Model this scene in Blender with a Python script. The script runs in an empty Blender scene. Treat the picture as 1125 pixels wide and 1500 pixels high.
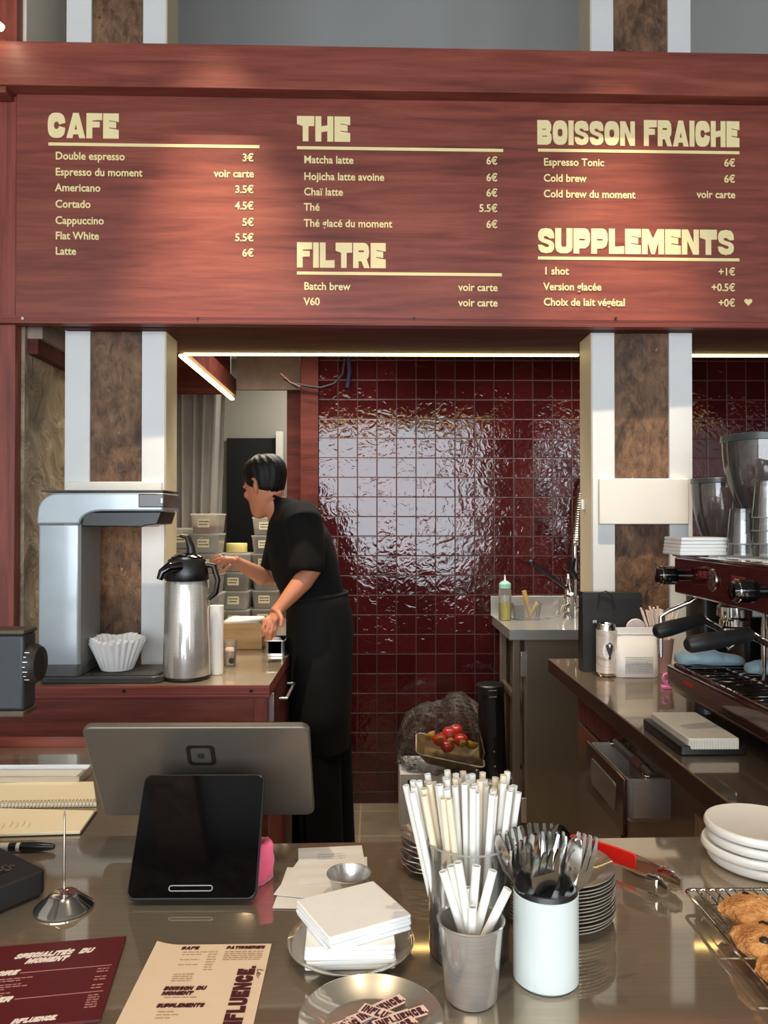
import bpy, bmesh, math, random
from mathutils import Vector, Matrix, Euler, noise
from mathutils.geometry import tessellate_polygon

SC = bpy.context.scene
COL = SC.collection
PI = math.pi
R = math.radians
random.seed(7)

# ------------------------------------------------------------------ camera
FPX, HOR, VPX, H = 1127.0, 762.0, 549.0, 1.45
YAW = math.atan((562.5 - VPX) / FPX)
PIT = math.atan((HOR - 750.0) / FPX)
cam = bpy.data.cameras.new('camera')
cam.sensor_fit = 'VERTICAL'
cam.sensor_height = 36.0
cam.lens = 36.0 * FPX / 1500.0
cam.clip_start = 0.02
camo = bpy.data.objects.new('camera', cam)
COL.objects.link(camo)
camo.location = (0, 0, H)
camo.rotation_euler = (PI / 2 + PIT, 0, -YAW)
SC.camera = camo

# ------------------------------------------------------------------ world, lights, exposure
SC.view_settings.view_transform = 'Standard'
SC.view_settings.look = 'None'
SC.view_settings.gamma = 1.0
SC.view_settings.use_curve_mapping = False
SC.view_settings.exposure = 0.35
SC.cycles.transparent_max_bounces = 40
w = bpy.data.worlds.new('world')
SC.world = w
w.use_nodes = True
w.node_tree.nodes['Background'].inputs[0].default_value = (0.75, 0.85, 1.0, 1)
w.node_tree.nodes['Background'].inputs[1].default_value = 1.0


def area(name, loc, rot, sx, sy, power, col):
    l = bpy.data.lights.new(name, 'AREA')
    l.shape = 'RECTANGLE'; l.size = sx; l.size_y = sy; l.energy = power; l.color = col
    o = bpy.data.objects.new(name, l); COL.objects.link(o)
    o.location = loc; o.rotation_euler = rot
    return o


def spot(name, loc, target, power, angle, blend, col=(1, 0.72, 0.42), radius=0.02):
    l = bpy.data.lights.new(name, 'SPOT')
    l.energy = power; l.spot_size = R(angle); l.spot_blend = blend; l.color = col; l.shadow_soft_size = radius
    o = bpy.data.objects.new(name, l); COL.objects.link(o)
    o.location = loc
    d = Vector(target) - Vector(loc)
    o.rotation_euler = d.to_track_quat('-Z', 'Y').to_euler()
    return o


DAY = (0.87, 0.94, 1.0)
# daylight through the shop windows behind the camera
area('daylight_window', (-0.61, -3.12, 1.85), (PI / 2, 0, 0), 4.1, 2.3, 150, DAY)
area('daylight_door', (2.235, -3.12, 1.85), (PI / 2, 0, 0), 0.55, 2.3, 22, DAY)
# warm ceiling spots in front of the menu board and above the counter
WARM = (1, 0.79, 0.54)
spot('ceiling_spot', (-0.54, 1.95, 4.05), (-0.50, 2.58, 1.55), 460, 24.5, 1.0, WARM)
spot('ceiling_spot', (0.80, 1.95, 4.05), (0.80, 2.58, 1.55), 460, 24.5, 1.0, WARM)
spot('ceiling_spot', (0.12, 1.85, 4.05), (0.16, 2.5, 1.2), 120, 30, 1.0, WARM)
spot('ceiling_spot', (-0.62, 0.9, 4.05), (-0.45, 1.0, 0.95), 90, 60, 0.8, WARM)
spot('ceiling_spot', (0.45, 0.8, 4.05), (0.40, 1.0, 0.95), 75, 60, 0.8, WARM)
# added fill lights, no fittings seen, to brighten the kitchen and passage
k_ = area('kitchen_fill', (-0.35, 3.42, 2.53), (0, 0, 0), 0.9, 0.35, 16, (1, 0.90, 0.76))
k_.data.spread = R(120)
k_ = area('kitchen_fill', (0.95, 3.42, 2.53), (0, 0, 0), 0.9, 0.35, 9, (1, 0.90, 0.76))
k_.data.spread = R(120)
area('passage_fill', (-0.35, 5.0, 2.58), (0, 0, 0), 0.6, 0.6, 16, (1, 0.93, 0.82))

# ------------------------------------------------------------------ helpers
_F = Vector((math.sin(YAW) * math.cos(PIT), math.cos(YAW) * math.cos(PIT), math.sin(PIT)))
_R = Vector((math.cos(YAW), -math.sin(YAW), 0))
_U = _R.cross(_F)
EYE = Vector((0, 0, H))


def ray(px, py):
    return _F + _R * ((px - 562.5) / FPX) - _U * ((py - 750.0) / FPX)


def at(px, py, Y):
    d = ray(px, py)
    return EYE + d * (Y / d.y)


def on(px, py, Z=0.95):
    d = ray(px, py)
    return EYE + d * ((Z - H) / d.z)


def X(px, Y):
    return at(px, 750, Y).x


def Zz(py, Y):
    return at(562, py, Y).z


def lin(c):
    r = []
    for v in c:
        v /= 255.0
        r.append(v / 12.92 if v <= 0.04045 else ((v + 0.055) / 1.055) ** 2.4)
    return (*r, 1)


class NT:
    def __init__(s, name):
        s.m = bpy.data.materials.new(name)
        s.m.use_nodes = True
        s.t = s.m.node_tree
        s.n = s.t.nodes
        s.b = s.n['Principled BSDF']
        s.out = s.n['Material Output']

    def add(s, typ, **kw):
        n = s.n.new(typ)
        for k, v in kw.items():
            if k.startswith('i_'):
                n.inputs[k[2:].replace('_', ' ')].default_value = v
            else:
                setattr(n, k, v)
        return n

    def link(s, a, b):
        s.t.links.new(a, b)

    def coord(s, scale=(1, 1, 1), rot=(0, 0, 0), loc=(0, 0, 0)):
        tc = s.add('ShaderNodeTexCoord')
        mp = s.add('ShaderNodeMapping')
        mp.inputs['Scale'].default_value = scale
        mp.inputs['Rotation'].default_value = rot
        mp.inputs['Location'].default_value = loc
        s.link(tc.outputs['Object'], mp.inputs['Vector'])
        return mp.outputs[0]

    def noise(s, vec, scale=5, detail=4, rough=0.5, dist=0.0):
        n = s.add('ShaderNodeTexNoise')
        n.inputs['Scale'].default_value = scale
        n.inputs['Detail'].default_value = detail
        n.inputs['Roughness'].default_value = rough
        n.inputs['Distortion'].default_value = dist
        if vec is not None:
            s.link(vec, n.inputs['Vector'])
        return n.outputs['Fac']

    def ramp(s, fac, stops):
        r = s.add('ShaderNodeValToRGB')
        e = r.color_ramp.elements
        while len(e) < len(stops):
            e.new(0.5)
        for el, (p, c) in zip(e, stops):
            el.position = p; el.color = c
        s.link(fac, r.inputs[0])
        return r.outputs[0]

    def bump(s, h, strength=0.3, dist=0.01):
        b = s.add('ShaderNodeBump')
        b.inputs['Strength'].default_value = strength
        b.inputs['Distance'].default_value = dist
        s.link(h, b.inputs['Height'])
        s.link(b.outputs[0], s.b.inputs['Normal'])
        return b

    def math(s, op, a, b=None, c=None):
        m = s.add('ShaderNodeMath', operation=op)
        for i, v in enumerate((a, b, c)):
            if v is None:
                continue
            if isinstance(v, (int, float)):
                m.inputs[i].default_value = v
            else:
                s.link(v, m.inputs[i])
        return m.outputs[0]


def P(name, col, rough=0.5, metal=0.0, spec=None, coat=0.0, vary=0.06, vscale=30.0, bump=0.0, bscale=200.0, emit=None, es=0.0, sheen=0.0, sss=0.0, trans=0.0, alpha=1.0):
    """Principled surface whose colour drifts a little with noise."""
    t = NT(name)
    base = lin(col)
    t.b.inputs['Roughness'].default_value = rough
    t.b.inputs['Metallic'].default_value = metal
    if spec is not None:
        t.b.inputs['Specular IOR Level'].default_value = spec
    t.b.inputs['Coat Weight'].default_value = coat
    t.b.inputs['Coat Roughness'].default_value = 0.05
    t.b.inputs['Sheen Weight'].default_value = sheen
    t.b.inputs['Transmission Weight'].default_value = trans
    t.b.inputs['Alpha'].default_value = alpha
    if sss:
        t.b.inputs['Subsurface Weight'].default_value = sss
        t.b.inputs['Subsurface Radius'].default_value = (0.01, 0.004, 0.002)
    v = t.coord()
    f = t.noise(v, vscale, 3)
    lo = tuple(c * (1 - vary) for c in base[:3]) + (1,)
    hi = tuple(min(1, c * (1 + vary)) for c in base[:3]) + (1,)
    t.link(t.ramp(f, [(0.3, lo), (0.7, hi)]), t.b.inputs['Base Color'])
    if emit:
        t.b.inputs['Emission Color'].default_value = lin(emit)
        t.b.inputs['Emission Strength'].default_value = es
    if bump:
        t.bump(t.noise(v, bscale, 3), bump, 0.002)
    return t.m


def wood(name, dark, mid, light, grain=(1.2, 14, 14), scale=3.0, rough=0.45, bump=0.08, rot=(0, 0, 0), spec=0.4):
    t = NT(name)
    v = t.coord(grain, rot)
    f1 = t.noise(v, scale, 6, 0.62, 0.9)
    v2 = t.coord((grain[0] * 0.5, grain[1] * 0.35, grain[2] * 0.35), rot)
    f2 = t.noise(v2, scale * 0.8, 3, 0.5, 1.6)
    v3 = t.coord((grain[0] * 9, grain[1] * 12, grain[2] * 12), rot)
    f3 = t.noise(v3, scale, 2, 0.5, 0.0)
    m = t.math('MULTIPLY_ADD', f2, 0.55, t.math('MULTIPLY_ADD', f1, 0.40, t.math('MULTIPLY', f3, 0.10)))
    t.link(t.ramp(m, [(0.36, lin(dark)), (0.53, lin(mid)), (0.70, lin(light))]), t.b.inputs['Base Color'])
    t.b.inputs['Roughness'].default_value = rough
    t.b.inputs['Specular IOR Level'].default_value = spec
    t.bump(m, bump, 0.004)
    return t.m


def steel(name, col, r1, r2, mix=0.5, streak=(1, 1, 1), coat=0.0, metal2=1.0):
    """Brushed metal: a sharp and a soft lobe."""
    t = NT(name)
    b2 = t.add('ShaderNodeBsdfPrincipled')
    v = t.coord(streak)
    f = t.noise(v, 6, 4, 0.6)
    base = lin(col)
    cc = t.ramp(f, [(0.25, tuple(c * 0.9 for c in base[:3]) + (1,)), (0.75, tuple(min(1, c * 1.08) for c in base[:3]) + (1,))])
    for b, r in ((t.b, r1), (b2, r2)):
        b.inputs['Metallic'].default_value = 1.0
        b.inputs['Roughness'].default_value = r
        t.link(cc, b.inputs['Base Color'])
    b2.inputs['Metallic'].default_value = metal2
    mx = t.add('ShaderNodeMixShader')
    mx.inputs[0].default_value = mix
    t.link(t.b.outputs[0], mx.inputs[1]); t.link(b2.outputs[0], mx.inputs[2])
    t.link(mx.outputs[0], t.out.inputs['Surface'])
    return t.m


def clear(name, tint=(250, 250, 250), haze=0.0, hazecol=(230, 230, 225), rough=0.03, ior=1.45, crinkle=0.0):
    """Thin clear plastic or glass sheet: see-through, with fresnel reflection and optional milky haze."""
    t = NT(name)
    t.n.remove(t.b)
    tr = t.add('ShaderNodeBsdfTransparent'); tr.inputs[0].default_value = lin(tint)
    gl = t.add('ShaderNodeBsdfGlossy'); gl.inputs['Roughness'].default_value = rough
    fr = t.add('ShaderNodeFresnel'); fr.inputs[0].default_value = ior
    if crinkle:
        v = t.coord()
        bp = t.add('ShaderNodeBump'); bp.inputs['Strength'].default_value = crinkle; bp.inputs['Distance'].default_value = 0.02
        t.link(t.noise(v, 28, 4, 0.6, 1.2), bp.inputs['Height'])
        t.link(bp.outputs[0], gl.inputs['Normal']); t.link(bp.outputs[0], fr.inputs['Normal'])
    mx = t.add('ShaderNodeMixShader')
    t.link(fr.outputs[0], mx.inputs[0]); t.link(tr.outputs[0], mx.inputs[1]); t.link(gl.outputs[0], mx.inputs[2])
    last = mx
    if haze:
        df = t.add('ShaderNodeBsdfDiffuse'); df.inputs[0].default_value = lin(hazecol)
        tl = t.add('ShaderNodeBsdfTranslucent'); tl.inputs[0].default_value = lin(hazecol)
        m0 = t.add('ShaderNodeMixShader'); m0.inputs[0].default_value = 0.5
        t.link(df.outputs[0], m0.inputs[1]); t.link(tl.outputs[0], m0.inputs[2])
        m2 = t.add('ShaderNodeMixShader'); m2.inputs[0].default_value = haze
        t.link(mx.outputs[0], m2.inputs[1]); t.link(m0.outputs[0], m2.inputs[2])
        last = m2
    t.link(last.outputs[0], t.out.inputs['Surface'])
    return t.m


class MB:
    def __init__(s):
        s.bm = bmesh.new()

    def face(s, pts):
        return s.bm.faces.new([s.bm.verts.new(p) for p in pts])

    def box(s, x0, x1, y0, y1, z0, z1, M=None):
        c = [(x0, y0, z0), (x1, y0, z0), (x1, y1, z0), (x0, y1, z0), (x0, y0, z1), (x1, y0, z1), (x1, y1, z1), (x0, y1, z1)]
        v = [s.bm.verts.new(M @ Vector(p) if M else p) for p in c]
        for f in ((3, 2, 1, 0), (4, 5, 6, 7), (0, 1, 5, 4), (1, 2, 6, 5), (2, 3, 7, 6), (3, 0, 4, 7)):
            s.bm.faces.new([v[i] for i in f])
        return s

    def prism(s, poly, a0, a1, axis='y', M=None):
        """poly of 2D points extruded along axis. y: (x,z); z: (x,y); x: (y,z)"""
        def mk(p, a):
            q = {'y': (p[0], a, p[1]), 'z': (p[0], p[1], a), 'x': (a, p[0], p[1])}[axis]
            return M @ Vector(q) if M else Vector(q)
        A = [s.bm.verts.new(mk(p, a0)) for p in poly]
        B = [s.bm.verts.new(mk(p, a1)) for p in poly]
        n = len(poly)
        s.bm.faces.new(A); s.bm.faces.new(B[::-1])
        for i in range(n):
            j = (i + 1) % n
            s.bm.faces.new((A[j], A[i], B[i], B[j]))
        return s

    def shape(s, outer, holes, a0, a1, M=None):
        """flat lettering with holes in the xz plane, front at y=a0"""
        loops = [outer] + holes
        vecs = [[Vector((p[0], p[1], 0)) for p in l] for l in loops]
        tris = tessellate_polygon(vecs)
        flat = [p for l in loops for p in l]
        f = lambda p, a: (M @ Vector((p[0], a, p[1]))) if M else Vector((p[0], a, p[1]))
        fv = [s.bm.verts.new(f(p, a0)) for p in flat]
        bv = [s.bm.verts.new(f(p, a1)) for p in flat]
        for t in tris:
            try:
                s.bm.faces.new([fv[i] for i in t])
            except ValueError:
                pass
        k = 0
        for l in loops:
            n = len(l)
            for i in range(n):
                j = (i + 1) % n
                s.bm.faces.new((fv[k + i], fv[k + j], bv[k + j], bv[k + i]))
            k += n
        return s

    def loft(s, rings, cap=True, closed=True):
        V = [[s.bm.verts.new(p) for p in r] for r in rings]
        n = len(rings[0])
        for a, b in zip(V[:-1], V[1:]):
            for i in range(n if closed else n - 1):
                j = (i + 1) % n
                s.bm.faces.new((a[i], a[j], b[j], b[i]))
        if cap and closed:
            s.bm.faces.new(V[0][::-1]); s.bm.faces.new(V[-1])
        return s

    def lathe(s, prof, c=(0, 0, 0), seg=40, M=None, wave=None):
        c = Vector(c)
        rings = []
        for r, z in prof:
            ring = []
            for i in range(seg):
                a = 2 * PI * i / seg
                rr = max(r, 1e-5)
                if wave:
                    rr, zz = wave(rr, z, a)
                else:
                    zz = z
                p = Vector((rr * math.cos(a), rr * math.sin(a), zz))
                ring.append((M @ p if M else p) + c)
            rings.append(ring)
        return s.loft(rings, cap=True)

    def cyl(s, p0, p1, r0, r1=None, seg=20):
        return s.tube([p0, p1], [r0, r0 if r1 is None else r1], seg)

    def tube(s, pts, r, seg=10, closed=False, flat=None):
        pts = [Vector(p) for p in pts]
        n = len(pts)
        if not isinstance(r, (list, tuple)):
            r = [r] * n
        rings = []
        up = None
        for i, p in enumerate(pts):
            if closed:
                d = pts[(i + 1) % n] - pts[i - 1]
            else:
                d = pts[min(i + 1, n - 1)] - pts[max(i - 1, 0)]
            d.normalize()
            if up is None:
                up = Vector((0, 0, 1)) if abs(d.z) < 0.9 else Vector((1, 0, 0))
            u = (up - d * up.dot(d)).normalized()
            v = d.cross(u)
            up = u
            k = flat if flat else 1.0
            rings.append([p + (u * math.cos(2 * PI * j / seg) * k + v * math.sin(2 * PI * j / seg)) * r[i] for j in range(seg)])
        if closed:
            rings.append(rings[0])
            return s.loft(rings, cap=False)
        return s.loft(rings)

    def ell(s, c, rx, ry, rz, seg=20, M=None):
        c = Vector(c)
        rings = []
        for k in range(1, seg // 2):
            t = PI * k / (seg // 2)
            ring = []
            for i in range(seg):
                a = 2 * PI * i / seg
                p = Vector((rx * math.sin(t) * math.cos(a), ry * math.sin(t) * math.sin(a), -rz * math.cos(t)))
                ring.append(c + (M @ p if M else p))
            rings.append(ring)
        return s.loft(rings)

    def disp(s, amp, scale, seed=0.0):
        for v in s.bm.verts:
            q = v.co * scale + Vector((seed, seed * 1.7, seed * 0.3))
            v.co += noise.noise_vector(q) * amp
        return s

    def build(s, name, mat, parent=None, smooth=40, bev=0.0, bseg=2, sub=0, local=False, solid=0.0, remesh=0.0, smo=0):
        bmesh.ops.remove_doubles(s.bm, verts=s.bm.verts, dist=1e-6)
        if not solid:
            bmesh.ops.recalc_face_normals(s.bm, faces=s.bm.faces)
        me = bpy.data.meshes.new(name)
        s.bm.to_mesh(me); s.bm.free()
        me.materials.append(mat)
        o = bpy.data.objects.new(name, me)
        COL.objects.link(o)
        if solid:
            md = o.modifiers.new('solidify', 'SOLIDIFY'); md.thickness = solid; md.offset = 0
        if remesh:
            md = o.modifiers.new('remesh', 'REMESH'); md.mode = 'VOXEL'; md.voxel_size = remesh
            if smo:
                md = o.modifiers.new('smooth', 'SMOOTH'); md.factor = 0.5; md.iterations = smo
            bpy.context.view_layer.update()
            dg = bpy.context.evaluated_depsgraph_get()
            me2 = bpy.data.meshes.new_from_object(o.evaluated_get(dg))
            o.modifiers.clear()
            o.data = me2; me = me2
            me.name = name
        if bev:
            md = o.modifiers.new('bevel', 'BEVEL'); md.width = bev; md.segments = bseg
            md.limit_method = 'ANGLE'; md.angle_limit = R(50); md.harden_normals = False
        if sub:
            md = o.modifiers.new('subdivision', 'SUBSURF'); md.levels = sub; md.render_levels = sub
        if smooth:
            for p in me.polygons:
                p.use_smooth = True
            if not sub and not remesh:
                me.set_sharp_from_angle(angle=R(smooth))
        if parent is not None:
            o.parent = parent
            if not local and parent.parent is None and parent.type == 'EMPTY':
                o.matrix_parent_inverse = Matrix.LocRotScale(parent.location, parent.rotation_euler, None).inverted()
        return o


def tag(o, label=None, cat=None, group=None, kind=None):
    if label: o['label'] = label
    if cat: o['category'] = cat
    if group: o['group'] = group
    if kind: o['kind'] = kind
    return o


def thing(name, label, cat, loc=(0, 0, 0), rot=(0, 0, 0), group=None):
    o = bpy.data.objects.new(name, None)
    o.empty_display_size = 0.05
    COL.objects.link(o)
    o.location = loc; o.rotation_euler = rot
    return tag(o, label, cat, group)


def copy_thing(root, loc, rot=(0, 0, 0), label=None, group=None):
    c = root.copy(); COL.objects.link(c)
    c.location = loc; c.rotation_euler = rot
    if label: c['label'] = label
    if group: c['group'] = group
    for ch in list(root.children):
        d = ch.copy(); COL.objects.link(d); d.parent = c
        for g in list(ch.children):
            e = g.copy(); COL.objects.link(e); e.parent = d
    return c


def struct(o):
    o['kind'] = 'structure'
    return o


def rrect(x0, x1, y0, y1, r, n=6):
    pts = []
    for cx, cy, a0 in ((x1 - r, y1 - r, 0), (x0 + r, y1 - r, 90), (x0 + r, y0 + r, 180), (x1 - r, y0 + r, 270)):
        for i in range(n + 1):
            a = R(a0 + 90 * i / n)
            pts.append((cx + r * math.cos(a), cy + r * math.sin(a)))
    return pts


_txt = {}


def text(body, size, M, mat, name, parent, align='LEFT', bold=0.0, depth=0.0006, local=False, xs=1.0, shear=0.0):
    cu = bpy.data.curves.new('lettering', 'FONT')
    cu.body = body; cu.size = size; cu.align_x = align; cu.extrude = depth; cu.offset = bold * size; cu.shear = shear
    cu.resolution_u = 3
    o = bpy.data.objects.new('lettering_tmp', cu); COL.objects.link(o)
    bpy.context.view_layer.update()
    dg = bpy.context.evaluated_depsgraph_get()
    me = bpy.data.meshes.new_from_object(o.evaluated_get(dg))
    bpy.data.objects.remove(o); bpy.data.curves.remove(cu)
    me.transform(M @ Matrix.Rotation(PI / 2, 4, 'X') @ Matrix.Diagonal((xs, 1, 1, 1)))
    bm = bmesh.new(); bm.from_mesh(me)
    bpy.data.meshes.remove(me)
    b = MB(); b.bm.free(); b.bm = bm
    if mat is None:
        return b
    return b.build(name, mat, parent, smooth=0, local=local)


def join(dst, src):
    """append src MB into dst MB"""
    me = bpy.data.meshes.new('tmp'); src.bm.to_mesh(me); src.bm.free()
    dst.bm.from_mesh(me); bpy.data.meshes.remove(me)
    return dst


# heavy display alphabet for the headings
def _sup(cx, cy, rx, ry, a0, a1, n=24, e=0.72):
    out = []
    for i in range(n + 1):
        a = R(a0 + (a1 - a0) * i / n)
        c, s_ = math.cos(a), math.sin(a)
        out.append((cx + rx * math.copysign(abs(c) ** e, c), cy + ry * math.copysign(abs(s_) ** e, s_)))
    return out


GL = {
    'A': (0.80, [(0, 0), (.28, 1), (.52, 1), (.80, 0), (.54, 0), (.50, .15), (.29, .15), (.26, 0)], [[(.35, .34), (.45, .34), (.40, .56)]]),
    'F': (0.66, [(0, 0), (.25, 0), (.25, .43), (.56, .44), (.56, .66), (.25, .67), (.25, .71), (.66, .73), (.66, 1), (0, 1)], []),
    'E': (0.66, [(0, 0), (.66, 0), (.66, .35), (.25, .41), (.25, .445), (.55, .41), (.55, .65), (.25, .69), (.25, .725), (.66, .66), (.66, 1), (0, 1)], []),
    'T': (0.72, [(.24, 0), (.48, 0), (.48, .60), (.72, .61), (.72, 1), (0, 1), (0, .68), (.24, .60)], []),
    'H': (0.75, [(0, 0), (.25, 0), (.25, .37), (.5, .41), (.5, 0), (.75, 0), (.75, 1), (.5, 1), (.5, .64), (.25, .60), (.25, 1), (0, 1)], []),
    'I': (0.25, [(0, 0), (.25, 0), (.25, 1), (0, 1)], []),
    'L': (0.64, [(0, 0), (.64, 0), (.64, .31), (.25, .29), (.25, 1), (0, 1)], []),
    'R': (0.72, [(0, 0), (.24, 0), (.24, .27), (.36, .27), (.48, 0), (.72, 0), (.60, .34), (.68, .45), (.70, .66), (.67, .86), (.6, .96), (.5, 1), (0, 1)], [[(.24, .63), (.47, .63), (.47, .70), (.24, .70)]]),
    'B': (0.70, [(0, 0), (.5, 0), (.64, .07), (.70, .24), (.68, .42), (.60, .50), (.67, .60), (.68, .78), (.62, .93), (.5, 1), (0, 1)], [[(.24, .33), (.48, .33), (.46, .37), (.24, .37)], [(.24, .61), (.42, .61), (.42, .65), (.24, .65)]]),
    'D': (0.72, [(0, 0), (.5, 0), (.66, .08), (.72, .3), (.72, .7), (.66, .92), (.5, 1), (0, 1)], [[(.27, .34), (.44, .34), (.44, .66), (.27, .66)]]),
    'N': (0.72, [(0, 0), (.23, 0), (.23, .56), (.48, 0), (.72, 0), (.72, 1), (.50, 1), (.50, .46), (.26, 1), (0, 1)], []),
    'M': (0.94, [(0, 0), (.24, 0), (.24, .5), (.40, 0), (.54, 0), (.70, .5), (.70, 0), (.94, 0), (.94, 1), (.66, 1), (.47, .62), (.28, 1), (0, 1)], []),
    'S': (0.68, [(0, .34), (.03, .16), (.13, .04), (.34, 0), (.56, .04), (.66, .15), (.68, .30), (.65, .42), (.54, .50), (.28, .575), (.235, .62), (.27, .68), (.37, .68), (.44, .63), (.50, .585), (.68, .60), (.66, .82), (.56, .96), (.34, 1), (.12, .96), (.02, .84), (0, .68), (.04, .53), (.14, .45), (.42, .36), (.47, .31), (.42, .245), (.32, .245), (.25, .29), (.18, .325)], []),
    'U': (0.72, [(0, 1), (0, .25), (.06, .09), (.2, .01), (.36, 0), (.52, .01), (.66, .09), (.72, .25), (.72, 1), (.47, 1), (.47, .31), (.42, .26), (.30, .26), (.25, .31), (.25, 1)], []),
    'P': (0.70, [(0, 0), (.24, 0), (.24, .20), (.5, .21), (.64, .32), (.70, .55), (.68, .80), (.61, .95), (.5, 1), (0, 1)], [[(.24, .52), (.48, .52), (.48, .585), (.24, .585)]]),
    'C': (0.74, _sup(.37, .5, .37, .5, 6, 354) + _sup(.37, .5, .11, .15, 350, 10, 12, 0.9)[::1], []),
    'O': (0.72, _sup(.36, .5, .36, .5, 0, 345, 23), [_sup(.36, .5, .12, .16, 0, 345, 15, 0.8)]),
    'G': (0.74, _sup(.37, .5, .37, .5, 25, 354) + [(.45, .46), (.45, .40)] + _sup(.37, .5, .11, .15, 330, 30, 12, 0.9), []),
    '.': (0.22, [(0, 0), (.22, 0), (.22, .24), (0, .24)], []),
}
ACC = {'É': 'E', 'À': 'A', 'Â': 'A'}


def heavy(body, width, height, M, depth=0.001, gap=0.03, shear=0.0, holes=True):
    """lettering in the heavy display face, scaled to width x height, origin bottom left, in xz"""
    tot = 0.0
    for ch in body:
        tot += 0.30 if ch == ' ' else GL[ACC.get(ch, ch)][0] + gap
    tot -= gap
    sx = width / tot
    b = MB()
    x = 0.0
    for ch in body:
        if ch == ' ':
            x += 0.30
            continue
        g = GL[ACC.get(ch, ch)]
        f = lambda p: ((x + p[0]) * sx + shear * p[1] * height, p[1] * height)
        b.shape([f(p) for p in g[1]], [[f(p) for p in h] for h in g[2]] if holes else [], -depth, 0, M)
        if ch in ACC:
            q = [(.28, 1.05), (.52, 1.05), (.60, 1.22), (.40, 1.22)]
            b.shape([f(p) for p in q], [], -depth, 0, M)
        x += g[0] + gap
    return b
# ------------------------------------------------------------------ materials
WOOD = wood('red_stained_plywood', (100, 47, 39), (129, 64, 52), (149, 81, 65), grain=(1.5, 18, 24), scale=2.4, rough=0.45, bump=0.05)
WOODV = wood('red_stained_plywood_upright', (98, 45, 38), (130, 64, 52), (150, 80, 65), grain=(16, 16, 1.5), scale=2.4, rough=0.45, bump=0.05)
WOODD = wood('dark_red_plywood', (60, 28, 25), (86, 40, 34), (104, 52, 44), grain=(1.5, 16, 16), scale=2.4, rough=0.6, bump=0.05, spec=0.15)
PLY = wood('plywood_edge', (78, 34, 30), (128, 58, 48), (160, 88, 70), grain=(0.6, 6, 120), scale=3.0, rough=0.5)
PALEPLY = wood('pale_plywood', (120, 102, 92), (144, 124, 112), (164, 144, 130), grain=(3, 3, 3), scale=2.0, rough=0.6)
BOXWOOD = wood('pale_beech', (196, 150, 96), (216, 172, 118), (230, 190, 138), grain=(1.5, 10, 14), scale=3.0, rough=0.5)
CREAM = P('cream_vinyl', (240, 222, 160), 0.5, vary=0.02)
CREAM_HEAD = P('pale_cream_vinyl', (238, 220, 166), 0.5, vary=0.02)
WHITE_PAINT = P('white_paint', (214, 215, 214), 0.45, vary=0.03, vscale=6, bump=0.05, bscale=60)
OFFWHITE = P('off_white_paint', (226, 222, 212), 0.55, vary=0.03, vscale=8, bump=0.12, bscale=40)
SIDECREAM = P('cream_painted_side', (222, 206, 172), 0.5, vary=0.03, vscale=6)
PLASTER = P('beige_plaster', (222, 212, 196), 0.8, vary=0.04, vscale=4, bump=0.1, bscale=40)
GREYWALL = P('grey_painted_wall', (176, 175, 172), 0.7, vary=0.02, vscale=3)
ROOMWALL = P('olive_grey_wall', (136, 134, 124), 0.8, vary=0.03, vscale=3)
CEIL = P('grey_ceiling', (120, 116, 110), 0.8, vary=0.10, vscale=3)
KCEIL = P('white_kitchen_ceiling', (205, 203, 198), 0.8, vary=0.02)
BLACK = P('black_plastic', (18, 18, 19), 0.32, vary=0.15)
BLACKM = P('matt_black', (20, 20, 21), 0.6, vary=0.15)
GLOSSBLACK = P('gloss_black', (9, 9, 10), 0.08, vary=0.1, coat=0.3)
DOORSHADE = P('doorway_shade_paint', (10, 10, 11), 0.9, vary=0.1)
STEEL_TOP = steel('worktop_steel', (186, 172, 152), 0.05, 0.48, 0.45, (1.5, 30, 30), metal2=0.72)
STEEL = steel('brushed_steel', (208, 205, 200), 0.10, 0.38, 0.55, (4, 4, 60), metal2=0.6)
DARK_TOP = steel('dark_worktop_steel', (158, 142, 124), 0.05, 0.42, 0.40, (30, 1.5, 30), metal2=0.85)
STEEL_DARK = steel('dark_steel_panel', (150, 138, 120), 0.18, 0.5, 0.6, (40, 40, 2), metal2=0.55)
CHROME = steel('chrome', (225, 222, 216), 0.04, 0.15, 0.25, (4, 4, 4))
PLATE_STEEL = steel('polished_steel', (204, 198, 186), 0.06, 0.32, 0.5, (6, 6, 6), metal2=0.65)
PAPER = P('white_paper', (236, 233, 226), 0.7, vary=0.015)
NAPKIN = P('white_napkin', (238, 237, 234), 0.85, vary=0.015, bump=0.15, bscale=300)
PLASTICW = P('white_plastic', (225, 225, 222), 0.35, vary=0.02)
LED = P('warm_led', (255, 240, 190), 0.4, vary=0.0, emit=(255, 226, 150), es=8.0)


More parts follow.
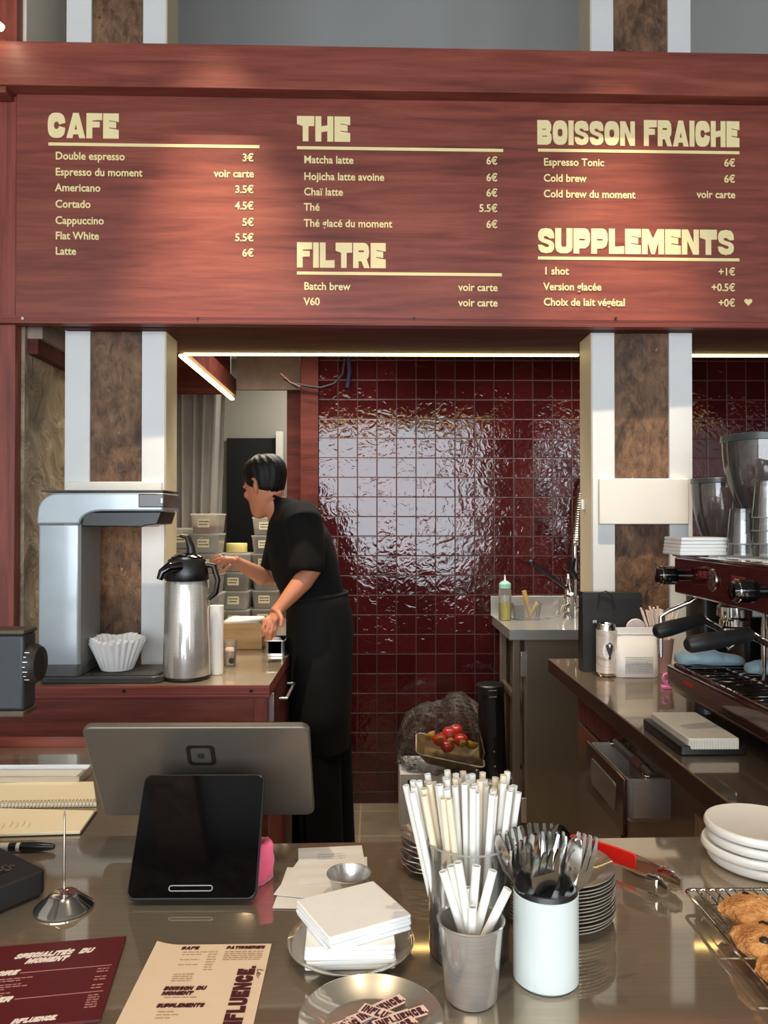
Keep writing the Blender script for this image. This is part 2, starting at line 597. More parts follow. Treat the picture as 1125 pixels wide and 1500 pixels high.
def post_wood():
    t = NT('weathered_timber')
    v = t.coord((12, 12, 6.5))
    f = t.noise(v, 3.0, 9, 0.70, 0.5)
    c1 = t.ramp(f, [(0.28, lin((54, 40, 30))), (0.44, lin((112, 84, 62))), (0.60, lin((142, 108, 80))), (0.8, lin((172, 140, 108)))])
    v2 = t.coord((1.4, 1.4, 1.0))
    f2 = t.noise(v2, 5.0, 7, 0.72, 0.8)
    mx = t.add('ShaderNodeMixRGB', blend_type='MULTIPLY'); mx.inputs[0].default_value = 0.85
    t.link(c1, mx.inputs[1])
    t.link(t.ramp(f2, [(0.34, lin((96, 84, 74))), (0.48, lin((215, 205, 195))), (0.7, (1, 1, 1, 1))]), mx.inputs[2])
    # specks of old plaster and worm holes
    v3 = t.coord((1, 1, 0.7))
    f3 = t.noise(v3, 42.0, 3, 0.5, 0.3)
    m3 = t.add('ShaderNodeMixRGB'); m3.inputs[2].default_value = lin((196, 176, 150))
    t.link(t.ramp(f3, [(0.735, (0, 0, 0, 1)), (0.77, (0.8, 0.8, 0.8, 1))]), m3.inputs[0])
    t.link(mx.outputs[0], m3.inputs[1])
    m4 = t.add('ShaderNodeMixRGB'); m4.inputs[2].default_value = lin((18, 12, 9))
    f4 = t.noise(t.coord((1, 1, 0.35)), 26.0, 4, 0.6, 1.0)
    t.link(t.ramp(f4, [(0.27, (1, 1, 1, 1)), (0.33, (0, 0, 0, 1))]), m4.inputs[0])
    t.link(m3.outputs[0], m4.inputs[1])
    t.link(m4.outputs[0], t.b.inputs['Base Color'])
    t.b.inputs['Roughness'].default_value = 0.55
    t.bump(t.math('ADD', f, t.math('MULTIPLY', f4, 0.8)), 0.6, 0.012)
    return t.m


def tile_mat(x0, z0, p):
    t = NT('glazed_red_tile')
    tc = t.add('ShaderNodeTexCoord')
    sp = t.add('ShaderNodeSeparateXYZ'); t.link(tc.outputs['Object'], sp.inputs[0])
    u = t.math('DIVIDE', t.math('SUBTRACT', sp.outputs[0], x0), p)
    v = t.math('DIVIDE', t.math('SUBTRACT', sp.outputs[2], z0), p)
    fu, fv = t.math('FRACT', u), t.math('FRACT', v)
    iu, iv = t.math('FLOOR', u), t.math('FLOOR', v)
    cid = t.add('ShaderNodeCombineXYZ'); t.link(iu, cid.inputs[0]); t.link(iv, cid.inputs[1])
    wn = t.add('ShaderNodeTexWhiteNoise', noise_dimensions='3D'); t.link(cid.outputs[0], wn.inputs['Vector'])
    rs = t.add('ShaderNodeSeparateColor'); t.link(wn.outputs['Color'], rs.inputs[0])
    # distance to the tile edge
    du = t.math('MINIMUM', fu, t.math('SUBTRACT', 1.0, fu))
    dv = t.math('MINIMUM', fv, t.math('SUBTRACT', 1.0, fv))
    d = t.math('MINIMUM', du, dv)
    mr = t.add('ShaderNodeMapRange', interpolation_type='SMOOTHSTEP')
    t.link(d, mr.inputs[0]); mr.inputs[1].default_value = 0.010; mr.inputs[2].default_value = 0.034
    inside = mr.outputs[0]
    base = t.ramp(rs.outputs[0], [(0.0, lin((54, 15, 17))), (0.5, lin((62, 18, 20))), (1.0, lin((72, 23, 24)))])
    mx = t.add('ShaderNodeMixRGB'); mx.inputs[1].default_value = lin((60, 30, 28))
    t.link(inside, mx.inputs[0]); t.link(base, mx.inputs[2])
    t.link(mx.outputs[0], t.b.inputs['Base Color'])
    rr = t.add('ShaderNodeMapRange'); t.link(inside, rr.inputs[0]); rr.inputs[3].default_value = 0.7; rr.inputs[4].default_value = 0.07
    t.link(rr.outputs[0], t.b.inputs['Roughness'])
    t.b.inputs['Specular IOR Level'].default_value = 0.75
    # handmade waviness: each tile has its own ripple and tilt
    vv = t.add('ShaderNodeVectorMath', operation='MULTIPLY_ADD')
    t.link(wn.outputs['Color'], vv.inputs[0]); vv.inputs[1].default_value = (7, 7, 7); t.link(tc.outputs['Object'], vv.inputs[2])
    n1 = t.noise(vv.outputs[0], 19, 2, 0.5, 1.5)
    tilt = t.math('ADD', t.math('MULTIPLY', fu, t.math('SUBTRACT', rs.outputs[1], 0.5)), t.math('MULTIPLY', fv, t.math('SUBTRACT', rs.outputs[2], 0.5)))
    amp = t.math('MULTIPLY_ADD', rs.outputs[0], 1.1, 0.85)
    h = t.math('ADD', t.math('MULTIPLY', n1, amp), t.math('MULTIPLY', tilt, 0.95))
    h = t.math('ADD', h, t.math('MULTIPLY', inside, 0.5))
    t.bump(h, 0.62, 0.0028)
    return t.m


def stone_mat():
    t = NT('rough_stone')
    v = t.coord((1, 1, 1))
    f = t.noise(v, 7, 5, 0.6, 1.2)
    vo = t.add('ShaderNodeTexVoronoi', feature='SMOOTH_F1'); vo.inputs['Scale'].default_value = 6
    t.link(t.coord((1, 0.6, 1.1)), vo.inputs['Vector'])
    t.link(t.ramp(f, [(0.3, lin((104, 90, 74))), (0.55, lin((156, 138, 115))), (0.75, lin((190, 174, 150)))]), t.b.inputs['Base Color'])
    t.b.inputs['Roughness'].default_value = 0.6
    t.bump(t.math('ADD', f, t.math('MULTIPLY', vo.outputs['Distance'], 1.2)), 1.0, 0.05)
    return t.m


def floor_mat():
    t = NT('beige_floor_tile')
    br = t.add('ShaderNodeTexBrick', offset=0.0)
    br.inputs['Scale'].default_value = 1.0
    br.inputs['Brick Width'].default_value = 0.30; br.inputs['Row Height'].default_value = 0.30
    br.inputs['Mortar Size'].default_value = 0.004
    br.inputs['Color1'].default_value = lin((112, 99, 80)); br.inputs['Color2'].default_value = lin((122, 108, 88)); br.inputs['Mortar'].default_value = lin((146, 132, 108))
    t.link(t.coord(loc=(0.07, 0.05, 0)), br.inputs['Vector'])
    mx = t.add('ShaderNodeMixRGB', blend_type='MULTIPLY'); mx.inputs[0].default_value = 0.5
    t.link(br.outputs[0], mx.inputs[1])
    t.link(t.ramp(t.noise(t.coord(), 9, 4), [(0.3, lin((190, 185, 178))), (0.7, (1, 1, 1, 1))]), mx.inputs[2])
    t.link(mx.outputs[0], t.b.inputs['Base Color'])
    t.b.inputs['Roughness'].default_value = 0.4
    return t.m


POSTW = post_wood()
STONE = stone_mat()
FLOOR = floor_mat()

# ------------------------------------------------------------------ key planes
YW = 3.957           # tiled back wall
YB = 2.54            # front of the menu board
YP = 2.62            # front of the timber posts
ZS = Zz(478, YB)     # underside of the soffit
YL = 2.956           # rear edge of the soffit, where the LED strip runs
ZC = 0.95            # every worktop
XL = X(27, YB)       # left side wall
XT = X(466, YW)      # where the tiling starts

# ------------------------------------------------------------------ room shell
b = MB(); b.box(-3.1, 3.1, -3.1, 5.8, -0.06, 0.0)
struct(b.build('floor', FLOOR, smooth=0))
b = MB(); b.box(-3.1, 3.1, -3.1, 5.8, 4.25, 4.31)
struct(b.build('ceiling', CEIL, smooth=0))
TZ = Zz(585.1, YW)
b = MB(); b.box(XT, 3.0, YW, YW + 0.11, 0, 2.62)
struct(b.build('wall_back', tile_mat(X(494.9, YW), TZ, 28.65 * YW / FPX), smooth=0))
b = MB(); b.box(XL - 0.1, 3.0, YW, YW + 0.11, 2.62, 4.25)
struct(b.build('wall_back_upper', GREYWALL, smooth=0))
b = MB(); b.box(-2.2, 3.0, YL + 0.02, YW, 2.56, 2.62); b.box(-2.2, 1.0, YW + 0.11, 5.7, 2.62, 2.68)
struct(b.build('ceiling_kitchen', KCEIL, smooth=0))
b = MB(); b.box(XL - 0.12, XL, 2.58, 5.7, 0, 2.3)
struct(b.build('wall_left_stone', STONE, smooth=0))
b = MB(); b.box(XL - 0.12, XL, 2.58, 5.7, 2.3, 4.25)
struct(b.build('wall_left_upper', PLASTER, smooth=0))
b = MB(); b.box(-3.1, -3.0, -3.0, 2.58, 0, 4.25); b.box(-3.1, XL - 0.12, 2.60, 2.70, 0, 4.25)
struct(b.build('wall_left', OFFWHITE, smooth=0))
b = MB(); b.box(3.0, 3.1, -3.0, 5.8, 0, 4.25)
struct(b.build('wall_right', OFFWHITE, smooth=0))
b = MB()
b.box(-3.0, 3.0, -3.1, -3.0, 0, 0.70); b.box(-3.0, -2.65, -3.1, -3.0, 0.70, 3.0); b.box(1.43, 1.96, -3.1, -3.0, 0.70, 3.0); b.box(2.51, 3.0, -3.1, -3.0, 0.70, 3.0)
struct(b.build('wall_front', OFFWHITE, smooth=0))
b = MB(); b.box(-3.0, 3.0, -3.1, -3.0, 3.0, 4.25)
struct(b.build('wall_front_upper', STONE, smooth=0))
b = MB(); b.box(-1.55, -1.22, -3.0, 1.6, 4.10, 4.25)  # unseen ceiling beam, added as a pale streak for the display glass to reflect
struct(b.build('reflection_beam', POSTW, bev=0.01))
b = MB(); b.box(XL, 1.0, 5.6, 5.7, 0, 2.62)
struct(b.build('wall_passage', ROOMWALL, smooth=0))
b = MB(); b.box(0.9, 1.0, YW + 0.11, 5.6, 0, 2.62)
struct(b.build('wall_passage_side', ROOMWALL, smooth=0))

# passage-end doorway; the dark of its opening is painted on a near-black panel
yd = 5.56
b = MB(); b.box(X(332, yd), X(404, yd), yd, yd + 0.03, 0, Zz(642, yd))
d1 = struct(b.build('doorway_dark_panel', DOORSHADE, smooth=0))
b = MB(); b.box(X(405, yd), X(415, yd), yd - 0.04, yd + 0.03, 0, Zz(633, yd))
struct(b.build('trim_1', P('pale_door_frame', (200, 196, 186), 0.5), smooth=0))

# wooden jambs where the tiling starts, bulkhead and beams over the passage
b = MB(); b.box(X(440, YW - 0.03), X(466, YW - 0.03), YW - 0.03, YW + 0.11, 0, 2.56)
struct(b.build('trim_2', WOODD, bev=0.002))
yj = YW + 0.13
b = MB(); b.box(X(420, yj), X(441, yj), yj, yj + 0.05, 0, 2.5)
struct(b.build('trim_3', WOODD, bev=0.002))
yk = 4.06
xb = X(262, YL)
b = MB(); b.box(xb + 0.02, X(439, yk), yk, yk + 0.03, Zz(571, yk), 2.56)
struct(b.build('trim_4', PALEPLY, smooth=0))
b = MB(); b.box(xb - 0.012, xb + 0.02, YL, yk, ZS + 0.012, ZS + 0.10)
struct(b.build('trim_5', WOODD, smooth=0))
b = MB(); b.box(XL, xb - 0.012, yk, yk + 0.03, Zz(577, yk), 2.56)
struct(b.build('trim_6', WOODD, smooth=0))
# soffit behind the menu board
b = MB(); b.box(X(93, YP) + 0.01, 2.9, YB + 0.035, YL, ZS, ZS + 0.03); b.box(-2.9, 2.9, YB + 0.035, YB + 0.06, ZS + 0.03, 2.98)
b.box(X(93, YP) + 0.01, 2.9, YL - 0.02, YL, ZS + 0.03, 2.62)
struct(b.build('trim_7', WOODD, smooth=0))
b = MB(); b.box(XL, XL + 0.035, 2.60, 3.95, Zz(514, YB), ZS - 0.03)
struct(b.build('trim_8', WOODD, smooth=0))
b = MB(); b.box(XL, XL + 0.05, 2.60, 3.95, ZS - 0.03, ZS + 0.02)
struct(b.build('trim_9', PALEPLY, smooth=0))
# wooden pillar at the left end of the menu board
b = MB(); b.box(-2.9, X(22, YB), YB - 0.004, YB + 0.04, 0, 4.25)
struct(b.build('trim_10', WOODV, bev=0.002))
b = MB(); b.box(-2.9, X(6, 2.48), 2.475, 2.53, Zz(140, 2.48), Zz(63, 2.48))
struct(b.build('trim_11', WOOD, bev=0.002))

# curtain in the passage
b = MB()
yc = 4.45
x0, x1 = X(240, yc), X(331, yc)
pts = []
for i in range(121):
    f = i / 120
    pts.append((x0 + (x1 - x0) * f, yc + 0.035 * math.sin(f * 34) + 0.02 * math.sin(f * 13 + 1)))
rows = []
for k in range(12):
    g = k / 11
    rows.append([Vector((px_ + (0.05 * g * math.sin(px_ * 9)) - 0.10 * g * (px_ - x0), py_, 2.55 - 2.50 * g)) for px_, py_ in pts])
b.loft(rows, cap=False, closed=False)
tag(b.build('curtain', P('grey_curtain', (176, 170, 160), 0.9, vary=0.03, sheen=0.2), smooth=80, solid=0.004), 'long pale grey curtain hanging beside the dark doorway', 'curtain')

# ------------------------------------------------------------------ timber posts
def post(name, label, px, zbr, side_dark):
    wl0, w0, w1, wr1 = px
    t = thing(name, label, 'post', (X((wl0 + wr1) / 2, YP), YP, ZC + 0.002))
    z0, z1 = ZC + 0.002, 4.24
    def part(n, m, a, c, ya, yb, za=z0, zb=z1, bev=0.002):
        q = MB(); q.box(a, c, ya, yb, za, zb)
        return q.build(n, m, t, bev=bev)
    xa, xb_, xc, xd = (X(p, YP) for p in px)
    # rough timber with slight relief
    q = MB()
    nx, nz = 14, 110
    f = []
    for k in range(nz + 1):
        z = z0 + (z1 - z0) * k / nz
        row = []
        for i in range(nx + 1):
            x = xb_ + (xc - xb_) * i / nx
            row.append(Vector((x, YP + 0.010 + 0.004 * noise.noise(Vector((x * 20, 3.1, z * 7))) + 0.003 * noise.noise(Vector((x * 50, 1.1, z * 18))), z)))
        row += [Vector((xc, YP + 0.13, z)), Vector((xb_, YP + 0.13, z))]
        f.append(row)
    q.loft(f)
    q.build('timber', POSTW, t, smooth=50)
    part('casing', WHITE_PAINT, xa, xb_, YP, YP + 0.135)
    part('casing', WHITE_PAINT, xc, xd, YP, YP + 0.135)
    zz0, zz1, ba, bb, thick = zbr
    q = MB(); q.prism(rrect(X(ba, YP), X(bb, YP), Zz(zz1, YP), Zz(zz0, YP), 0.004), YP - thick, YP)
    q.build('bridging_plate', OFFWHITE, t, bev=0.003)
    if side_dark == 'right':
        part('side_board', SIDECREAM, xd, xd + 0.004, YP + 0.001, YP + 0.145)
        q = MB(); q.box(xd + 0.004, xd + 0.016, YP + 0.08, YP + 0.10, Zz(748, YP), Zz(734, YP))
    else:
        part('side_board', SIDECREAM, xa - 0.004, xa, YP + 0.001, YP + 0.145)
        q = MB(); q.box(xa - 0.016, xa - 0.004, YP + 0.08, YP + 0.10, Zz(746, YP), Zz(731, YP))
    q.build('white_clip', PLASTICW, t, bev=0.002)
    return t


post('timber_post', 'old timber post between white casings behind the coffee brewer', (94, 131, 207, 241), (706, 724, 99, 238, 0.012), 'right')
post('timber_post', 'old timber post crossed by a wide blank white plate, right of the sink', (868, 901, 981, 1015), (701, 768, 876, 1006, 0.018), 'left')

# ------------------------------------------------------------------ menu board
ANG = R(0.9)
BM = Matrix.Translation((0, YB, 0)) @ Matrix.Rotation(ANG, 4, 'Z')
BMI = BM.inverted()


def bp(px, py):
    """local (x, z) on the face of the board"""
    d = ray(px, py)
    n = Vector((-math.sin(ANG), math.cos(ANG), 0))
    t_ = n.dot(Vector((0, YB, 0)) - EYE) / n.dot(d)
    q = BMI @ (EYE + d * t_)
    return q.x, q.z


MBD = thing('menu_board', 'wide red wooden menu board lettered in cream above the counter', 'menu board', (0, YB, 0), (0, 0, ANG))
xr = 1.62
xl, zb = bp(23, 463)
zt = bp(562, 141)[1]
b = MB(); b.box(xl, xr, 0, 0.03, zb, zt + 0.05); b.build('panel', WOOD, MBD, local=True)
zt2 = bp(562, 62)[1]
b = MB(); b.box(xl - 0.06, xr, -0.055, 0.03, zt - 0.012, zt2 - 0.05); b.build('top_beam', WOOD, MBD, local=True, bev=0.002)
zb2 = bp(562, 478)[1]
b = MB(); b.box(xl - 0.06, xr, -0.012, 0.03, zb2, zb)
for k in range(5):
    zz = zb2 + (zb - zb2) * (k + 0.5) / 5
    b.box(xl - 0.06, xr, -0.0135, -0.0115, zz - 0.0012, zz + 0.0012)
b.build('bottom_trim', PLY, MBD, local=True)
for sx in (36, 291, 606, 900):
    x_, z_ = bp(sx, 468)
    b = MB(); b.lathe([(0, 0), (0.0045, 0), (0.0045, 0.004), (0, 0.004)], seg=14, M=Matrix.Translation((x_, -0.0118, z_)) @ Matrix.Rotation(PI / 2, 4, 'X'))
    b.build('screw', CHROME if sx == 36 else BLACK, MBD, local=True)


def heading(s, x0, y0, x1, y1):
    a = bp(x0, y1); c = bp(x1, y1); e = bp(x0, y0)
    M = Matrix.Translation((a[0], 0, a[1]))
    heavy(s, c[0] - a[0], e[1] - a[1], M, 0.0012, 0.045).build('heading', CREAM_HEAD, MBD, smooth=0, local=True)


def rule(x0, x1, y, th=4.5):
    a = bp(x0, y); c = bp(x1, y)
    h = th * YB / FPX / 2
    b = MB(); b.box(a[0], c[0], -0.001, 0.001, a[1] - h, a[1] + h)
    b.build('rule', CREAM, MBD, smooth=0, local=True)


TS = 0.0356


def entry(s, px, y, align='LEFT', name='menu_entry'):
    x_, z_ = bp(px, y)
    text(s, TS, Matrix.Translation((x_, -0.0008, z_)), CREAM, name, MBD, align, 0.018, 0.0006, True, xs=0.93)


heading('CAFE', 70, 165, 174, 202); rule(71, 380, 211)
heading('THE', 435, 170, 513, 207); rule(435, 737, 216.5)
heading('FILTRE', 435, 355, 565, 392); rule(435, 735, 400)
heading('BOISSON', 787, 176, 930, 212); heading('FRAICHE', 943, 176, 1083, 214); rule(788, 1083, 220)
heading('SUPPLEMENTS', 788, 334, 1075, 371); rule(788, 1083, 378)
for s, p, y in (('Double espresso', '3€', 233.5), ('Espresso du moment', 'voir carte', 257), ('Americano', '3.5€', 280), ('Cortado', '4.5€', 304), ('Cappuccino', '5€', 328), ('Flat White', '5.5€', 350.5), ('Latte', '6€', 373)):
    entry(s, 81, y); entry(p, 372, y + 3, 'RIGHT', 'menu_price')
for s, p, y in (('Matcha latte', '6€', 239), ('Hojicha latte avoine', '6€', 263.5), ('Chaï latte', '6€', 286), ('Thé', '5.5€', 308.5), ('Thé glacé du moment', '6€', 332), ('Batch brew', 'voir carte', 424.5), ('V60', 'voir carte', 447)):
    entry(s, 445, y); entry(p, 729, y + 2, 'RIGHT', 'menu_price')
for s, p, y in (('Espresso Tonic', '6€', 242.5), ('Cold brew', '6€', 266), ('Cold brew du moment', 'voir carte', 289), ('1 shot', '+1€', 402), ('Version glacée', '+0.5€', 425), ('Choix de lait végétal', '+0€', 447.5)):
    entry(s, 796, y); entry(p, 1077, y + 1.5, 'RIGHT', 'menu_price')
hx, hz = bp(1096, 448)
hp = []
for i in range(40):
    a = 2 * PI * i / 40
    hp.append((hx + 0.00085 * 16 * math.sin(a) ** 3, hz + 0.013 + 0.00085 * (13 * math.cos(a) - 5 * math.cos(2 * a) - 2 * math.cos(3 * a) - math.cos(4 * a))))
b = MB(); b.prism(hp, -0.0012, 0)
b.build('heart', CREAM, MBD, smooth=0, local=True)

# ------------------------------------------------------------------ LED strips
def led(name, label, p0, p1, w_=0.016):
    b = MB()
    if abs(p1[0] - p0[0]) > abs(p1[1] - p0[1]):
        b.box(p0[0], p1[0], p0[1], p0[1] + w_, p0[2], p0[2] + 0.012)
    else:
        b.box(p0[0] - w_ / 2, p0[0] + w_ / 2, p0[1], p1[1], p0[2], p0[2] + 0.012)
    return tag(b.build(name, LED, bev=0.002), label, 'light strip', None)


ZLED = Zz(520.5, YL)
led('led_strip', 'long glowing strip light under the soffit above the tiled wall', (X(268, YL), YL + 0.002, ZLED), (X(849, YL), YL + 0.002, ZLED))
led('led_strip', 'glowing strip light right of the white plated post', (X(1014, YL), YL + 0.002, ZLED), (2.2, YL + 0.002, ZLED))
led('led_strip', 'short slanting strip light running back over the passage', (xb, YL + 0.03, ZLED - 0.002), (xb, yk - 0.005, ZLED - 0.002), 0.02)
b = MB(); b.tube([at(-50, -2, 2.3), at(3, 41, 2.42)], 0.011, 12)
tag(b.build('wall_light', P('bright_tube', (255, 244, 220), 0.4, vary=0.0, emit=(255, 232, 196), es=18.0)), 'tip of a glowing tube light at the upper left of the wooden pillar', 'light')

# cable above the passage
b = MB()
pts = [(437, 568), (415, 555), (438, 563), (452, 566), (470, 568), (490, 562), (502, 548), (505, 525)]
b.tube([at(x_, y_, YW - 0.06) for x_, y_ in pts], 0.006, 8)
cb = tag(b.build('electrical_cable', P('blue_cable', (12, 18, 36), 0.5)), 'dark blue cables dangling at the top left of the tiled wall', 'cable')
b = MB(); b.tube([at(510, 522, YW - 0.05), at(512, 545, YW - 0.05), at(509, 568, YW - 0.05)], 0.011, 8)
b.build('cable_sleeve', P('blue_sleeve', (14, 24, 58), 0.5), cb)
b = MB(); b.tube([at(440, 566, YW - 0.06), at(425, 560, YW - 0.07), at(411, 547, YW - 0.08)], 0.004, 6)
b.build('bare_wire', P('copper_wire', (150, 110, 90), 0.4), cb)

# ------------------------------------------------------------------ counters
XE = -0.319
# left service counter
t = thing('service_counter', 'red wooden counter carrying the coffee brewer and the steel airpot', 'counter', ((XL + XE) / 2, 3.1, 0))
YF = 2.338
b = MB(); b.box(XL + 0.002, XE, YF + 0.006, 3.93, ZC - 0.004, ZC); b.build('steel_top', STEEL_TOP, t, smooth=0)
b = MB(); b.box(XL + 0.002, XE, YF, 3.93, ZC - 0.036, ZC - 0.004); b.box(XL + 0.002, XE, YF, YF + 0.006, ZC - 0.004, ZC)
for k in range(4):
    b.box(XL + 0.002, XE, YF - 0.0012, YF + 0.001, ZC - 0.031 + k * 0.008, ZC - 0.029 + k * 0.008)
b.build('worktop_edge', PLY, t)
b = MB(); b.box(XL + 0.002, XE - 0.05, YF + 0.04, 3.92, 0.002, ZC - 0.036); b.build('front_panel', WOOD, t)
b = MB(); b.box(XE - 0.05, XE - 0.012, YF + 0.03, 3.92, 0.002, ZC - 0.036)
b.build('end_panel', WOODV, t, bev=0.001)
for k in range(3):
    y0 = 2.50 + k * 0.46
    b = MB(); b.box(XE - 0.012, XE - 0.002, y0, y0 + 0.44, 0.55, ZC - 0.05); dr = b.build('drawer_front', WOODD, t, bev=0.002)
    b = MB(); b.tube([(XE - 0.002, y0 + 0.10, 0.85), (XE + 0.022, y0 + 0.10, 0.85), (XE + 0.022, y0 + 0.34, 0.85), (XE - 0.002, y0 + 0.34, 0.85)], 0.005, 8); b.build('handle', STEEL, dr)
b = MB(); b.box(XE - 0.012, XE + 0.004, YF + 0.07, YF + 0.085, ZC - 0.17, ZC - 0.04); b.build('hinge_plate', STEEL, t, bev=0.001)
for sx in (182, 368):
    p = at(sx, 1012, YF)
    b = MB(); b.lathe([(0, 0), (0.005, 0), (0.005, 0.003), (0, 0.003)], seg=14, M=Matrix.Translation((p.x, YF - 0.0012, p.z)) @ Matrix.Rotation(PI / 2, 4, 'X')); b.build('screw', BLACK, t)

# right espresso counter
t = thing('espresso_counter', 'dark steel counter carrying the espresso machine and the coffee pouch', 'counter', (1.2, 2.0, 0))
XR0 = 0.6256
DARKEDGE = steel('brown_steel_edge', (108, 84, 68), 0.12, 0.4, 0.5, (1, 40, 40), metal2=0.6)
b = MB(); b.box(XR0 + 0.003, 2.2, 1.262, 2.776, ZC - 0.045, ZC); b.build('worktop', DARK_TOP, t, bev=0.001)
b = MB(); b.box(XR0, XR0 + 0.003, 1.262, 2.776, ZC - 0.045, ZC - 0.001); b.build('worktop_edge', DARKEDGE, t, bev=0.001)
BRONZE = steel('dark_bronze_panel', (124, 98, 78), 0.14, 0.4, 0.55, (2, 2, 40), metal2=0.6)
b = MB(); b.box(XR0 + 0.05, 2.1, 1.28, 2.55, 0.09, ZC - 0.045); b.build('cabinet_body', BRONZE, t)
b = MB(); b.box(XR0 + 0.10, 2.1, 1.30, 2.52, 0.0, 0.09); b.build('plinth', BLACKM, t)
b = MB(); b.box(XR0 + 0.04, XR0 + 0.05, 1.42, 1.60, 0.12, ZC - 0.11); dd = b.build('door', wood('oak_door', (120, 86, 58), (152, 112, 78), (172, 134, 98), grain=(10, 10, 1)), t, bev=0.001)
b = MB(); b.tube([(XR0 + 0.04, 1.57, 0.80), (XR0 + 0.018, 1.57, 0.80), (XR0 + 0.018, 1.57, 0.74), (XR0 + 0.04, 1.57, 0.74)], 0.004, 8); b.build('handle', CHROME, dd)
for y0, y1, z0, z1 in ((2.08, 2.52, 0.80, 0.895), (2.08, 2.52, 0.12, 0.79)):
    b = MB(); b.box(XR0 + 0.04, XR0 + 0.05, y0, y1, z0, z1); b.build('cabinet_front', WOODD if z0 > 0.5 else BRONZE, t, bev=0.002)

# knock box drawer pulled out under the counter
t = thing('knock_box_drawer', 'open steel drawer with a knock bar pulled out under the espresso counter', 'drawer', (0.66, 1.9, 0.75))
dx0, dx1, dy0, dy1 = 0.571, 0.722, 1.755, 2.05
zt_, zb_ = 0.858, 0.755
b = MB()
ro = rrect(dx0 + 0.004, dx1, dy0, dy1, 0.012)
ri = rrect(dx0 + 0.008, dx1 - 0.004, dy0 + 0.004, dy1 - 0.004, 0.010)
rb = rrect(dx0 + 0.016, dx1 - 0.01, dy0 + 0.012, dy1 - 0.012, 0.02)
b.loft([[Vector((x_, y_, zb_ + 0.02)) for x_, y_ in rb], [Vector((x_, y_, zt_ - 0.004)) for x_, y_ in ri], [Vector((x_, y_, zt_)) for x_, y_ in ri],
        [Vector((x_, y_, zt_)) for x_, y_ in ro], [Vector((x_, y_, zt_ - 0.006)) for x_, y_ in ro], [Vector((x_, y_, zb_ + 0.015)) for x_, y_ in ro], [Vector((x_, y_, zb_)) for x_, y_ in rb]])
b.build('steel_tub', STEEL, t, smooth=35)
b = MB(); b.box(dx0 - 0.006, dx0 + 0.003, dy0 - 0.006, dy1 + 0.006, zb_ - 0.025, zt_ + 0.004)
fp = b.build('front_panel', DARKEDGE, t, bev=0.003)
b = MB(); b.prism(rrect(dy0 + 0.05, dy1 - 0.05, zb_ + 0.012, zt_ - 0.025, 0.008), dx0 - 0.009, dx0 - 0.005, axis='x'); b.build('recessed_pull', STEEL_DARK, fp, bev=0.001)
b = MB(); b.cyl((0.64, dy0 + 0.012, zt_ + 0.002), (0.64, dy1 - 0.012, zt_ + 0.002), 0.012, seg=20)
kb = b.build('knock_bar', P('dark_rubber', (58, 50, 45), 0.5), t)
b = MB(); b.cyl((0.64, dy0 + 0.07, zt_ + 0.002), (0.64, dy0 + 0.13, zt_ + 0.002), 0.0145, seg=20); b.build('coffee_stain', P('coffee_grounds', (70, 34, 20), 0.9, bump=0.6, bscale=300), kb)
for y_ in (dy0 + 0.006, dy1 - 0.03):
    b = MB(); b.box(0.62, 0.665, y_, y_ + 0.024, zt_ - 0.004, zt_ + 0.006); b.build('bracket', CHROME, kb, bev=0.001)

# key with its white tassel
t = thing('key_tassel', 'small key with a white tassel hanging from the oak door handle', 'key', (XR0 + 0.012, 1.56, 0.7))
b = MB(); b.tube([Vector((XR0 + 0.012, 1.57, 0.775)) + Vector((0, 0.012 * math.cos(a), 0.012 * math.sin(a))) for a in [2 * PI * i / 14 for i in range(14)]], 0.0025, 6, closed=True); b.build('ring', CHROME, t)
b = MB(); b.lathe([(0.002, 0.05), (0.005, 0.045), (0.005, 0.035), (0.004, 0.032), (0.009, -0.03), (0.008, -0.035), (0, -0.035)], (XR0 + 0.012, 1.56, 0.715), 12); b.build('tassel', PAPER, t)

# front counter
t = thing('front_counter', 'long brushed steel serving counter in the foreground', 'counter', (0.2, 0.9, 0))
poly = [(-1.5, 0.5), (2.3, 0.5), (2.3, 1.196 + 0.027 * 2.53), (-0.233, 1.196), (-0.233, 1.7076), (-1.5, 1.7076)]
b = MB(); b.prism(poly, ZC - 0.04, ZC, axis='z'); b.build('worktop', STEEL_TOP, t, bev=0.0015)
b = MB(); b.prism([(-1.48, 0.55), (2.2, 0.55), (2.2, 1.17), (-0.26, 1.17), (-0.26, 1.69), (-1.48, 1.69)], 0.0, ZC - 0.04, axis='z'); b.build('body', WOODV, t)
b = MB(); b.box(-1.5, -0.235, 1.709, 1.735, 0.0, ZC + 0.016); b.build('wooden_lip', WOOD, t, bev=0.001)
# ------------------------------------------------------------------ coffee brewer on the left counter
t = thing('coffee_brewer', 'tall silver drip coffee brewer with a curved overhanging head', 'coffee machine', (X(145, 2.42), 2.44, ZC))
SILVER = P('silver_blue_plastic', (166, 176, 182), 0.22, metal=0.25, coat=0.4, vary=0.05, vscale=14, bump=0.04, bscale=50)
BRSIDE = P('grey_brewer_side', (112, 112, 110), 0.4, vary=0.05)
yb = 2.365
def q2(px, py, Y=yb):
    p = at(px, py, Y); return (p.x, p.z)
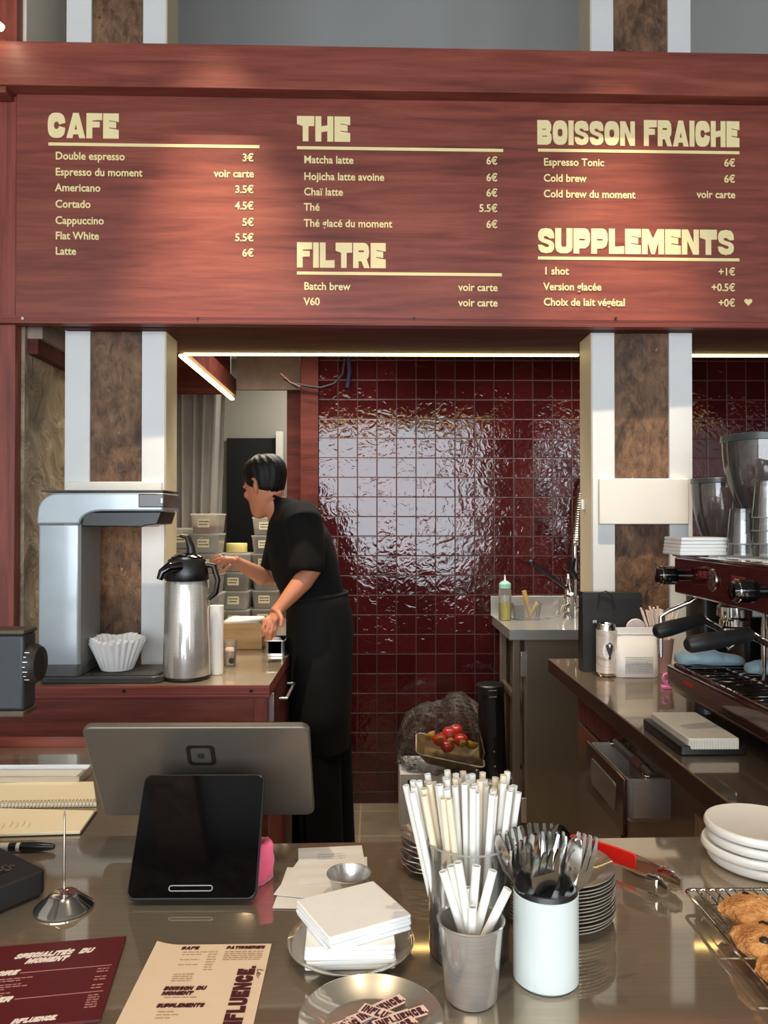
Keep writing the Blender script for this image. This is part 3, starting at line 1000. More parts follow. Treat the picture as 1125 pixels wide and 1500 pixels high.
# base tray
b = MB()
x0, x1 = X(55, yb), X(238, yb)
b.prism(rrect(x0, x1, yb, yb + 0.20, 0.035), ZC + 0.0008, ZC + 0.022, axis='z')
base = b.build('base_tray', P('dark_grey_plastic', (58, 58, 60), 0.25, coat=0.3), t, bev=0.005, bseg=3)
b = MB(); b.prism(rrect(X(128, yb), x1 - 0.012, yb + 0.012, yb + 0.188, 0.028), ZC + 0.022, ZC + 0.0245, axis='z'); b.build('drip_mat', BLACKM, base, bev=0.001)
b = MB(); b.prism(rrect(x0 + 0.002, X(118, yb), yb - 0.002, yb + 0.17, 0.02), ZC + 0.022, ZC + 0.058, axis='z'); b.build('lower_panel', P('pewter_plastic', (96, 98, 100), 0.25, metal=0.3, coat=0.3), t, bev=0.004)
# upright body
b = MB(); b.prism(rrect(x0 + 0.002, X(116, yb), yb, yb + 0.175, 0.008), ZC + 0.058, Zz(769, yb), axis='z'); b.build('body', SILVER, t, bev=0.002)
b = MB(); b.box(X(116, yb) - 0.001, X(116, yb) + 0.004, yb + 0.006, yb + 0.172, ZC + 0.058, Zz(769, yb)); b.build('inner_side', BRSIDE, t)
# head: an arch seen from the front
arch = []
cx_, cz_, r_ = x0 + 0.062, Zz(722, yb) - 0.062, 0.062
for i in range(9):
    a = R(180 - 90 * i / 8); arch.append((cx_ + r_ * math.cos(a), cz_ + r_ * math.sin(a)))
arch += [q2(240, 721.5), q2(240, 749), q2(148, 749)]
c2 = q2(148, 749); e2 = q2(117, 768)
for i in range(1, 7):
    a = R(90 + 90 * i / 6); arch.append((c2[0] + (c2[0] - e2[0]) * math.cos(a), e2[1] + (c2[1] - e2[1]) * math.sin(a)))
arch += [q2(54, 768)]
arch[0] = (x0, arch[0][1])
b = MB(); b.prism(arch, yb - 0.004, yb + 0.185); hd = b.build('head', SILVER, t, bev=0.006, bseg=3)
b = MB(); b.box(X(60, yb), X(239, yb), yb, yb + 0.18, Zz(720.5, yb), Zz(719, yb) + 0.002); b.build('top_cover', BLACK, hd)
b = MB(); b.box(X(203, yb), X(241, yb), yb - 0.0055, yb + 0.18, Zz(744, yb), Zz(723, yb)); b.build('end_cap', P('dark_end_cap', (70, 66, 66), 0.3, coat=0.3), hd, bev=0.004)
b = MB(); b.box(X(236.3, yb), X(239, yb), yb - 0.0062, yb - 0.005, Zz(737, yb), Zz(730, yb)); b.build('emblem', PLASTICW, hd)
under = [q2(119, 771), q2(120, 757), q2(128, 750), q2(236, 749.5), q2(230, 768), q2(212, 770), q2(208, 772)]
b = MB(); b.prism(under, yb + 0.004, yb + 0.175); b.build('brew_head', BLACK, t, bev=0.003)
# stack of fluted filter papers
def filt(i):
    b = MB()
    prof = []
    def wv(r, z, a):
        k = max(0.0, (z - 0.004) / 0.09)
        return r + 0.0065 * k * math.cos(26 * a), z + 0.004 * k * math.sin(5 * a + i)
    rings = [(0.001, 0.002), (0.045, 0.0), (0.050, 0.01), (0.062, 0.045), (0.078, 0.085), (0.0765, 0.085), (0.0605, 0.046), (0.0485, 0.0115), (0.0435, 0.003), (0.001, 0.004)]
    b.lathe(rings, seg=208, wave=wv)
    return b.build('coffee_filter', NAPKIN, smooth=60)
pf = at(172, 968, 2.468)
labs = ['white fluted paper filter, outermost of the nest on the brewer tray', 'white fluted paper filter, middle one of the nest on the brewer tray', 'white fluted paper filter, innermost of the nest on the brewer tray']
for i in range(3):
    f = filt(i); f.location = (pf.x, 2.468, ZC + 0.026 + 0.007 * i); f.rotation_euler = (0, 0, 0.05 * i); f.scale = (1.07 - 0.02 * i,) * 3
    tag(f, labs[i], 'coffee filter', 'nested filter papers')

# ------------------------------------------------------------------ airpot
ax, ay = X(274, 2.45), 2.45
t = thing('airpot', 'brushed steel airpot flask with a black pump lid and lever', 'airpot', (ax, ay, ZC))
b = MB(); b.lathe([(0, 0), (0.072, 0), (0.075, 0.004), (0.075, 0.010), (0.0735, 0.012)], (ax, ay, ZC + 0.0008), 48); b.build('foot_ring', BLACK, t)
b = MB(); b.lathe([(0.0735, 0.012), (0.0735, 0.02), (0.066, 0.300), (0.062, 0.310), (0, 0.310)], (ax, ay, ZC), 56); b.build('flask', STEEL, t)
zt_ = ZC + 0.31
b = MB(); b.lathe([(0.0, 0), (0.066, 0), (0.068, 0.004), (0.066, 0.03), (0.060, 0.060), (0.056, 0.068), (0, 0.068)], (ax, ay, zt_), 40); b.build('collar', BLACK, t)
b = MB(); b.lathe([(0, 0.068), (0.050, 0.068), (0.050, 0.074), (0.030, 0.086), (0, 0.087)], (ax, ay, zt_), 32); b.build('pump_lid', GLOSSBLACK, t)
b = MB(); b.tube([(ax - 0.01, ay - 0.05, zt_ + 0.045), (ax - 0.035, ay - 0.075, zt_ + 0.045), (ax - 0.055, ay - 0.085, zt_ + 0.03), (ax - 0.062, ay - 0.088, zt_ + 0.008)], [0.02, 0.018, 0.013, 0.010], 14); b.build('spout', GLOSSBLACK, t)
b = MB(); b.tube([(ax + 0.015, ay, zt_ + 0.075), (ax + 0.012, ay, zt_ + 0.105), (ax + 0.001, ay, zt_ + 0.137), (ax - 0.022, ay, zt_ + 0.142)], [0.016, 0.013, 0.010, 0.007], 12)
b.build('lever', BLACK, t)
b = MB(); b.tube([(ax + 0.055, ay, zt_ + 0.05), (ax + 0.085, ay, zt_ + 0.045), (ax + 0.098, ay, zt_ + 0.0), (ax + 0.092, ay, zt_ - 0.04), (ax + 0.070, ay, zt_ - 0.06)], [0.011, 0.010, 0.009, 0.009, 0.008], 12)
b.build('handle', BLACK, t)
b = MB(); b.tube([(ax - 0.066, ay - 0.01, zt_ + 0.012), (ax - 0.074, ay - 0.02, zt_ + 0.014)], 0.008, 10); b.build('pivot', BLACK, t)

# white sleeve, small clear cup, wooden box beside the airpot
p = at(318, 987, 2.47)
b = MB(); b.lathe([(0, 0), (0.0195, 0), (0.0225, 0.222), (0.021, 0.222), (0.019, 0.21), (0, 0.21)], (X(318, 2.51), 2.51, ZC + 0.0008), 28)
tag(b.build('paper_cup_stack', PAPER), 'slim white column of nested paper cups right of the steel airpot', 'paper cups')
CLEARC = clear('clear_plastic', haze=0.14)
t = thing('clear_cup', 'small clear plastic cup of pink sachets beside the wooden box', 'cup', (X(336, 2.62), 2.62, ZC))
c = (X(337, 2.66), 2.66, ZC + 0.0008)
b = MB(); b.lathe([(0, 0), (0.020, 0), (0.026, 0.085), (0.025, 0.085), (0.019, 0.002), (0, 0.002)], c, 24); b.build('cup', CLEARC, t)
b = MB(); b.lathe([(0, 0.003), (0.018, 0.003), (0.0215, 0.05), (0.012, 0.06), (0, 0.055)], c, 16); b.disp(0.002, 90).build('sachets', P('pale_pink', (214, 176, 160), 0.7), t)
b = MB(); b.tube([(c[0] + 0.012, 2.635, c[2] + 0.02), (c[0] + 0.012, 2.631, c[2] + 0.02)], 0.010, 14); b.build('dot_sticker', BLACK, t)

yx = 2.99
t = thing('wooden_box', 'open pale wooden box on the left counter in front of the stacked tubs', 'box', (X(356, yx), yx + 0.09, ZC))
x0, x1 = X(322, yx), X(384, yx); z0, z1 = ZC + 0.0008, Zz(913, yx)
b = MB()
b.box(x0, x1, yx, yx + 0.012, z0, z1); b.box(x0, x1, yx + 0.188, yx + 0.20, z0, z1); b.box(x0, x0 + 0.012, yx + 0.012, yx + 0.188, z0, z1); b.box(x1 - 0.012, x1, yx + 0.012, yx + 0.188, z0, z1); b.box(x0 + 0.012, x1 - 0.012, yx + 0.012, yx + 0.188, z0, z0 + 0.012)
b.build('box_body', BOXWOOD, t, bev=0.001)
b = MB(); b.prism(rrect(x0 + 0.014, x1 - 0.014, yx + 0.014, yx + 0.186, 0.01), z0 + 0.013, z1 + 0.006, axis='z'); b.build('paper_liner', PAPER, t, bev=0.004)

# ------------------------------------------------------------------ stacked tubs
TUB = clear('milky_tub', haze=0.38, hazecol=(222, 220, 212))
LIDM = clear('tub_lid', haze=0.45, hazecol=(225, 224, 218))
LABEL = P('cream_label', (236, 226, 190), 0.7)
INKM = P('dark_ink', (48, 44, 42), 0.6)
FILLS = {'orange': P('orange_flakes', (188, 112, 52), 0.8, vary=0.4, vscale=160), 'brown': P('brown_powder', (78, 56, 42), 0.8, vary=0.2, vscale=120), 'cream': P('cream_powder', (214, 196, 168), 0.85, vary=0.1), 'dark': P('dark_jars', (58, 50, 48), 0.5, vary=0.3, vscale=60), 'white': P('white_sugar', (222, 218, 208), 0.85)}


def tub(fill, lab=True, w_=0.128, d_=0.15, h=0.074, fl=0.5, text_='OAT'):
    t = thing('food_tub', 'x', 'tub')
    hw, hd_ = w_ / 2, d_ / 2
    k = 0.86
    ring = lambda s, z: [Vector((x_ * s, y_ * s, z)) for x_, y_ in rrect(-hw, hw, -hd_, hd_, 0.018, 4)]
    b = MB(); b.loft([ring(k, 0), ring(0.985, h - 0.006), ring(0.97, h - 0.006), ring(k - 0.02, 0.002)])
    b.build('tub_body', TUB, t)
    b = MB(); b.loft([ring(1.0, h - 0.007), ring(1.03, h - 0.007), ring(1.03, h - 0.001), ring(0.9, h - 0.001)]); b.build('lid', LIDM, t, bev=0.001)
    if fill:
        b = MB(); zz = 0.003 + (h - 0.014) * fl; s2 = k + (0.985 - k) * fl - 0.03
        b.loft([ring(k - 0.035, 0.003), ring(s2, zz), ring(s2 * 0.6, zz + 0.004)]); b.build('contents', FILLS[fill], t)
    if lab:
        b = MB(); b.box(-0.03, 0.022, -hd_ * 0.96 - 0.002, -hd_ * 0.96 - 0.0012, h * 0.30, h * 0.72)
        lb = b.build('label', LABEL, t, smooth=0)
        b = MB()
        for r_ in range(2):
            xx = -0.024
            while xx < 0.012:
                ln = random.uniform(0.003, 0.008)
                b.box(xx, xx + ln, -hd_ * 0.96 - 0.0026, -hd_ * 0.96 - 0.0019, h * (0.56 - 0.15 * r_), h * (0.62 - 0.15 * r_)); xx += ln + 0.002
        b.build('handwriting', INKM, lb, smooth=0)
    return t


protos = {}
cols = [  # px centre, Y, top px, n, fills bottom -> top, where
    (270, 3.52, 773, 5, ['white', 'cream', 'brown', 'white', 'cream'], 'stack behind the airpot lever'),
    (305, 3.46, 752, 6, ['white', 'cream', 'dark', 'cream', 'white', 'orange'], 'tall stack beside the curtain'),
    (348, 3.62, 809, 4, ['dark', 'white', 'brown', 'cream'], 'low stack under the yellow roll'),
    (391, 3.68, 757, 6, ['brown', 'cream', 'white', 'dark', 'brown', 'cream'], 'stack half behind the barista'),
]
ords = ['bottom tub', 'second tub up', 'third tub up', 'fourth tub up', 'fifth tub up', 'sixth tub up']
for px, Y, ty, n, fl, where in cols:
    ztop = Zz(ty, Y)
    pitch = (ztop - ZC - 0.001) / n
    for i in range(n):
        tp = i == n - 1
        t = tub(fl[i], True, h=pitch - 0.001, fl=random.uniform(0.45, 0.8) if not tp else 0.42)
        t.location = (X(px, Y) + random.uniform(-.003, .003), Y, ZC + 0.001 + pitch * i)
        t.rotation_euler = (0, 0, random.uniform(-0.05, 0.05))
        nm = {'orange': 'orange flakes', 'brown': 'brown powder', 'cream': 'cream powder', 'dark': 'dark pieces', 'white': 'white powder'}[fl[i]]
        t['label'] = 'tub of %s, %s of the %s' % (nm, 'top tub' if tp else ords[i], where)
        t['group'] = 'stacked food tubs on the left counter'
zr = Zz(809, 3.62)
b = MB(); b.lathe([(0.022, 0), (0.048, 0), (0.049, 0.002), (0.049, 0.040), (0.048, 0.042), (0.022, 0.042)], (X(347, 3.62), 3.62, zr + 0.001), 32)
tag(b.build('tape_roll', P('yellow_tape', (214, 196, 120), 0.5)), 'pale yellow roll of tape lying on top of the low tub stack', 'tape')
b = MB(); b.lathe([(0, 0), (0.050, 0), (0.053, 0.04), (0.050, 0.046), (0.048, 0.040), (0, 0.04)], (X(358, 3.42), 3.42, ZC + 0.001), 32)
tag(b.build('round_tin', STEEL_DARK), 'low round metal tin in front of the low tub stack', 'tin')

# steel pan under the barista's hand
yt = 2.86
t = thing('steel_pan', 'small deep steel pan under the hand of the barista', 'pan', (-0.40, yt, ZC))
x0, x1 = X(388, yt), X(420, yt)
ro = rrect(x0, x1, yt - 0.03, yt + 0.12, 0.012); ri = rrect(x0 + 0.006, x1 - 0.006, yt - 0.024, yt + 0.114, 0.010)
b = MB(); b.loft([[Vector((p_[0], p_[1], z_)) for p_ in r_] for r_, z_ in ((ri, ZC + 0.001), (ri, ZC + 0.055), (ro, ZC + 0.056), (ro, ZC + 0.059), (ri, ZC + 0.059), (ri, ZC + 0.01))]); b.build('pan_body', STEEL, t)
b = MB(); b.ell(((x0 + x1) / 2, yt + 0.03, ZC + 0.045), 0.022, 0.04, 0.018, 14); b.build('white_cloth', NAPKIN, t)

# ------------------------------------------------------------------ sink corner
ZSK = Zz(902, YW)
sx0 = 0.603
t = thing('sink_unit', 'stainless steel sink cabinet against the tiled wall', 'sink', (1.2, 3.7, 0))
b = MB(); yf_ = 3.44
bx0, bx1, by0, by1 = 0.86, 1.5, 3.52, 3.86
outer = [(sx0, yf_), (2.0, yf_), (2.0, YW - 0.002), (sx0, YW - 0.002)]
# top with a sunk bowl
for x_a, x_b, y_a, y_b in ((sx0, bx0, yf_, YW - 0.002), (bx1, 2.0, yf_, YW - 0.002), (bx0, bx1, yf_, by0), (bx0, bx1, by1, YW - 0.002)):
    b.box(x_a, x_b, y_a, y_b, ZSK - 0.045, ZSK)
b.build('worktop', STEEL, t)
b = MB(); b.loft([[Vector((x_, y_, z_)) for x_, y_ in rrect(bx0 + d, bx1 - d, by0 + d, by1 - d, 0.04)] for d, z_ in ((0.0, ZSK - 0.001), (0.01, ZSK - 0.02), (0.02, ZSK - 0.16), (0.1, ZSK - 0.165))]); b.build('bowl', STEEL, t)
b = MB(); b.box(sx0 - 0.008, 2.0, YW - 0.014, YW - 0.002, ZSK, Zz(873, YW)); b.build('splashback', STEEL, t, bev=0.001)
b = MB(); b.box(X(768, 3.50), 2.0, 3.50, YW - 0.004, 0.0, ZSK - 0.047); b.build('cabinet', STEEL_DARK, t)
b = MB(); b.box(X(770, 3.49), 1.35, 3.482, 3.499, 0.012, ZSK - 0.075); dr = b.build('door', STEEL_DARK, t, bev=0.002)
for z_ in (ZSK - 0.16, 0.14):
    b = MB(); b.box(X(762, 3.49), X(770, 3.49), 3.476, 3.492, z_ - 0.055, z_ + 0.055); b.build('hinge', STEEL, dr, bev=0.002)
for y_ in (3.52, 3.88):
    b = MB(); b.box(sx0 + 0.03, sx0 + 0.062, y_, y_ + 0.032, 0.0, ZSK - 0.045); b.build('leg', STEEL_DARK, t, bev=0.002)
b = MB(); b.box(sx0 + 0.035, sx0 + 0.055, 3.56, 3.88, 0.62, 0.645); b.build('cross_rail', STEEL_DARK, t)

# faucet with spring hose
t = thing('spray_faucet', 'chrome kitchen faucet with a spring hose and a long black lever', 'faucet', (X(835, 3.88), 3.88, ZSK))
fx, fy = X(832, 3.88), 3.88
b = MB(); b.lathe([(0, 0), (0.03, 0), (0.03, 0.006), (0.022, 0.02), (0.02, 0.08), (0.024, 0.09), (0.02, 0.16), (0.012, 0.17), (0.012, 0.22), (0, 0.22)], (fx, fy, ZSK + 0.0008), 24); b.build('body', CHROME, t)
b = MB(); b.tube([(fx - 0.005, fy - 0.02, ZSK + 0.06), (fx - 0.03, fy - 0.05, ZSK + 0.06), (fx - 0.035, fy - 0.055, ZSK + 0.03)], [0.013, 0.013, 0.016], 14)
b.tube([(fx, fy, ZSK + 0.15), (fx - 0.01, fy - 0.06, ZSK + 0.17), (fx - 0.015, fy - 0.12, ZSK + 0.13)], 0.011, 12); b.build('spout', CHROME, t)
l0 = Vector((fx - 0.01, fy - 0.01, Zz(862, 3.87))); l1 = at(778, 824, 3.84)
b = MB(); b.tube([l0, l0.lerp(l1, 0.5), l1], [0.010, 0.010, 0.011], 12); b.ell(l1, 0.019, 0.019, 0.019, 14); b.build('lever', BLACK, t)
hx_ = X(842, 3.90)
b = MB(); b.cyl((hx_, 3.9, ZSK + 0.0008), (hx_, 3.9, ZSK + 0.36), 0.011, seg=14); b.build('riser', CHROME, t)
hel = []
for i in range(360):
    a = i / 360 * 2 * PI * 26
    k = i / 360
    hel.append((hx_ + 0.006 + 0.02 * k * k * 1.4 + 0.017 * math.cos(a), 3.9 + 0.017 * math.sin(a), ZSK + 0.36 + 0.30 * k))
b = MB(); b.tube(hel, 0.0045, 6); b.build('spring_hose', CHROME, t)
b = MB(); b.tube([(hx_ + 0.034, 3.9, ZSK + 0.66), (hx_ + 0.06, 3.9, ZSK + 0.71), (hx_ + 0.12, 3.9, ZSK + 0.72), (hx_ + 0.15, 3.9, ZSK + 0.66), (hx_ + 0.15, 3.9, ZSK + 0.5)], 0.014, 10); b.build('hose_bend', BLACK, t)
b = MB(); b.tube([(hx_ - 0.002, 3.88, ZSK + 0.20), (hx_ - 0.03, 3.86, ZSK + 0.24), (hx_ - 0.02, 3.86, ZSK + 0.3)], 0.016, 12); b.build('bracket', BLACK, t)
b = MB(); b.tube([(fx + 0.045, fy - 0.06, ZSK + 0.0008), (fx + 0.045, fy - 0.06, ZSK + 0.05)], 0.016, 14); b.tube([(fx + 0.045, fy - 0.06, ZSK + 0.05), (fx + 0.02, fy - 0.08, ZSK + 0.055)], 0.008, 10); b.build('tap_knob', CHROME, t)

# squeeze bottle
yq = 3.78
t = thing('squeeze_bottle', 'clear squeeze bottle of yellow liquid with a mint green cap', 'bottle', (X(739, yq), yq, ZSK))
c = (X(739.5, yq), yq, ZSK + 0.0008)
b = MB(); b.lathe([(0, 0), (0.029, 0), (0.031, 0.006), (0.031, 0.145), (0.026, 0.155), (0.0, 0.155)], c, 28); b.build('bottle_body', clear('bottle_plastic', haze=0.22), t)
b = MB(); b.lathe([(0, 0.002), (0.027, 0.002), (0.0285, 0.008), (0.0285, 0.082), (0, 0.082)], c, 24); b.build('yellow_liquid', P('yellow_soap', (206, 186, 20), 0.2), t)
b = MB(); b.lathe([(0, 0.156), (0.029, 0.156), (0.029, 0.178), (0.018, 0.188), (0.012, 0.192), (0, 0.192)], c, 28); b.build('cap', P('mint_plastic', (150, 206, 184), 0.45), t)
b = MB(); b.lathe([(0, 0.192), (0.006, 0.192), (0.0025, 0.222), (0, 0.222)], c, 14); b.build('nozzle', PLASTICW, t)

# caddy with sponge and brushes
yq = 3.76
x0, x1 = X(751, yq), X(794, yq)
t = thing('sink_caddy', 'clear sink caddy with a scouring pad beside the squeeze bottle', 'caddy', ((x0 + x1) / 2, yq + 0.04, ZSK))
z0, z1 = ZSK + 0.001, Zz(884, yq)
o_ = lambda s, z: [Vector(((x0 + x1) / 2 + (x_ - (x0 + x1) / 2) * s, yq + 0.05 + (y_ - yq - 0.05) * s, z)) for x_, y_ in rrect(x0, x1, yq, yq + 0.10, 0.012)]
b = MB(); b.loft([o_(0.82, z0), o_(1.0, z1), o_(0.97, z1), o_(0.8, z0 + 0.003)]); b.build('basket', clear('caddy_plastic', haze=0.12), t)
b = MB(); b.box(x0 + 0.012, x0 + 0.062, yq + 0.028, yq + 0.05, z0 + 0.006, z1 - 0.012); b.disp(0.001, 100).build('scouring_pad', P('grey_scourer', (110, 108, 102), 0.8, vary=0.4, vscale=300, bump=0.5), t)
for i, (a0, a1, col) in enumerate((((x0 + 0.10, z0 + 0.01), (x0 + 0.068, z1 + 0.055), (196, 152, 84)), ((x0 + 0.095, z0 + 0.008), (x0 + 0.138, z1 - 0.004), (180, 150, 96)))):
    b = MB(); b.tube([(a0[0], yq + 0.07, a0[1]), ((a0[0] + a1[0]) / 2, yq + 0.07, (a0[1] + a1[1]) / 2), (a1[0], yq + 0.07, a1[1])], [0.010, 0.011, 0.012], 12)
    tag(b.build('dish_brush', P('bamboo', col, 0.5, vary=0.1)), ['tall bamboo brush handle leaning in the clear sink caddy', 'short bamboo brush handle at the right of the sink caddy'][i], 'brush', 'brushes in the sink caddy')

# ------------------------------------------------------------------ things on the floor by the sink
yb2 = 3.61
t = thing('white_carton', 'white carton on the floor against the tiled wall', 'carton', (0.2, 3.75, 0))
x0, x1 = X(586, yb2), X(662, yb2)
b = MB(); b.box(x0, x1, yb2, yb2 + 0.28, 0.001, 0.262); b.build('carton_body', P('white_card', (208, 204, 196), 0.7), t, bev=0.002)
b = MB(); b.box(X(597, yb2), X(600, yb2), yb2 - 0.001, yb2, 0.20, 0.235); b.build('slot', BLACK, t)
bx_, by_ = X(706, 3.70), 3.73
t = thing('white_bucket', 'white lidded plastic bucket under the black cylinder case', 'bucket', (bx_, by_, 0))
b = MB(); b.lathe([(0, 0.001), (0.125, 0.001), (0.14, 0.205), (0, 0.205)], (bx_, by_, 0), 44); b.build('bucket_body', P('white_pail', (206, 202, 192), 0.45), t)
b = MB(); b.lathe([(0, 0.206), (0.143, 0.200), (0.152, 0.202), (0.152, 0.222), (0.146, 0.228), (0.138, 0.222), (0, 0.222)], (bx_, by_, 0), 44); b.build('lid', P('white_pail_lid', (198, 192, 182), 0.4), t)
tx, ty = X(722, 3.72), 3.72
t = thing('cylinder_case', 'tall black cylindrical case with a buckle standing on the bucket', 'case', (tx, ty, 0.23))
Mt = Matrix.Translation((tx, ty, 0.223)) @ Matrix.Rotation(R(-2.0), 4, 'Y')
def lat(b, prof, seg=36):
    return b.lathe(prof, (0, 0, 0), seg, M=Mt)
b = MB(); lat(b, [(0, 0.003), (0.064, 0.003), (0.064, 0.40), (0, 0.40)]); b.build('case_body', P('black_leather', (16, 16, 18), 0.4, bump=0.2, bscale=300), t)
b = MB(); lat(b, [(0, 0.40), (0.068, 0.395), (0.068, 0.432), (0.062, 0.438), (0, 0.438)]); b.build('lid', P('black_leather_lid', (20, 20, 22), 0.4), t)
b = MB(); b.box(-0.012, 0.012, -0.0715, -0.062, 0.20, 0.405, M=Mt); b.build('strap', BLACKM, t)
b = MB(); b.tube([Mt @ Vector(p_) for p_ in ((-0.018, -0.073, 0.39), (0.018, -0.073, 0.39), (0.018, -0.073, 0.42), (-0.018, -0.073, 0.42))], 0.0035, 8, closed=True); b.build('buckle', CHROME, t)
for z_ in (0.37, 0.13, 0.06):
    b = MB(); b.ell(Mt @ Vector((0, -0.0665, z_)), 0.005, 0.004, 0.005, 10); b.build('rivet', CHROME, t)
# bag of fruit
cx_, cy_ = X(652, 3.72), 3.72
t = thing('fruit_bag', 'crinkled clear plastic bag of fruit slumped on the carton and bucket', 'bag', (cx_, cy_, 0.27))
CRK = clear('crinkled_film', haze=0.012, rough=0.05, crinkle=0.7, ior=1.28)
b = MB()
bl, br_ = X(583, 3.7), X(712, 3.7)
prof = [(0.60, 0.268), (0.94, 0.268), (1.02, 0.34), (0.98, 0.44), (0.80, 0.52), (0.45, 0.565), (0.12, 0.56)]
rings = []
for s_, z_ in prof:
    ring = []
    for i in range(64):
        a = 2 * PI * i / 64
        rr = s_ * (1 + 0.05 * math.sin(9 * a + z_ * 20) + 0.03 * math.sin(17 * a))
        tilt = 0.06 * max(0, math.cos(a)) * (z_ - 0.268) / 0.3
        ring.append(Vector(((bl + br_) / 2 + (br_ - bl) / 2 * rr * math.cos(a), cy_ + 0.15 * rr * math.sin(a), z_ + tilt)))
    rings.append(ring)
b.loft(rings); b.disp(0.016, 22, 3.0)
for v in b.bm.verts:
    v.co.z = max(v.co.z, 0.2645)
b.build('film', CRK, t, smooth=180)
b = MB(); b.tube([at(584, 1118, 3.55), at(592, 1085, 3.57), at(620, 1062, 3.6)], [0.012, 0.006, 0.02], 8); b.disp(0.006, 60).build('twisted_edge', CRK, t)
# tray inside
t = thing('fruit_tray', 'brown moulded fruit tray tilted inside the clear bag', 'tray', (cx_ + 0.01, cy_ - 0.02, 0.30))
Mt = Matrix.Translation((cx_ + 0.02, cy_ - 0.01, 0.345)) @ Matrix.Rotation(R(12), 4, 'Y') @ Matrix.Rotation(R(14), 4, 'X')
b = MB(); b.loft([[Mt @ Vector((x_, y_, z_)) for x_, y_ in rrect(-0.165 * s_, 0.165 * s_, -0.10 * s_, 0.10 * s_, 0.03)] for s_, z_ in ((0.7, -0.055), (1.0, 0.0), (0.97, 0.0), (0.68, -0.048))]); b.build('tray_body', P('brown_tray', (122, 98, 60), 0.5, vary=0.3, vscale=40), t)
b = MB(); b.tube([Mt @ Vector((x_, y_, 0.001)) for x_, y_ in rrect(-0.165, 0.165, -0.10, 0.10, 0.03)], 0.003, 6, closed=True); b.build('pale_rim', P('pale_rim', (214, 204, 176), 0.5), t)
BAN = P('banana', (176, 138, 50), 0.5, vary=0.35, vscale=30)
for i in range(5):
    b = MB()
    pts = []
    for k in range(9):
        a = R(-50 + 100 * k / 8)
        pts.append(Vector((0.10 * math.sin(a), 0.05 * math.cos(a) - 0.05, 0.0)))
    b.tube(pts, [0.004, 0.011, 0.016, 0.018, 0.0185, 0.018, 0.016, 0.010, 0.004], 12)
    o = b.build('banana', BAN)
    o.location = Mt @ Vector((-0.11 + 0.05 * i, -0.01, 0.052))
    o.rotation_euler = (R(-70), R(8), R(74 + 8 * i))
    tag(o, ['leftmost ripe banana in the clear fruit bag', 'banana left of the tomatoes in the clear fruit bag', 'banana under the tomatoes in the clear fruit bag', 'banana right of the tomatoes in the clear fruit bag', 'rightmost ripe banana in the clear fruit bag'][i], 'banana', 'bananas in the fruit bag')
TOM = P('red_tomato', (186, 40, 22), 0.2, vary=0.15, coat=0.3)
for i, (px, py, Y, r_) in enumerate(((658, 1074, 3.70, 0.036), (644, 1084, 3.67, 0.034), (675, 1084, 3.68, 0.036), (655, 1093, 3.65, 0.035), (668, 1070, 3.73, 0.034))):
    t = thing('tomato', 'x', 'tomato', at(px, py, Y), group='tomatoes in the fruit bag')
    b = MB(); b.lathe([(0, -0.8 * r_), (0.5 * r_, -0.75 * r_), (0.9 * r_, -0.35 * r_), (r_, 0), (0.9 * r_, 0.45 * r_), (0.5 * r_, 0.78 * r_), (0.15 * r_, 0.72 * r_), (0, 0.68 * r_)], (0, 0, 0), 24); b.build('tomato_flesh', TOM, t, local=True, smooth=80)
    b = MB(); b.lathe([(0, 0.7 * r_), (0.28 * r_, 0.76 * r_), (0.05 * r_, 0.8 * r_), (0, 0.95 * r_)], (0, 0, 0), 10, wave=lambda r, z, a: (r * (1 + 0.6 * math.cos(5 * a)), z)); b.build('stem', P('green_stem', (70, 90, 40), 0.6), t, local=True)
    t['label'] = ['topmost red tomato in the clear fruit bag', 'leftmost red tomato in the clear fruit bag', 'rightmost red tomato in the clear fruit bag', 'front lower red tomato in the clear fruit bag', 'rear red tomato behind the topmost one in the fruit bag'][i]
# dark pan stored beside the sink leg
t = thing('dustpan', 'dark dustpan leaning beside the bucket under the sink', 'dustpan', (0.70, 3.72, 0.0))
b = MB(); b.box(0.0, 0.012, -0.06, 0.06, 0.0, 0.16, M=Matrix.Translation((0.675, 3.62, 0.30)) @ Matrix.Rotation(R(25), 4, 'Y')); b.build('pan', BLACK, t, bev=0.004)
b = MB(); b.tube([(0.70, 3.62, 0.31), (0.69, 3.62, 0.15), (0.68, 3.62, 0.002)], 0.012, 10); b.build('handle', BLACKM, t)
# ------------------------------------------------------------------ small goods on the espresso counter
ZG = ZC + 0.0008
yb = 2.53
x0, x1 = X(854, yb), X(942, yb)
t = thing('black_paper_bag', 'black paper carrier bag standing at the foot of the plated post', 'bag', ((x0 + x1) / 2, yb + 0.03, ZC))
zt_ = Zz(869, yb)
b = MB()
yy = 0.030
b.loft([[Vector((x0 + a * (x1 - x0) + j, yb + s_ * k + 0.033, z_)) for a, s_, j in ((0, -1, 0), (0.5, -1, 0), (1, -1, 0), (1, 0, -g), (1, 1, 0), (0.5, 1, 0), (0, 1, 0), (0, 0, g))] for k, g, z_ in ((yy, 0, ZG), (yy, 0.0, ZG + 0.05), (yy, 0.006, ZG + 0.13), (0.024, 0.012, zt_ - 0.02), (0.02, 0.016, zt_))], cap=True)
b.build('bag_body', P('black_card', (17, 17, 18), 0.55, vary=0.2, bump=0.1, bscale=60), t, smooth=0)
xm = (x0 + x1) / 2 - 0.015
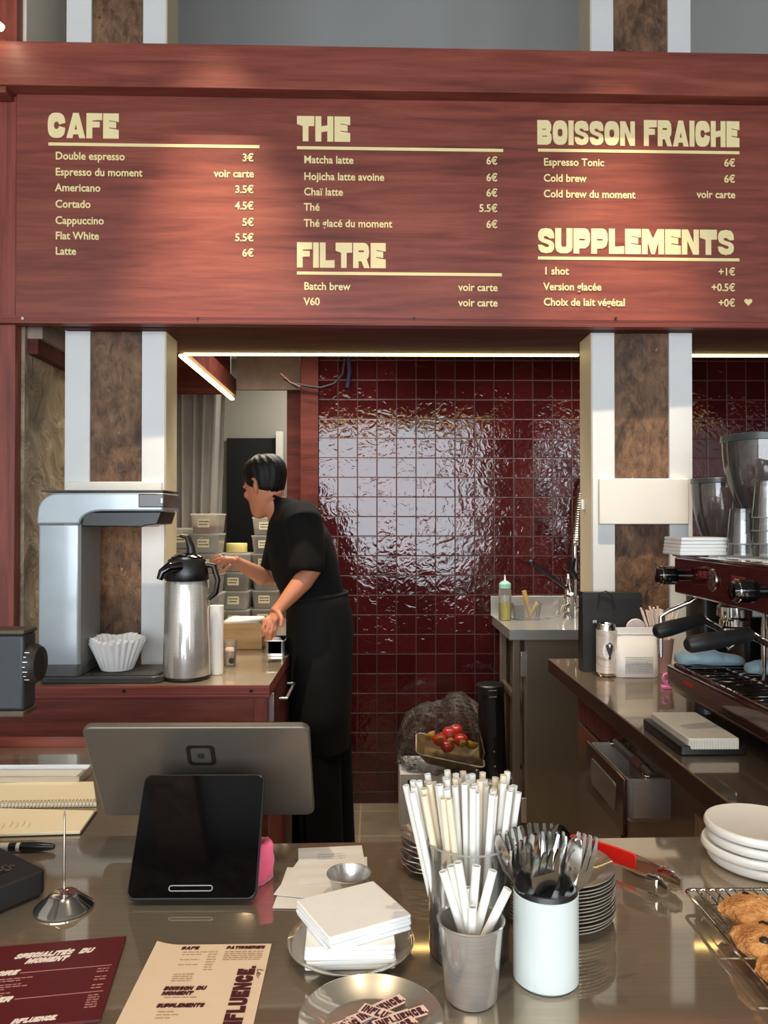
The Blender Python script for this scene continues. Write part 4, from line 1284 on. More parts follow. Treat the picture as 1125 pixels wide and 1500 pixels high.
b = MB(); b.tube([(xm - 0.035, yb + 0.008, zt_ - 0.055), (xm - 0.028, yb + 0.006, zt_ + 0.0), (xm - 0.008, yb + 0.004, zt_ + 0.006), (xm + 0.012, yb + 0.004, zt_ - 0.01), (xm + 0.022, yb + 0.001, zt_ - 0.055)], 0.0025, 6); b.build('cord_handle', BLACKM, t)
text('m', 0.018, Matrix.Translation((X(868, yb), yb + 0.0012, Zz(913, yb))), PAPER, 'lettering', t)

yc_ = 2.47
t = thing('drink_can', 'tall pale printed drink can with a dark cartoon-like figure beside the black bag', 'can', (X(888, yc_), yc_, ZC))
t['label'] = 'tall pale drink can printed with a dark figure, beside the white pouch'
c = (X(888, yc_), yc_, ZG)
rc = 0.0325
b = MB(); b.lathe([(0, 0.003), (0.024, 0.0), (0.026, 0.0), (rc, 0.012), (rc, 0.148), (0.0275, 0.163), (0.0275, 0.166), (0.0255, 0.167), (0.0245, 0.162), (0, 0.162)], c, 44); b.build('can_body', CHROME, t)
def can_mat():
    m = NT('can_print')
    v = m.coord((1, 1, 1))
    f = m.noise(m.coord((8, 8, 28)), 1.2, 3, 0.5, 2.0)
    m.link(m.ramp(f, [(0.3, lin((176, 160, 152))), (0.5, lin((210, 202, 190))), (0.7, lin((196, 178, 186)))]), m.b.inputs['Base Color'])
    m.b.inputs['Roughness'].default_value = 0.3; m.b.inputs['Metallic'].default_value = 0.2
    return m.m
b = MB(); b.lathe([(rc + 0.0003, 0.012), (rc + 0.0003, 0.148)], c, 44); sl = b.build('printed_sleeve', can_mat(), t)
def wrap(poly, mat, name, par, rad, off=0.0006):
    """poly in (arc length, z) wrapped on the can's front"""
    b = MB()
    f = [b.bm.verts.new((c[0] + (rad + off) * math.sin(s_ / rad), c[1] - (rad + off) * math.cos(s_ / rad), c[2] + z_)) for s_, z_ in poly]
    b.bm.faces.new(f)
    return b.build(name, mat, par, smooth=0)
wrap([(0.024 * math.cos(2 * PI * i / 30) + 0.002, 0.085 + 0.030 * math.sin(2 * PI * i / 30)) for i in range(30)], PAPER, 'white_oval', sl, rc)
fig = [(-0.004, 0.057), (-0.002, 0.068), (-0.006, 0.078), (-0.010, 0.090), (-0.012, 0.102), (-0.008, 0.104), (-0.004, 0.108), (0.0, 0.111), (0.004, 0.108), (0.008, 0.104), (0.012, 0.098), (0.010, 0.092), (0.008, 0.080), (0.004, 0.068), (0.004, 0.057)]
wrap(fig, INKM, 'dark_figure', sl, rc, 0.0010)
wrap([(-0.003, 0.1), (0.0, 0.094), (0.003, 0.1), (0.002, 0.105), (-0.002, 0.105)], PAPER, 'pale_shirt', sl, rc, 0.0014)
wrap([(-0.026, 0.128), (0.012, 0.131), (0.012, 0.143), (-0.026, 0.140)], P('yellow_print', (204, 196, 70), 0.5), 'yellow_patch', sl, rc, 0.0008)
wrap([(-0.006, 0.020), (0.022, 0.021), (0.022, 0.028), (-0.006, 0.027)], P('yellow_print_low', (206, 196, 90), 0.5), 'yellow_band', sl, rc, 0.0008)

yp = 2.43
x0, x1 = X(903, yp), X(968, yp)
t = thing('coffee_pouch', 'square white coffee pouch with faint grey print on the espresso counter', 'pouch', ((x0 + x1) / 2, yp + 0.02, ZC))
zt_ = Zz(922, yp)
hh = zt_ - ZG
xc_ = (x0 + x1) / 2; hw = (x1 - x0) / 2
rings = []
for f_, dpt, wd in ((0.0, 0.030, 0.97), (0.04, 0.033, 0.99), (0.25, 0.034, 0.99), (0.5, 0.028, 0.98), (0.72, 0.014, 0.975), (0.86, 0.004, 0.975), (0.88, 0.0035, 0.985), (1.0, 0.0025, 0.985)):
    ring = []
    for i in range(32):
        a = 2 * PI * i / 32
        cc, ss = math.cos(a), math.sin(a)
        ring.append(Vector((xc_ + hw * wd * math.copysign(abs(cc) ** 0.45, cc), yp + 0.034 + dpt * math.copysign(abs(ss) ** 0.8, ss), ZG + hh * f_)))
    rings.append(ring)
b = MB(); b.loft(rings); b.disp(0.0012, 40).build('pouch_body', P('white_foil', (214, 214, 212), 0.4, vary=0.02, bump=0.1, bscale=60), t, smooth=60)
b = MB(); b.box(xc_ - hw * 0.97, xc_ + hw * 0.97, yp + 0.028, yp + 0.0305, ZG + hh * 0.85, ZG + hh * 0.87); b.build('zip_seal', P('grey_seal', (190, 190, 190), 0.4), t)
GREYINK = P('grey_ink', (150, 150, 150), 0.6)
b = MB()
for r_ in range(10):
    z_ = ZG + hh * (0.41 - 0.035 * r_)
    xx = xc_ - hw * 0.62
    while xx < xc_ + hw * 0.6:
        ln = random.uniform(0.003, 0.012)
        b.box(xx, min(xx + ln, xc_ + hw * 0.62), yp - 0.0022, yp - 0.0008, z_, z_ + 0.0022); xx += ln + 0.002
    if r_ == 4: pass
b.build('printed_lines', GREYINK, t, smooth=0)

# pale disc and straw cup behind the pouch
yd = 2.505
b = MB(); b.tube([(X(931, yd), yd, ZG + 0.146), (X(931, yd), yd + 0.008, ZG + 0.147)], 0.031, 36)
pd = thing('round_coaster', 'round pale pink coaster leaning behind the white coffee pouch', 'coaster', (X(931, yd), yd, ZC))
b.build('disc', P('pale_pink_card', (222, 208, 208), 0.6), pd, bev=0.001)
b = MB(); b.box(X(931, yd) - 0.02, X(931, yd) + 0.02, yd + 0.001, yd + 0.008, ZG, ZG + 0.12); b.build('stand', PLASTICW, pd)
xs, ys = X(971, 2.50), 2.52
t = thing('straw_cup', 'pink paper cup full of straws behind the coffee pouch', 'cup', (xs, ys, ZC))
b = MB(); b.lathe([(0, 0), (0.028, 0), (0.040, 0.11), (0.0415, 0.112), (0.0385, 0.110), (0.027, 0.002), (0, 0.002)], (xs, ys, ZG), 32); b.build('cup_body', P('dusty_pink_paper', (186, 150, 146), 0.6), t)
STR2 = P('blush_straw', (226, 208, 196), 0.6)
random.seed(3)
for i in range(22):
    a = random.uniform(0, 2 * PI); r_ = 0.02 * math.sqrt(random.random())
    lean = Vector((-0.07 + 0.125 * (i % 11) / 10 + random.uniform(-.008, .008), random.uniform(-0.03, 0.03), 0.21 + random.uniform(-0.012, 0.008)))
    p0 = Vector((xs + r_ * math.cos(a) * 0.6, ys + r_ * math.sin(a) * 0.6, ZG + 0.003))
    top = Vector((xs, ys, ZG)) + Vector((lean.x * 0.9, lean.y, lean.z))
    b = MB(); b.tube([p0, top], 0.0034, 8)
    tag(b.build('paper_straw', STR2), 'blush paper straw standing in the pink cup behind the pouch', 'straw', 'blush straws in the pink cup')

# pink clip
yk = 2.28
t = thing('pink_clip', 'small pink plastic clip lying beside the machine drip tray', 'clip', (X(975, yk), yk, ZC))
PINKP = P('pink_plastic', (226, 130, 190), 0.4)
b = MB(); b.tube([(X(975, yk) + 0.009 * math.cos(a), yk, ZG + 0.03 + 0.012 * math.sin(a)) for a in [2 * PI * i / 16 for i in range(16)]], 0.0045, 8, closed=True); b.build('loop', PINKP, t)
b = MB(); b.box(X(969, yk), X(981, yk), yk - 0.012, yk + 0.012, ZG, ZG + 0.008); b.box(X(973, yk), X(979, yk), yk - 0.003, yk + 0.003, ZG + 0.008, ZG + 0.018); b.build('jaw', PINKP, t, bev=0.001)

# ------------------------------------------------------------------ espresso machine
MXF, MY0, MY1 = 0.826, 1.22, 2.115
REDM = P('dark_red_enamel', (66, 14, 18), 0.15, coat=0.6, vary=0.05)
t = thing('espresso_machine', 'dark red espresso machine with chrome groups on the right counter', 'espresso machine', (1.1, 1.7, ZC))
ztop = 1.45 - 53 * 2.1 / FPX
zlow = Zz(869, 2.11)
b = MB(); b.prism([(MXF, zlow), (1.46, zlow - 0.02), (1.46, ztop), (MXF, ztop)], MY0, MY1); b.build('upper_body', REDM, t, bev=0.006, bseg=3)
b = MB(); b.box(MXF - 0.004, 1.46, MY0, MY1 + 0.004, ztop, ztop + 0.006); tt = b.build('cup_tray', CHROME, t, bev=0.002)
b = MB()
for k in range(16):
    yy = MY0 + 0.03 + k * 0.055
    b.box(MXF + 0.03, 1.40, yy, yy + 0.006, ztop + 0.006, ztop + 0.0075)
b.build('tray_ribs', STEEL, tt)
b = MB(); b.box(1.05, 1.46, MY0, MY1 - 0.03, ZC + 0.10, zlow + 0.01); b.build('back_body', REDM, t, bev=0.004)
b = MB(); b.box(1.04, 1.05, MY0 + 0.02, MY1 - 0.05, ZC + 0.115, zlow - 0.004); b.build('splash_panel', REDM, t, bev=0.002)
# drip tray
TXF, TY1 = 0.80, 2.10
ztray = Zz(974, 2.10)
b = MB(); b.prism([(TXF, ZC + 0.055), (TXF + 0.02, ZC + 0.03), (1.46, ZC + 0.03), (1.46, ztray - 0.012), (1.05, ztray - 0.012), (1.05, ztray), (TXF, ztray)], MY0, TY1); dt = b.build('base', P('gloss_maroon_base', (58, 26, 24), 0.12, coat=0.6), t, bev=0.003)
b = MB(); b.box(TXF + 0.012, 1.045, MY0 + 0.01, TY1 - 0.012, ztray - 0.001, ztray + 0.001); b.build('tray_well', P('dark_well', (26, 24, 23), 0.3), t)
b = MB()
n = 26
for k in range(n):
    yy = MY0 + 0.03 + (TY1 - MY0 - 0.06) * k / (n - 1)
    b.cyl((TXF + 0.012, yy, ztray + 0.006), (1.04, yy, ztray + 0.006), 0.0028, seg=8)
for xx in (TXF + 0.014, 0.92, 1.035):
    b.cyl((xx, MY0 + 0.02, ztray + 0.004), (xx, TY1 - 0.02, ztray + 0.004), 0.0035, seg=8)
b.build('drip_grid', CHROME, t)
b = MB(); b.box(TXF - 0.0008, TXF + 0.001, 1.93, 1.99, ztray - 0.028, ztray - 0.018); b.build('red_badge', P('red_badge', (170, 20, 26), 0.4), t)
for y_ in (MY0 + 0.1, TY1 - 0.1):
    for x_ in (TXF + 0.06, 1.38):
        b = MB(); b.lathe([(0, 0), (0.03, 0), (0.026, 0.032), (0, 0.032)], (x_, y_, ZG), 18); b.build('foot', BLACK, t)
# push buttons, badge
RBTN = P('red_button', (120, 24, 30), 0.3)
for yc0 in (1.945, 1.76):
    for k in range(3):
        b = MB(); b.box(MXF - 0.003, MXF + 0.001, yc0 - 0.022 * k - 0.008, yc0 - 0.022 * k + 0.008, zlow + 0.055, zlow + 0.072); b.build('red_button', RBTN, t, bev=0.001)
b = MB(); b.lathe([(0, 0), (0.026, 0), (0.028, 0.003), (0.026, 0.006), (0, 0.006)], seg=36, M=Matrix.Translation((MXF, 1.868, zlow + 0.054)) @ Matrix.Rotation(-PI / 2, 4, 'Y')); bd = b.build('round_emblem', CHROME, t)
b = MB()
for k in (-1, 0, 1):
    b.box(MXF - 0.0072, MXF - 0.006, 1.868 - 0.012 + 0.004 * abs(k), 1.868 + 0.012 - 0.004 * abs(k), zlow + 0.052 + 0.011 * k, zlow + 0.056 + 0.011 * k)
b.build('emblem_bars', INKM, bd)
# steam knobs
for y_, z_ in ((2.05, 1.302), (1.62, 1.300)):
    M = Matrix.Translation((MXF, y_, z_)) @ Matrix.Rotation(-PI / 2, 4, 'Y')
    b = MB(); b.lathe([(0, 0), (0.015, 0), (0.015, 0.02), (0.022, 0.022), (0.024, 0.03), (0.024, 0.062), (0.019, 0.072), (0, 0.074)], seg=36, M=M, wave=lambda r, z, a: (r * (1 + (0.05 * math.cos(9 * a) if r > 0.02 else 0)), z)); kn = b.build('steam_knob', GLOSSBLACK, t)
    b = MB(); b.tube([M @ Vector((0.0245 * math.cos(2 * PI * i / 24), 0.0245 * math.sin(2 * PI * i / 24), 0.0615)) for i in range(24)], 0.0016, 6, closed=True); b.build('chrome_ring', CHROME, kn)
# groups
for y_ in (1.97, 1.72):
    cx_ = 0.925
    b = MB(); b.lathe([(0, 0), (0.030, 0), (0.036, 0.004), (0.036, 0.018), (0.032, 0.022), (0.042, 0.028), (0.042, 0.052), (0.030, 0.062), (0.028, 0.085), (0, 0.085)], (cx_, y_, zlow - 0.074), 36); g = b.build('brew_group', CHROME, t)
    b = MB(); b.box(cx_ - 0.02, 1.05, y_ - 0.022, y_ + 0.022, zlow - 0.05, zlow - 0.005); b.build('group_neck', CHROME, g, bev=0.005)
# steam wand
b = MB(); b.tube([(MXF + 0.05, 2.06, zlow + 0.0), (MXF + 0.02, 2.06, zlow - 0.02), (MXF - 0.03, 2.075, zlow - 0.045), (MXF - 0.05, 2.08, zlow - 0.06), (MXF - 0.052, 2.08, zlow - 0.17)], 0.0065, 12); b.build('steam_wand', CHROME, t)
for y_ in (1.87, 1.60):
    b = MB(); b.lathe([(0, 0), (0.020, 0), (0.020, 0.003), (0, 0.003)], seg=24, M=Matrix.Translation((1.039, y_, ZC + 0.17)) @ Matrix.Rotation(-PI / 2, 4, 'Y')); b.build('oval_badge', CHROME, t)
b = MB(); b.tube([(0.94, 1.85, ztray + 0.008), (0.94, 1.85, zlow - 0.01)], 0.005, 10); b.build('water_spout', CHROME, t)

for i, (y_, pa, pb) in enumerate(((1.97, (960, 926), (1040, 907)), (1.72, (1006, 945), (1097, 929)))):
    t = thing('portafilter', ['portafilter with a black handle locked in the farther brew group', 'portafilter with a black handle locked in the nearer brew group'][i], 'portafilter', (0.925, y_, zlow - 0.1), group='portafilters on the espresso machine')
    zb_ = zlow - 0.088
    b = MB(); b.lathe([(0, -0.012), (0.016, -0.012), (0.028, -0.004), (0.034, 0.0), (0.034, 0.013), (0, 0.013)], (0.925, y_, zb_), 32); b.build('basket', CHROME, t)
    h0 = Vector((0.835, y_ - 0.02, at(pb[0], pb[1], y_ - 0.02).z)); yh = y_ - 0.06
    h1 = at(pa[0], pa[1], yh)
    b = MB(); b.tube([(0.895, y_ - 0.006, zb_ + 0.004), h0.lerp(Vector((0.895, y_, zb_)), 0.3), h0], [0.009, 0.009, 0.0105], 12); b.build('neck', CHROME, t)
    d = h1 - h0
    b = MB(); b.tube([h0, h0 + d * 0.04, h0 + d * 0.3, h0 + d * 0.7, h0 + d * 0.95, h1], [0.012, 0.0165, 0.017, 0.0195, 0.0185, 0.012], 20); b.build('handle', P('black_rubber', (26, 26, 27), 0.5), t)
    b = MB(); b.tube([(0.925, y_ - 0.004, zb_ - 0.012), (0.925, y_ - 0.004, zb_ - 0.028), (0.905, y_ - 0.004, zb_ - 0.04)], 0.007, 10); b.build('spout', CHROME, t)

# blue cloths on the drip tray
CL = P('pale_blue_cloth', (150, 178, 188), 0.95, vary=0.08, vscale=60, sheen=0.3, bump=0.3, bscale=400)
for i, (x0, x1, y_, r_) in enumerate(((0.812, 0.965, 2.055, 0.024), (0.94, 1.02, 1.93, 0.020))):
    b = MB()
    rings = []
    for k in range(15):
        f_ = k / 14
        rr = r_ * (0.55 + 0.55 * math.sin(PI * min(1, 0.15 + f_ * 0.8)) + 0.08 * math.sin(f_ * 16))
        rings.append([Vector((x0 + (x1 - x0) * f_ + 0.01 * math.sin(k), y_ - 0.02 * f_ + rr * 1.5 * math.cos(2 * PI * j / 24), ztray + 0.0095 + rr * (0.75 + 0.75 * math.sin(2 * PI * j / 24)))) for j in range(24)])
    b.loft(rings); b.disp(0.003, 50)
    for v in b.bm.verts:
        v.co.z = max(v.co.z, ztray + 0.0095)
    tag(b.build('cleaning_cloth', CL, smooth=180), ['long rolled pale blue cloth at the far end of the drip tray', 'short pale blue cloth under the nearer portafilter'][i], 'cloth', 'blue cloths on the drip tray')

# scale box in front of the machine
x0, x1, y0, y1 = 0.648, 0.772, 1.635, 1.86
t = thing('barista_scale', 'flat black scale with a ribbed white cover on the espresso counter', 'scale', ((x0 + x1) / 2, 1.75, ZC))
b = MB(); b.prism(rrect(x0, x1 + 0.02, y0 - 0.005, y1, 0.008), ZG, ZG + 0.020, axis='z'); b.build('scale_base', BLACK, t, bev=0.002)
b = MB(); b.prism(rrect(x0 + 0.018, x1 + 0.004, y0 - 0.006, y1 - 0.004, 0.008), ZG + 0.012, ZG + 0.036, axis='z'); cv = b.build('cover', P('frosted_cover', (196, 192, 180), 0.35), t, bev=0.003)
b = MB()
for k in range(18):
    xx = x0 + 0.024 + k * 0.0057
    b.box(xx, xx + 0.0025, y0 - 0.008, y0 - 0.0055, ZG + 0.014, ZG + 0.032)
b.build('front_ribs', P('frosted_ribs', (206, 202, 190), 0.35), cv)

# paper and glasses on top of the machine
zt_ = ztop + 0.0085
ya = 1.96
for i in range(5):
    b = MB(); b.prism(rrect(X(996, ya) + 0.001 * i, X(1066, ya) - 0.002 * (i % 2), ya, ya + 0.12, 0.004), zt_ + 0.0094 * i, zt_ + 0.0092 * (i + 1), axis='z')
    tag(b.build('folded_napkin', NAPKIN, bev=0.002), ['bottom white folded napkin of the pile on the espresso machine', 'second white folded napkin up on the espresso machine', 'middle white folded napkin of the pile on the espresso machine', 'fourth white folded napkin up on the espresso machine', 'top white folded napkin of the pile on the espresso machine'][i], 'napkin', 'napkins on the espresso machine')
GLASS = clear('drinking_glass', haze=0.05, ior=1.7)
def tumbler(r0, r1, h):
    t = thing('glass_tumbler', 'x', 'glass')
    b = MB(); b.lathe([(0, 0.0), (r0, 0.0), (r1, h), (r1 - 0.0025, h), (r0 - 0.002, 0.010), (0, 0.010)], seg=28, wave=lambda r, z, a: (r * (1 + 0.012 * math.cos(10 * a)), z)); b.build('glass_wall', GLASS, t, local=True, smooth=60)
    b = MB(); b.tube([(r1 * math.cos(2 * PI * i / 28), r1 * math.sin(2 * PI * i / 28), h) for i in range(28)], 0.0017, 6, closed=True); b.build('rim', clear('glass_rim', haze=0.35), t, local=True)
    return t
g0 = tumbler(0.028, 0.036, 0.088)
spots = [(1087, 1.93, 0, 0, 'inverted glass tumbler closest to the napkins on the machine'), (1087, 1.93, 0.030, 0, 'glass tumbler nested over the one by the napkins'), (1125, 1.86, 0, 0, 'lowest glass tumbler of the tall nested pile on the machine'), (1125, 1.86, 0.032, 0, 'second glass tumbler up in the tall nested pile'), (1125, 1.86, 0.064, 0, 'third glass tumbler up in the tall nested pile'), (1125, 1.86, 0.096, 0, 'topmost glass tumbler of the tall nested pile'), (1150, 1.78, 0, 0, 'glass tumbler at the right edge behind the nearer knob')]
for i, (px, Y, dz, _, lb) in enumerate(spots):
    g = g0 if i == 0 else copy_thing(g0, (0, 0, 0))
    hgt = 0.088
    g.location = (X(px, Y), Y, zt_ + 0.001 + hgt + dz); g.rotation_euler = (PI, 0, 0.3 * i)
    tag(g, lb, 'glass', 'glass tumblers on the espresso machine')

# grinders behind the machine
HOP = clear('clear_hopper', (236, 232, 230), haze=0.05, ior=1.7)
def grinder(x_, y_, r_, ztop_, hh, beans, label):
    t = thing('coffee_grinder', label, 'coffee grinder', (x_, y_, ZC))
    zb_ = ztop_ - hh
    b = MB(); b.prism(rrect(x_ - 0.085, x_ + 0.085, y_ - 0.07, y_ + 0.07, 0.02), ZG, zb_ - 0.02, axis='z'); b.build('body', BLACK, t, bev=0.006)
    b = MB(); b.lathe([(0, -0.022), (0.05, -0.022), (0.05, 0.004), (0, 0.004)], (x_, y_, zb_), 28); b.build('hopper_collar', BLACKM, t)
    prof = []
    for k in range(13):
        f_ = k / 12
        prof.append((0.045 + (r_ - 0.045) * (1 - (1 - f_) ** 2.2), hh * f_ * 0.93))
    b = MB(); b.lathe(prof + [(r - 0.0025, z) for r, z in prof[::-1]], (x_, y_, zb_ + 0.004), 40); b.build('hopper', HOP, t, smooth=60)
    b = MB(); b.lathe([(0, hh * 0.92), (r_ + 0.003, hh * 0.92), (r_ + 0.003, hh), (0, hh + 0.003)], (x_, y_, zb_), 40); b.build('lid', P('grey_green_lid', (52, 60, 60), 0.3), t, bev=0.002)
    if beans:
        pr2 = [(max(0.001, r - 0.006), z + 0.002) for r, z in prof if z < hh * beans]
        b = MB(); b.lathe([(0, pr2[0][1])] + pr2 + [(0, pr2[-1][1] + 0.006)], (x_, y_, zb_ + 0.004), 48)
        m = NT('coffee_beans')
        vo = m.add('ShaderNodeTexVoronoi'); vo.inputs['Scale'].default_value = 110; m.link(m.coord(), vo.inputs['Vector'])
        m.link(m.ramp(vo.outputs['Color'], [(0.1, lin((38, 20, 12))), (0.9, lin((96, 58, 36)))]), m.b.inputs['Base Color'])
        m.b.inputs['Roughness'].default_value = 0.4; m.bump(vo.outputs['Distance'], 1.0, 0.004)
        b.build('coffee_beans', m.m, t, smooth=60)['kind'] = 'stuff'
    return t
grinder(X(1116, 2.30), 2.30, 0.112, Zz(637, 2.30), 0.27, 0.42, 'coffee grinder with a large clear hopper half full of beans')
grinder(X(1052, 2.50), 2.50, 0.082, Zz(701, 2.50), 0.21, 0, 'coffee grinder with a smaller empty hopper next to the plated post')
# ------------------------------------------------------------------ foreground counter, left side
ZG = ZC + 0.0008
random.seed(11)
# counter grinder cut by the left edge of the picture
yg = 1.50
t = thing('counter_grinder', 'dark grey grinder with a ticked adjusting dial at the left end of the front counter', 'coffee grinder', (X(-60, yg), yg + 0.1, ZC))
DG = P('slate_plastic', (40, 46, 50), 0.45, vary=0.08)
gx0, gx1 = X(-170, yg), X(36, yg)
b = MB(); b.box(gx0, gx1, yg, yg + 0.055, Zz(1040, yg), Zz(929, yg)); b.build('head', DG, t, bev=0.006, bseg=3)
BRZ = P('bronze_trim', (72, 60, 48), 0.4)
for za_, zb_ in ((929, 922), (1049, 1040)):
    b = MB(); b.box(gx0 - 0.002, gx1 + 0.001, yg - 0.002, yg + 0.057, Zz(za_, yg), Zz(zb_, yg)); b.build('bronze_rim', BRZ, t, bev=0.003)
b = MB(); b.box(X(-150, yg), X(-40, yg), yg + 0.005, yg + 0.05, ZG, Zz(1049, yg)); b.build('column', BLACKM, t, bev=0.006)
Md = Matrix.Translation((gx1, yg + 0.030, Zz(975, yg))) @ Matrix.Rotation(PI / 2, 4, 'Y')
b = MB(); b.lathe([(0, 0), (0.039, 0), (0.039, 0.010), (0.033, 0.020), (0.020, 0.024), (0, 0.025)], seg=48, M=Md); dl = b.build('dial', BLACKM, t)
b = MB()
for k in range(7):
    a = R(180 + (-42 + 14 * k))
    q = Md @ Matrix.Rotation(R(-90 - 42 + 14 * k), 4, 'Z')
    ln = 0.009 if k % 2 == 0 else 0.005
    b.box(0.0387, 0.0396, -0.0008, 0.0008, 0.001, 0.001 + ln, M=Md @ Matrix.Rotation(R(90 - 42 + 14 * k), 4, 'Z'))
    b.box(0.0387, 0.0396, -0.0008, 0.0008, 0.001, 0.001 + ln, M=Md @ Matrix.Rotation(R(-90 - 42 + 14 * k), 4, 'Z'))
b.build('tick_marks', PLASTICW, dl, smooth=0)

# steel rail tray behind the notebook
t = thing('steel_tray', 'long flat steel tray behind the notebook on the front counter', 'tray', (-0.72, 1.50, ZC))
x0, x1 = -0.95, X(131, 1.5)
b = MB()
b.loft([[Vector((x_, y_, z_)) for x_, y_ in rrect(x0 + d, x1 - d, 1.455 + d, 1.53 - d, 0.006)] for d, z_ in ((0.004, ZG), (0.0, ZG + 0.018), (0.003, ZG + 0.018), (0.006, ZG + 0.004))]); b.build('tray_body', STEEL, t)
b = MB(); b.box(x0 + 0.02, x1 - 0.015, 1.472, 1.515, ZG + 0.0045, ZG + 0.012); b.build('white_strip', PAPER, t, bev=0.001)

# spiral notebook lying open
CPAGE = P('cream_page', (240, 226, 190), 0.8, vary=0.01)
t = thing('spiral_notebook', 'open cream paged spiral notebook beside the register screen', 'notebook', (-0.6, 1.33, ZC))
def g(px, py, z=ZG): return on(px, py, z)
p = {k: g(*v) for k, v in dict(tl=(2, 1152), tr=(137, 1150), mr=(140, 1183), ml=(-30, 1186), br=(117, 1222), br2=(140, 1190), bl=(-60, 1228)).items()}
def slab(pts, z0, z1, name, mat, par, bev=0.0):
    b = MB(); b.prism([(q.x, q.y) for q in pts], z0, z1, axis='z'); return b.build(name, mat, par, smooth=0, bev=bev)
off = Vector((0, 0.004, 0))
slab([p['ml'] + off, p['mr'] + off, p['tr'], p['tl'], g(-40, 1153)], ZG, ZG + 0.007, 'page_block', CPAGE, t, 0.0008)
slab([p['bl'], p['br'], p['br2'] - off, p['ml'] - off], ZG, ZG + 0.005, 'page_block', CPAGE, t, 0.0008)
slab([p['bl'], p['br'] + Vector((0.003, -0.002, 0)), p['br2'] + Vector((0.003, 0, 0)), p['ml']], ZG - 0.0006, ZG + 0.0008, 'cover', BLACKM, t)
b = MB()
a0, a1 = p['ml'], p['mr']
for i in range(30):
    f_ = 0.10 + 0.885 * i / 29
    c_ = a0.lerp(a1, f_) + Vector((0, 0, 0.0078))
    b.tube([c_ + Vector((0.0012 * math.sin(a), 0.0065 * math.cos(a), 0.0065 * math.sin(a))) for a in [2 * PI * k / 12 for k in range(12)]], 0.0008, 5, closed=True)
b.build('spiral_binding', STEEL, t)
b = MB()
for i, (px, py, l_) in enumerate(((2, 1210, 7), (14, 1207, 10), (22, 1209, 6), (32, 1206, 9), (40, 1208, 5))):
    q0, q1 = g(px, py + 4, ZG + 0.0056), g(px + 4, py - 4, ZG + 0.0056)
    b.tube([q0, q0.lerp(q1, 0.6) + Vector((0.002, 0, 0)), q1], 0.0004, 4)
b.build('pencil_writing', P('pencil_grey', (196, 180, 150), 0.8), t)

# marker pen
t = thing('marker_pen', 'black capped marker pen with a grey barrel behind the black box', 'marker', (-0.55, 1.18, ZC))
p0, p1 = on(-12, 1241, ZG + 0.0065), on(80, 1240, ZG + 0.0065)
f = lambda k: p0.lerp(p1, k)
b = MB(); b.tube([f(0), f(0.46)], 0.0062, 18); b.build('barrel', P('grey_barrel', (196, 196, 194), 0.4), t)
b = MB(); b.tube([f(0.46), f(0.47), f(0.80), f(0.83), f(0.97), f(1.0)], [0.0063, 0.0068, 0.0066, 0.0060, 0.0045, 0.003], 18); cp = b.build('cap', BLACK, t)
b = MB(); b.tube([f(0.28), f(0.40)], 0.00625, 18); b.build('black_print', BLACK, t)

# black receipt printer box
t = thing('black_box', 'black rounded device box at the left edge of the front counter', 'device', (-0.52, 1.0, ZC))
c1 = on(68, 1311, ZG); c1.z = 0
u = Vector((-0.80, 0.60, 0)); v = Vector((-0.60, -0.80, 0))
q = [c1 + u * 0.22, c1, c1 + v * 0.10, c1 + v * 0.10 + u * 0.22]
ang = math.atan2(u.y, u.x)
M = Matrix.Translation(c1) @ Matrix.Rotation(ang, 4, 'Z')
b = MB(); b.prism(rrect(0, 0.24, 0, 0.14, 0.008), ZG + 0.003, ZG + 0.034, axis='z', M=M); b.build('casing', BLACKM, t, bev=0.003, bseg=3)
b = MB(); b.prism(rrect(0.004, 0.236, 0.004, 0.136, 0.008), ZG, ZG + 0.003, axis='z', M=M); b.build('foot', BLACK, t)
b = MB(); b.prism(rrect(0.035, 0.085, 0.03, 0.11, 0.004), ZG + 0.034, ZG + 0.0345, axis='z', M=M); b.build('printed_badge', GLOSSBLACK, t)
q_ = on(-6, 1275, ZG + 0.035)
text('SS', 0.022, Matrix.Translation(q_) @ Matrix.Rotation(-PI / 2, 4, 'X') , P('dark_bronze_ink', (70, 56, 46), 0.5), 'lettering', t, bold=0.02)

# receipt spike
cs = on(94, 1330)
t = thing('receipt_spike', 'chrome receipt spike on a round domed base', 'receipt spike', (cs.x, cs.y, ZC))
b = MB(); b.lathe([(0, 0), (0.0365, 0), (0.0368, 0.002), (0.034, 0.005), (0.022, 0.014), (0.018, 0.018), (0.0165, 0.0185), (0.014, 0.017), (0, 0.016)], (cs.x, cs.y, ZG), 48); b.build('base', CHROME, t, smooth=30)
b = MB(); b.tube([(cs.x, cs.y, ZG + 0.015), (cs.x, cs.y, ZG + 0.118), (cs.x, cs.y, ZG + 0.126)], [0.0014, 0.0013, 0.0003], 10); b.build('spike', CHROME, t)

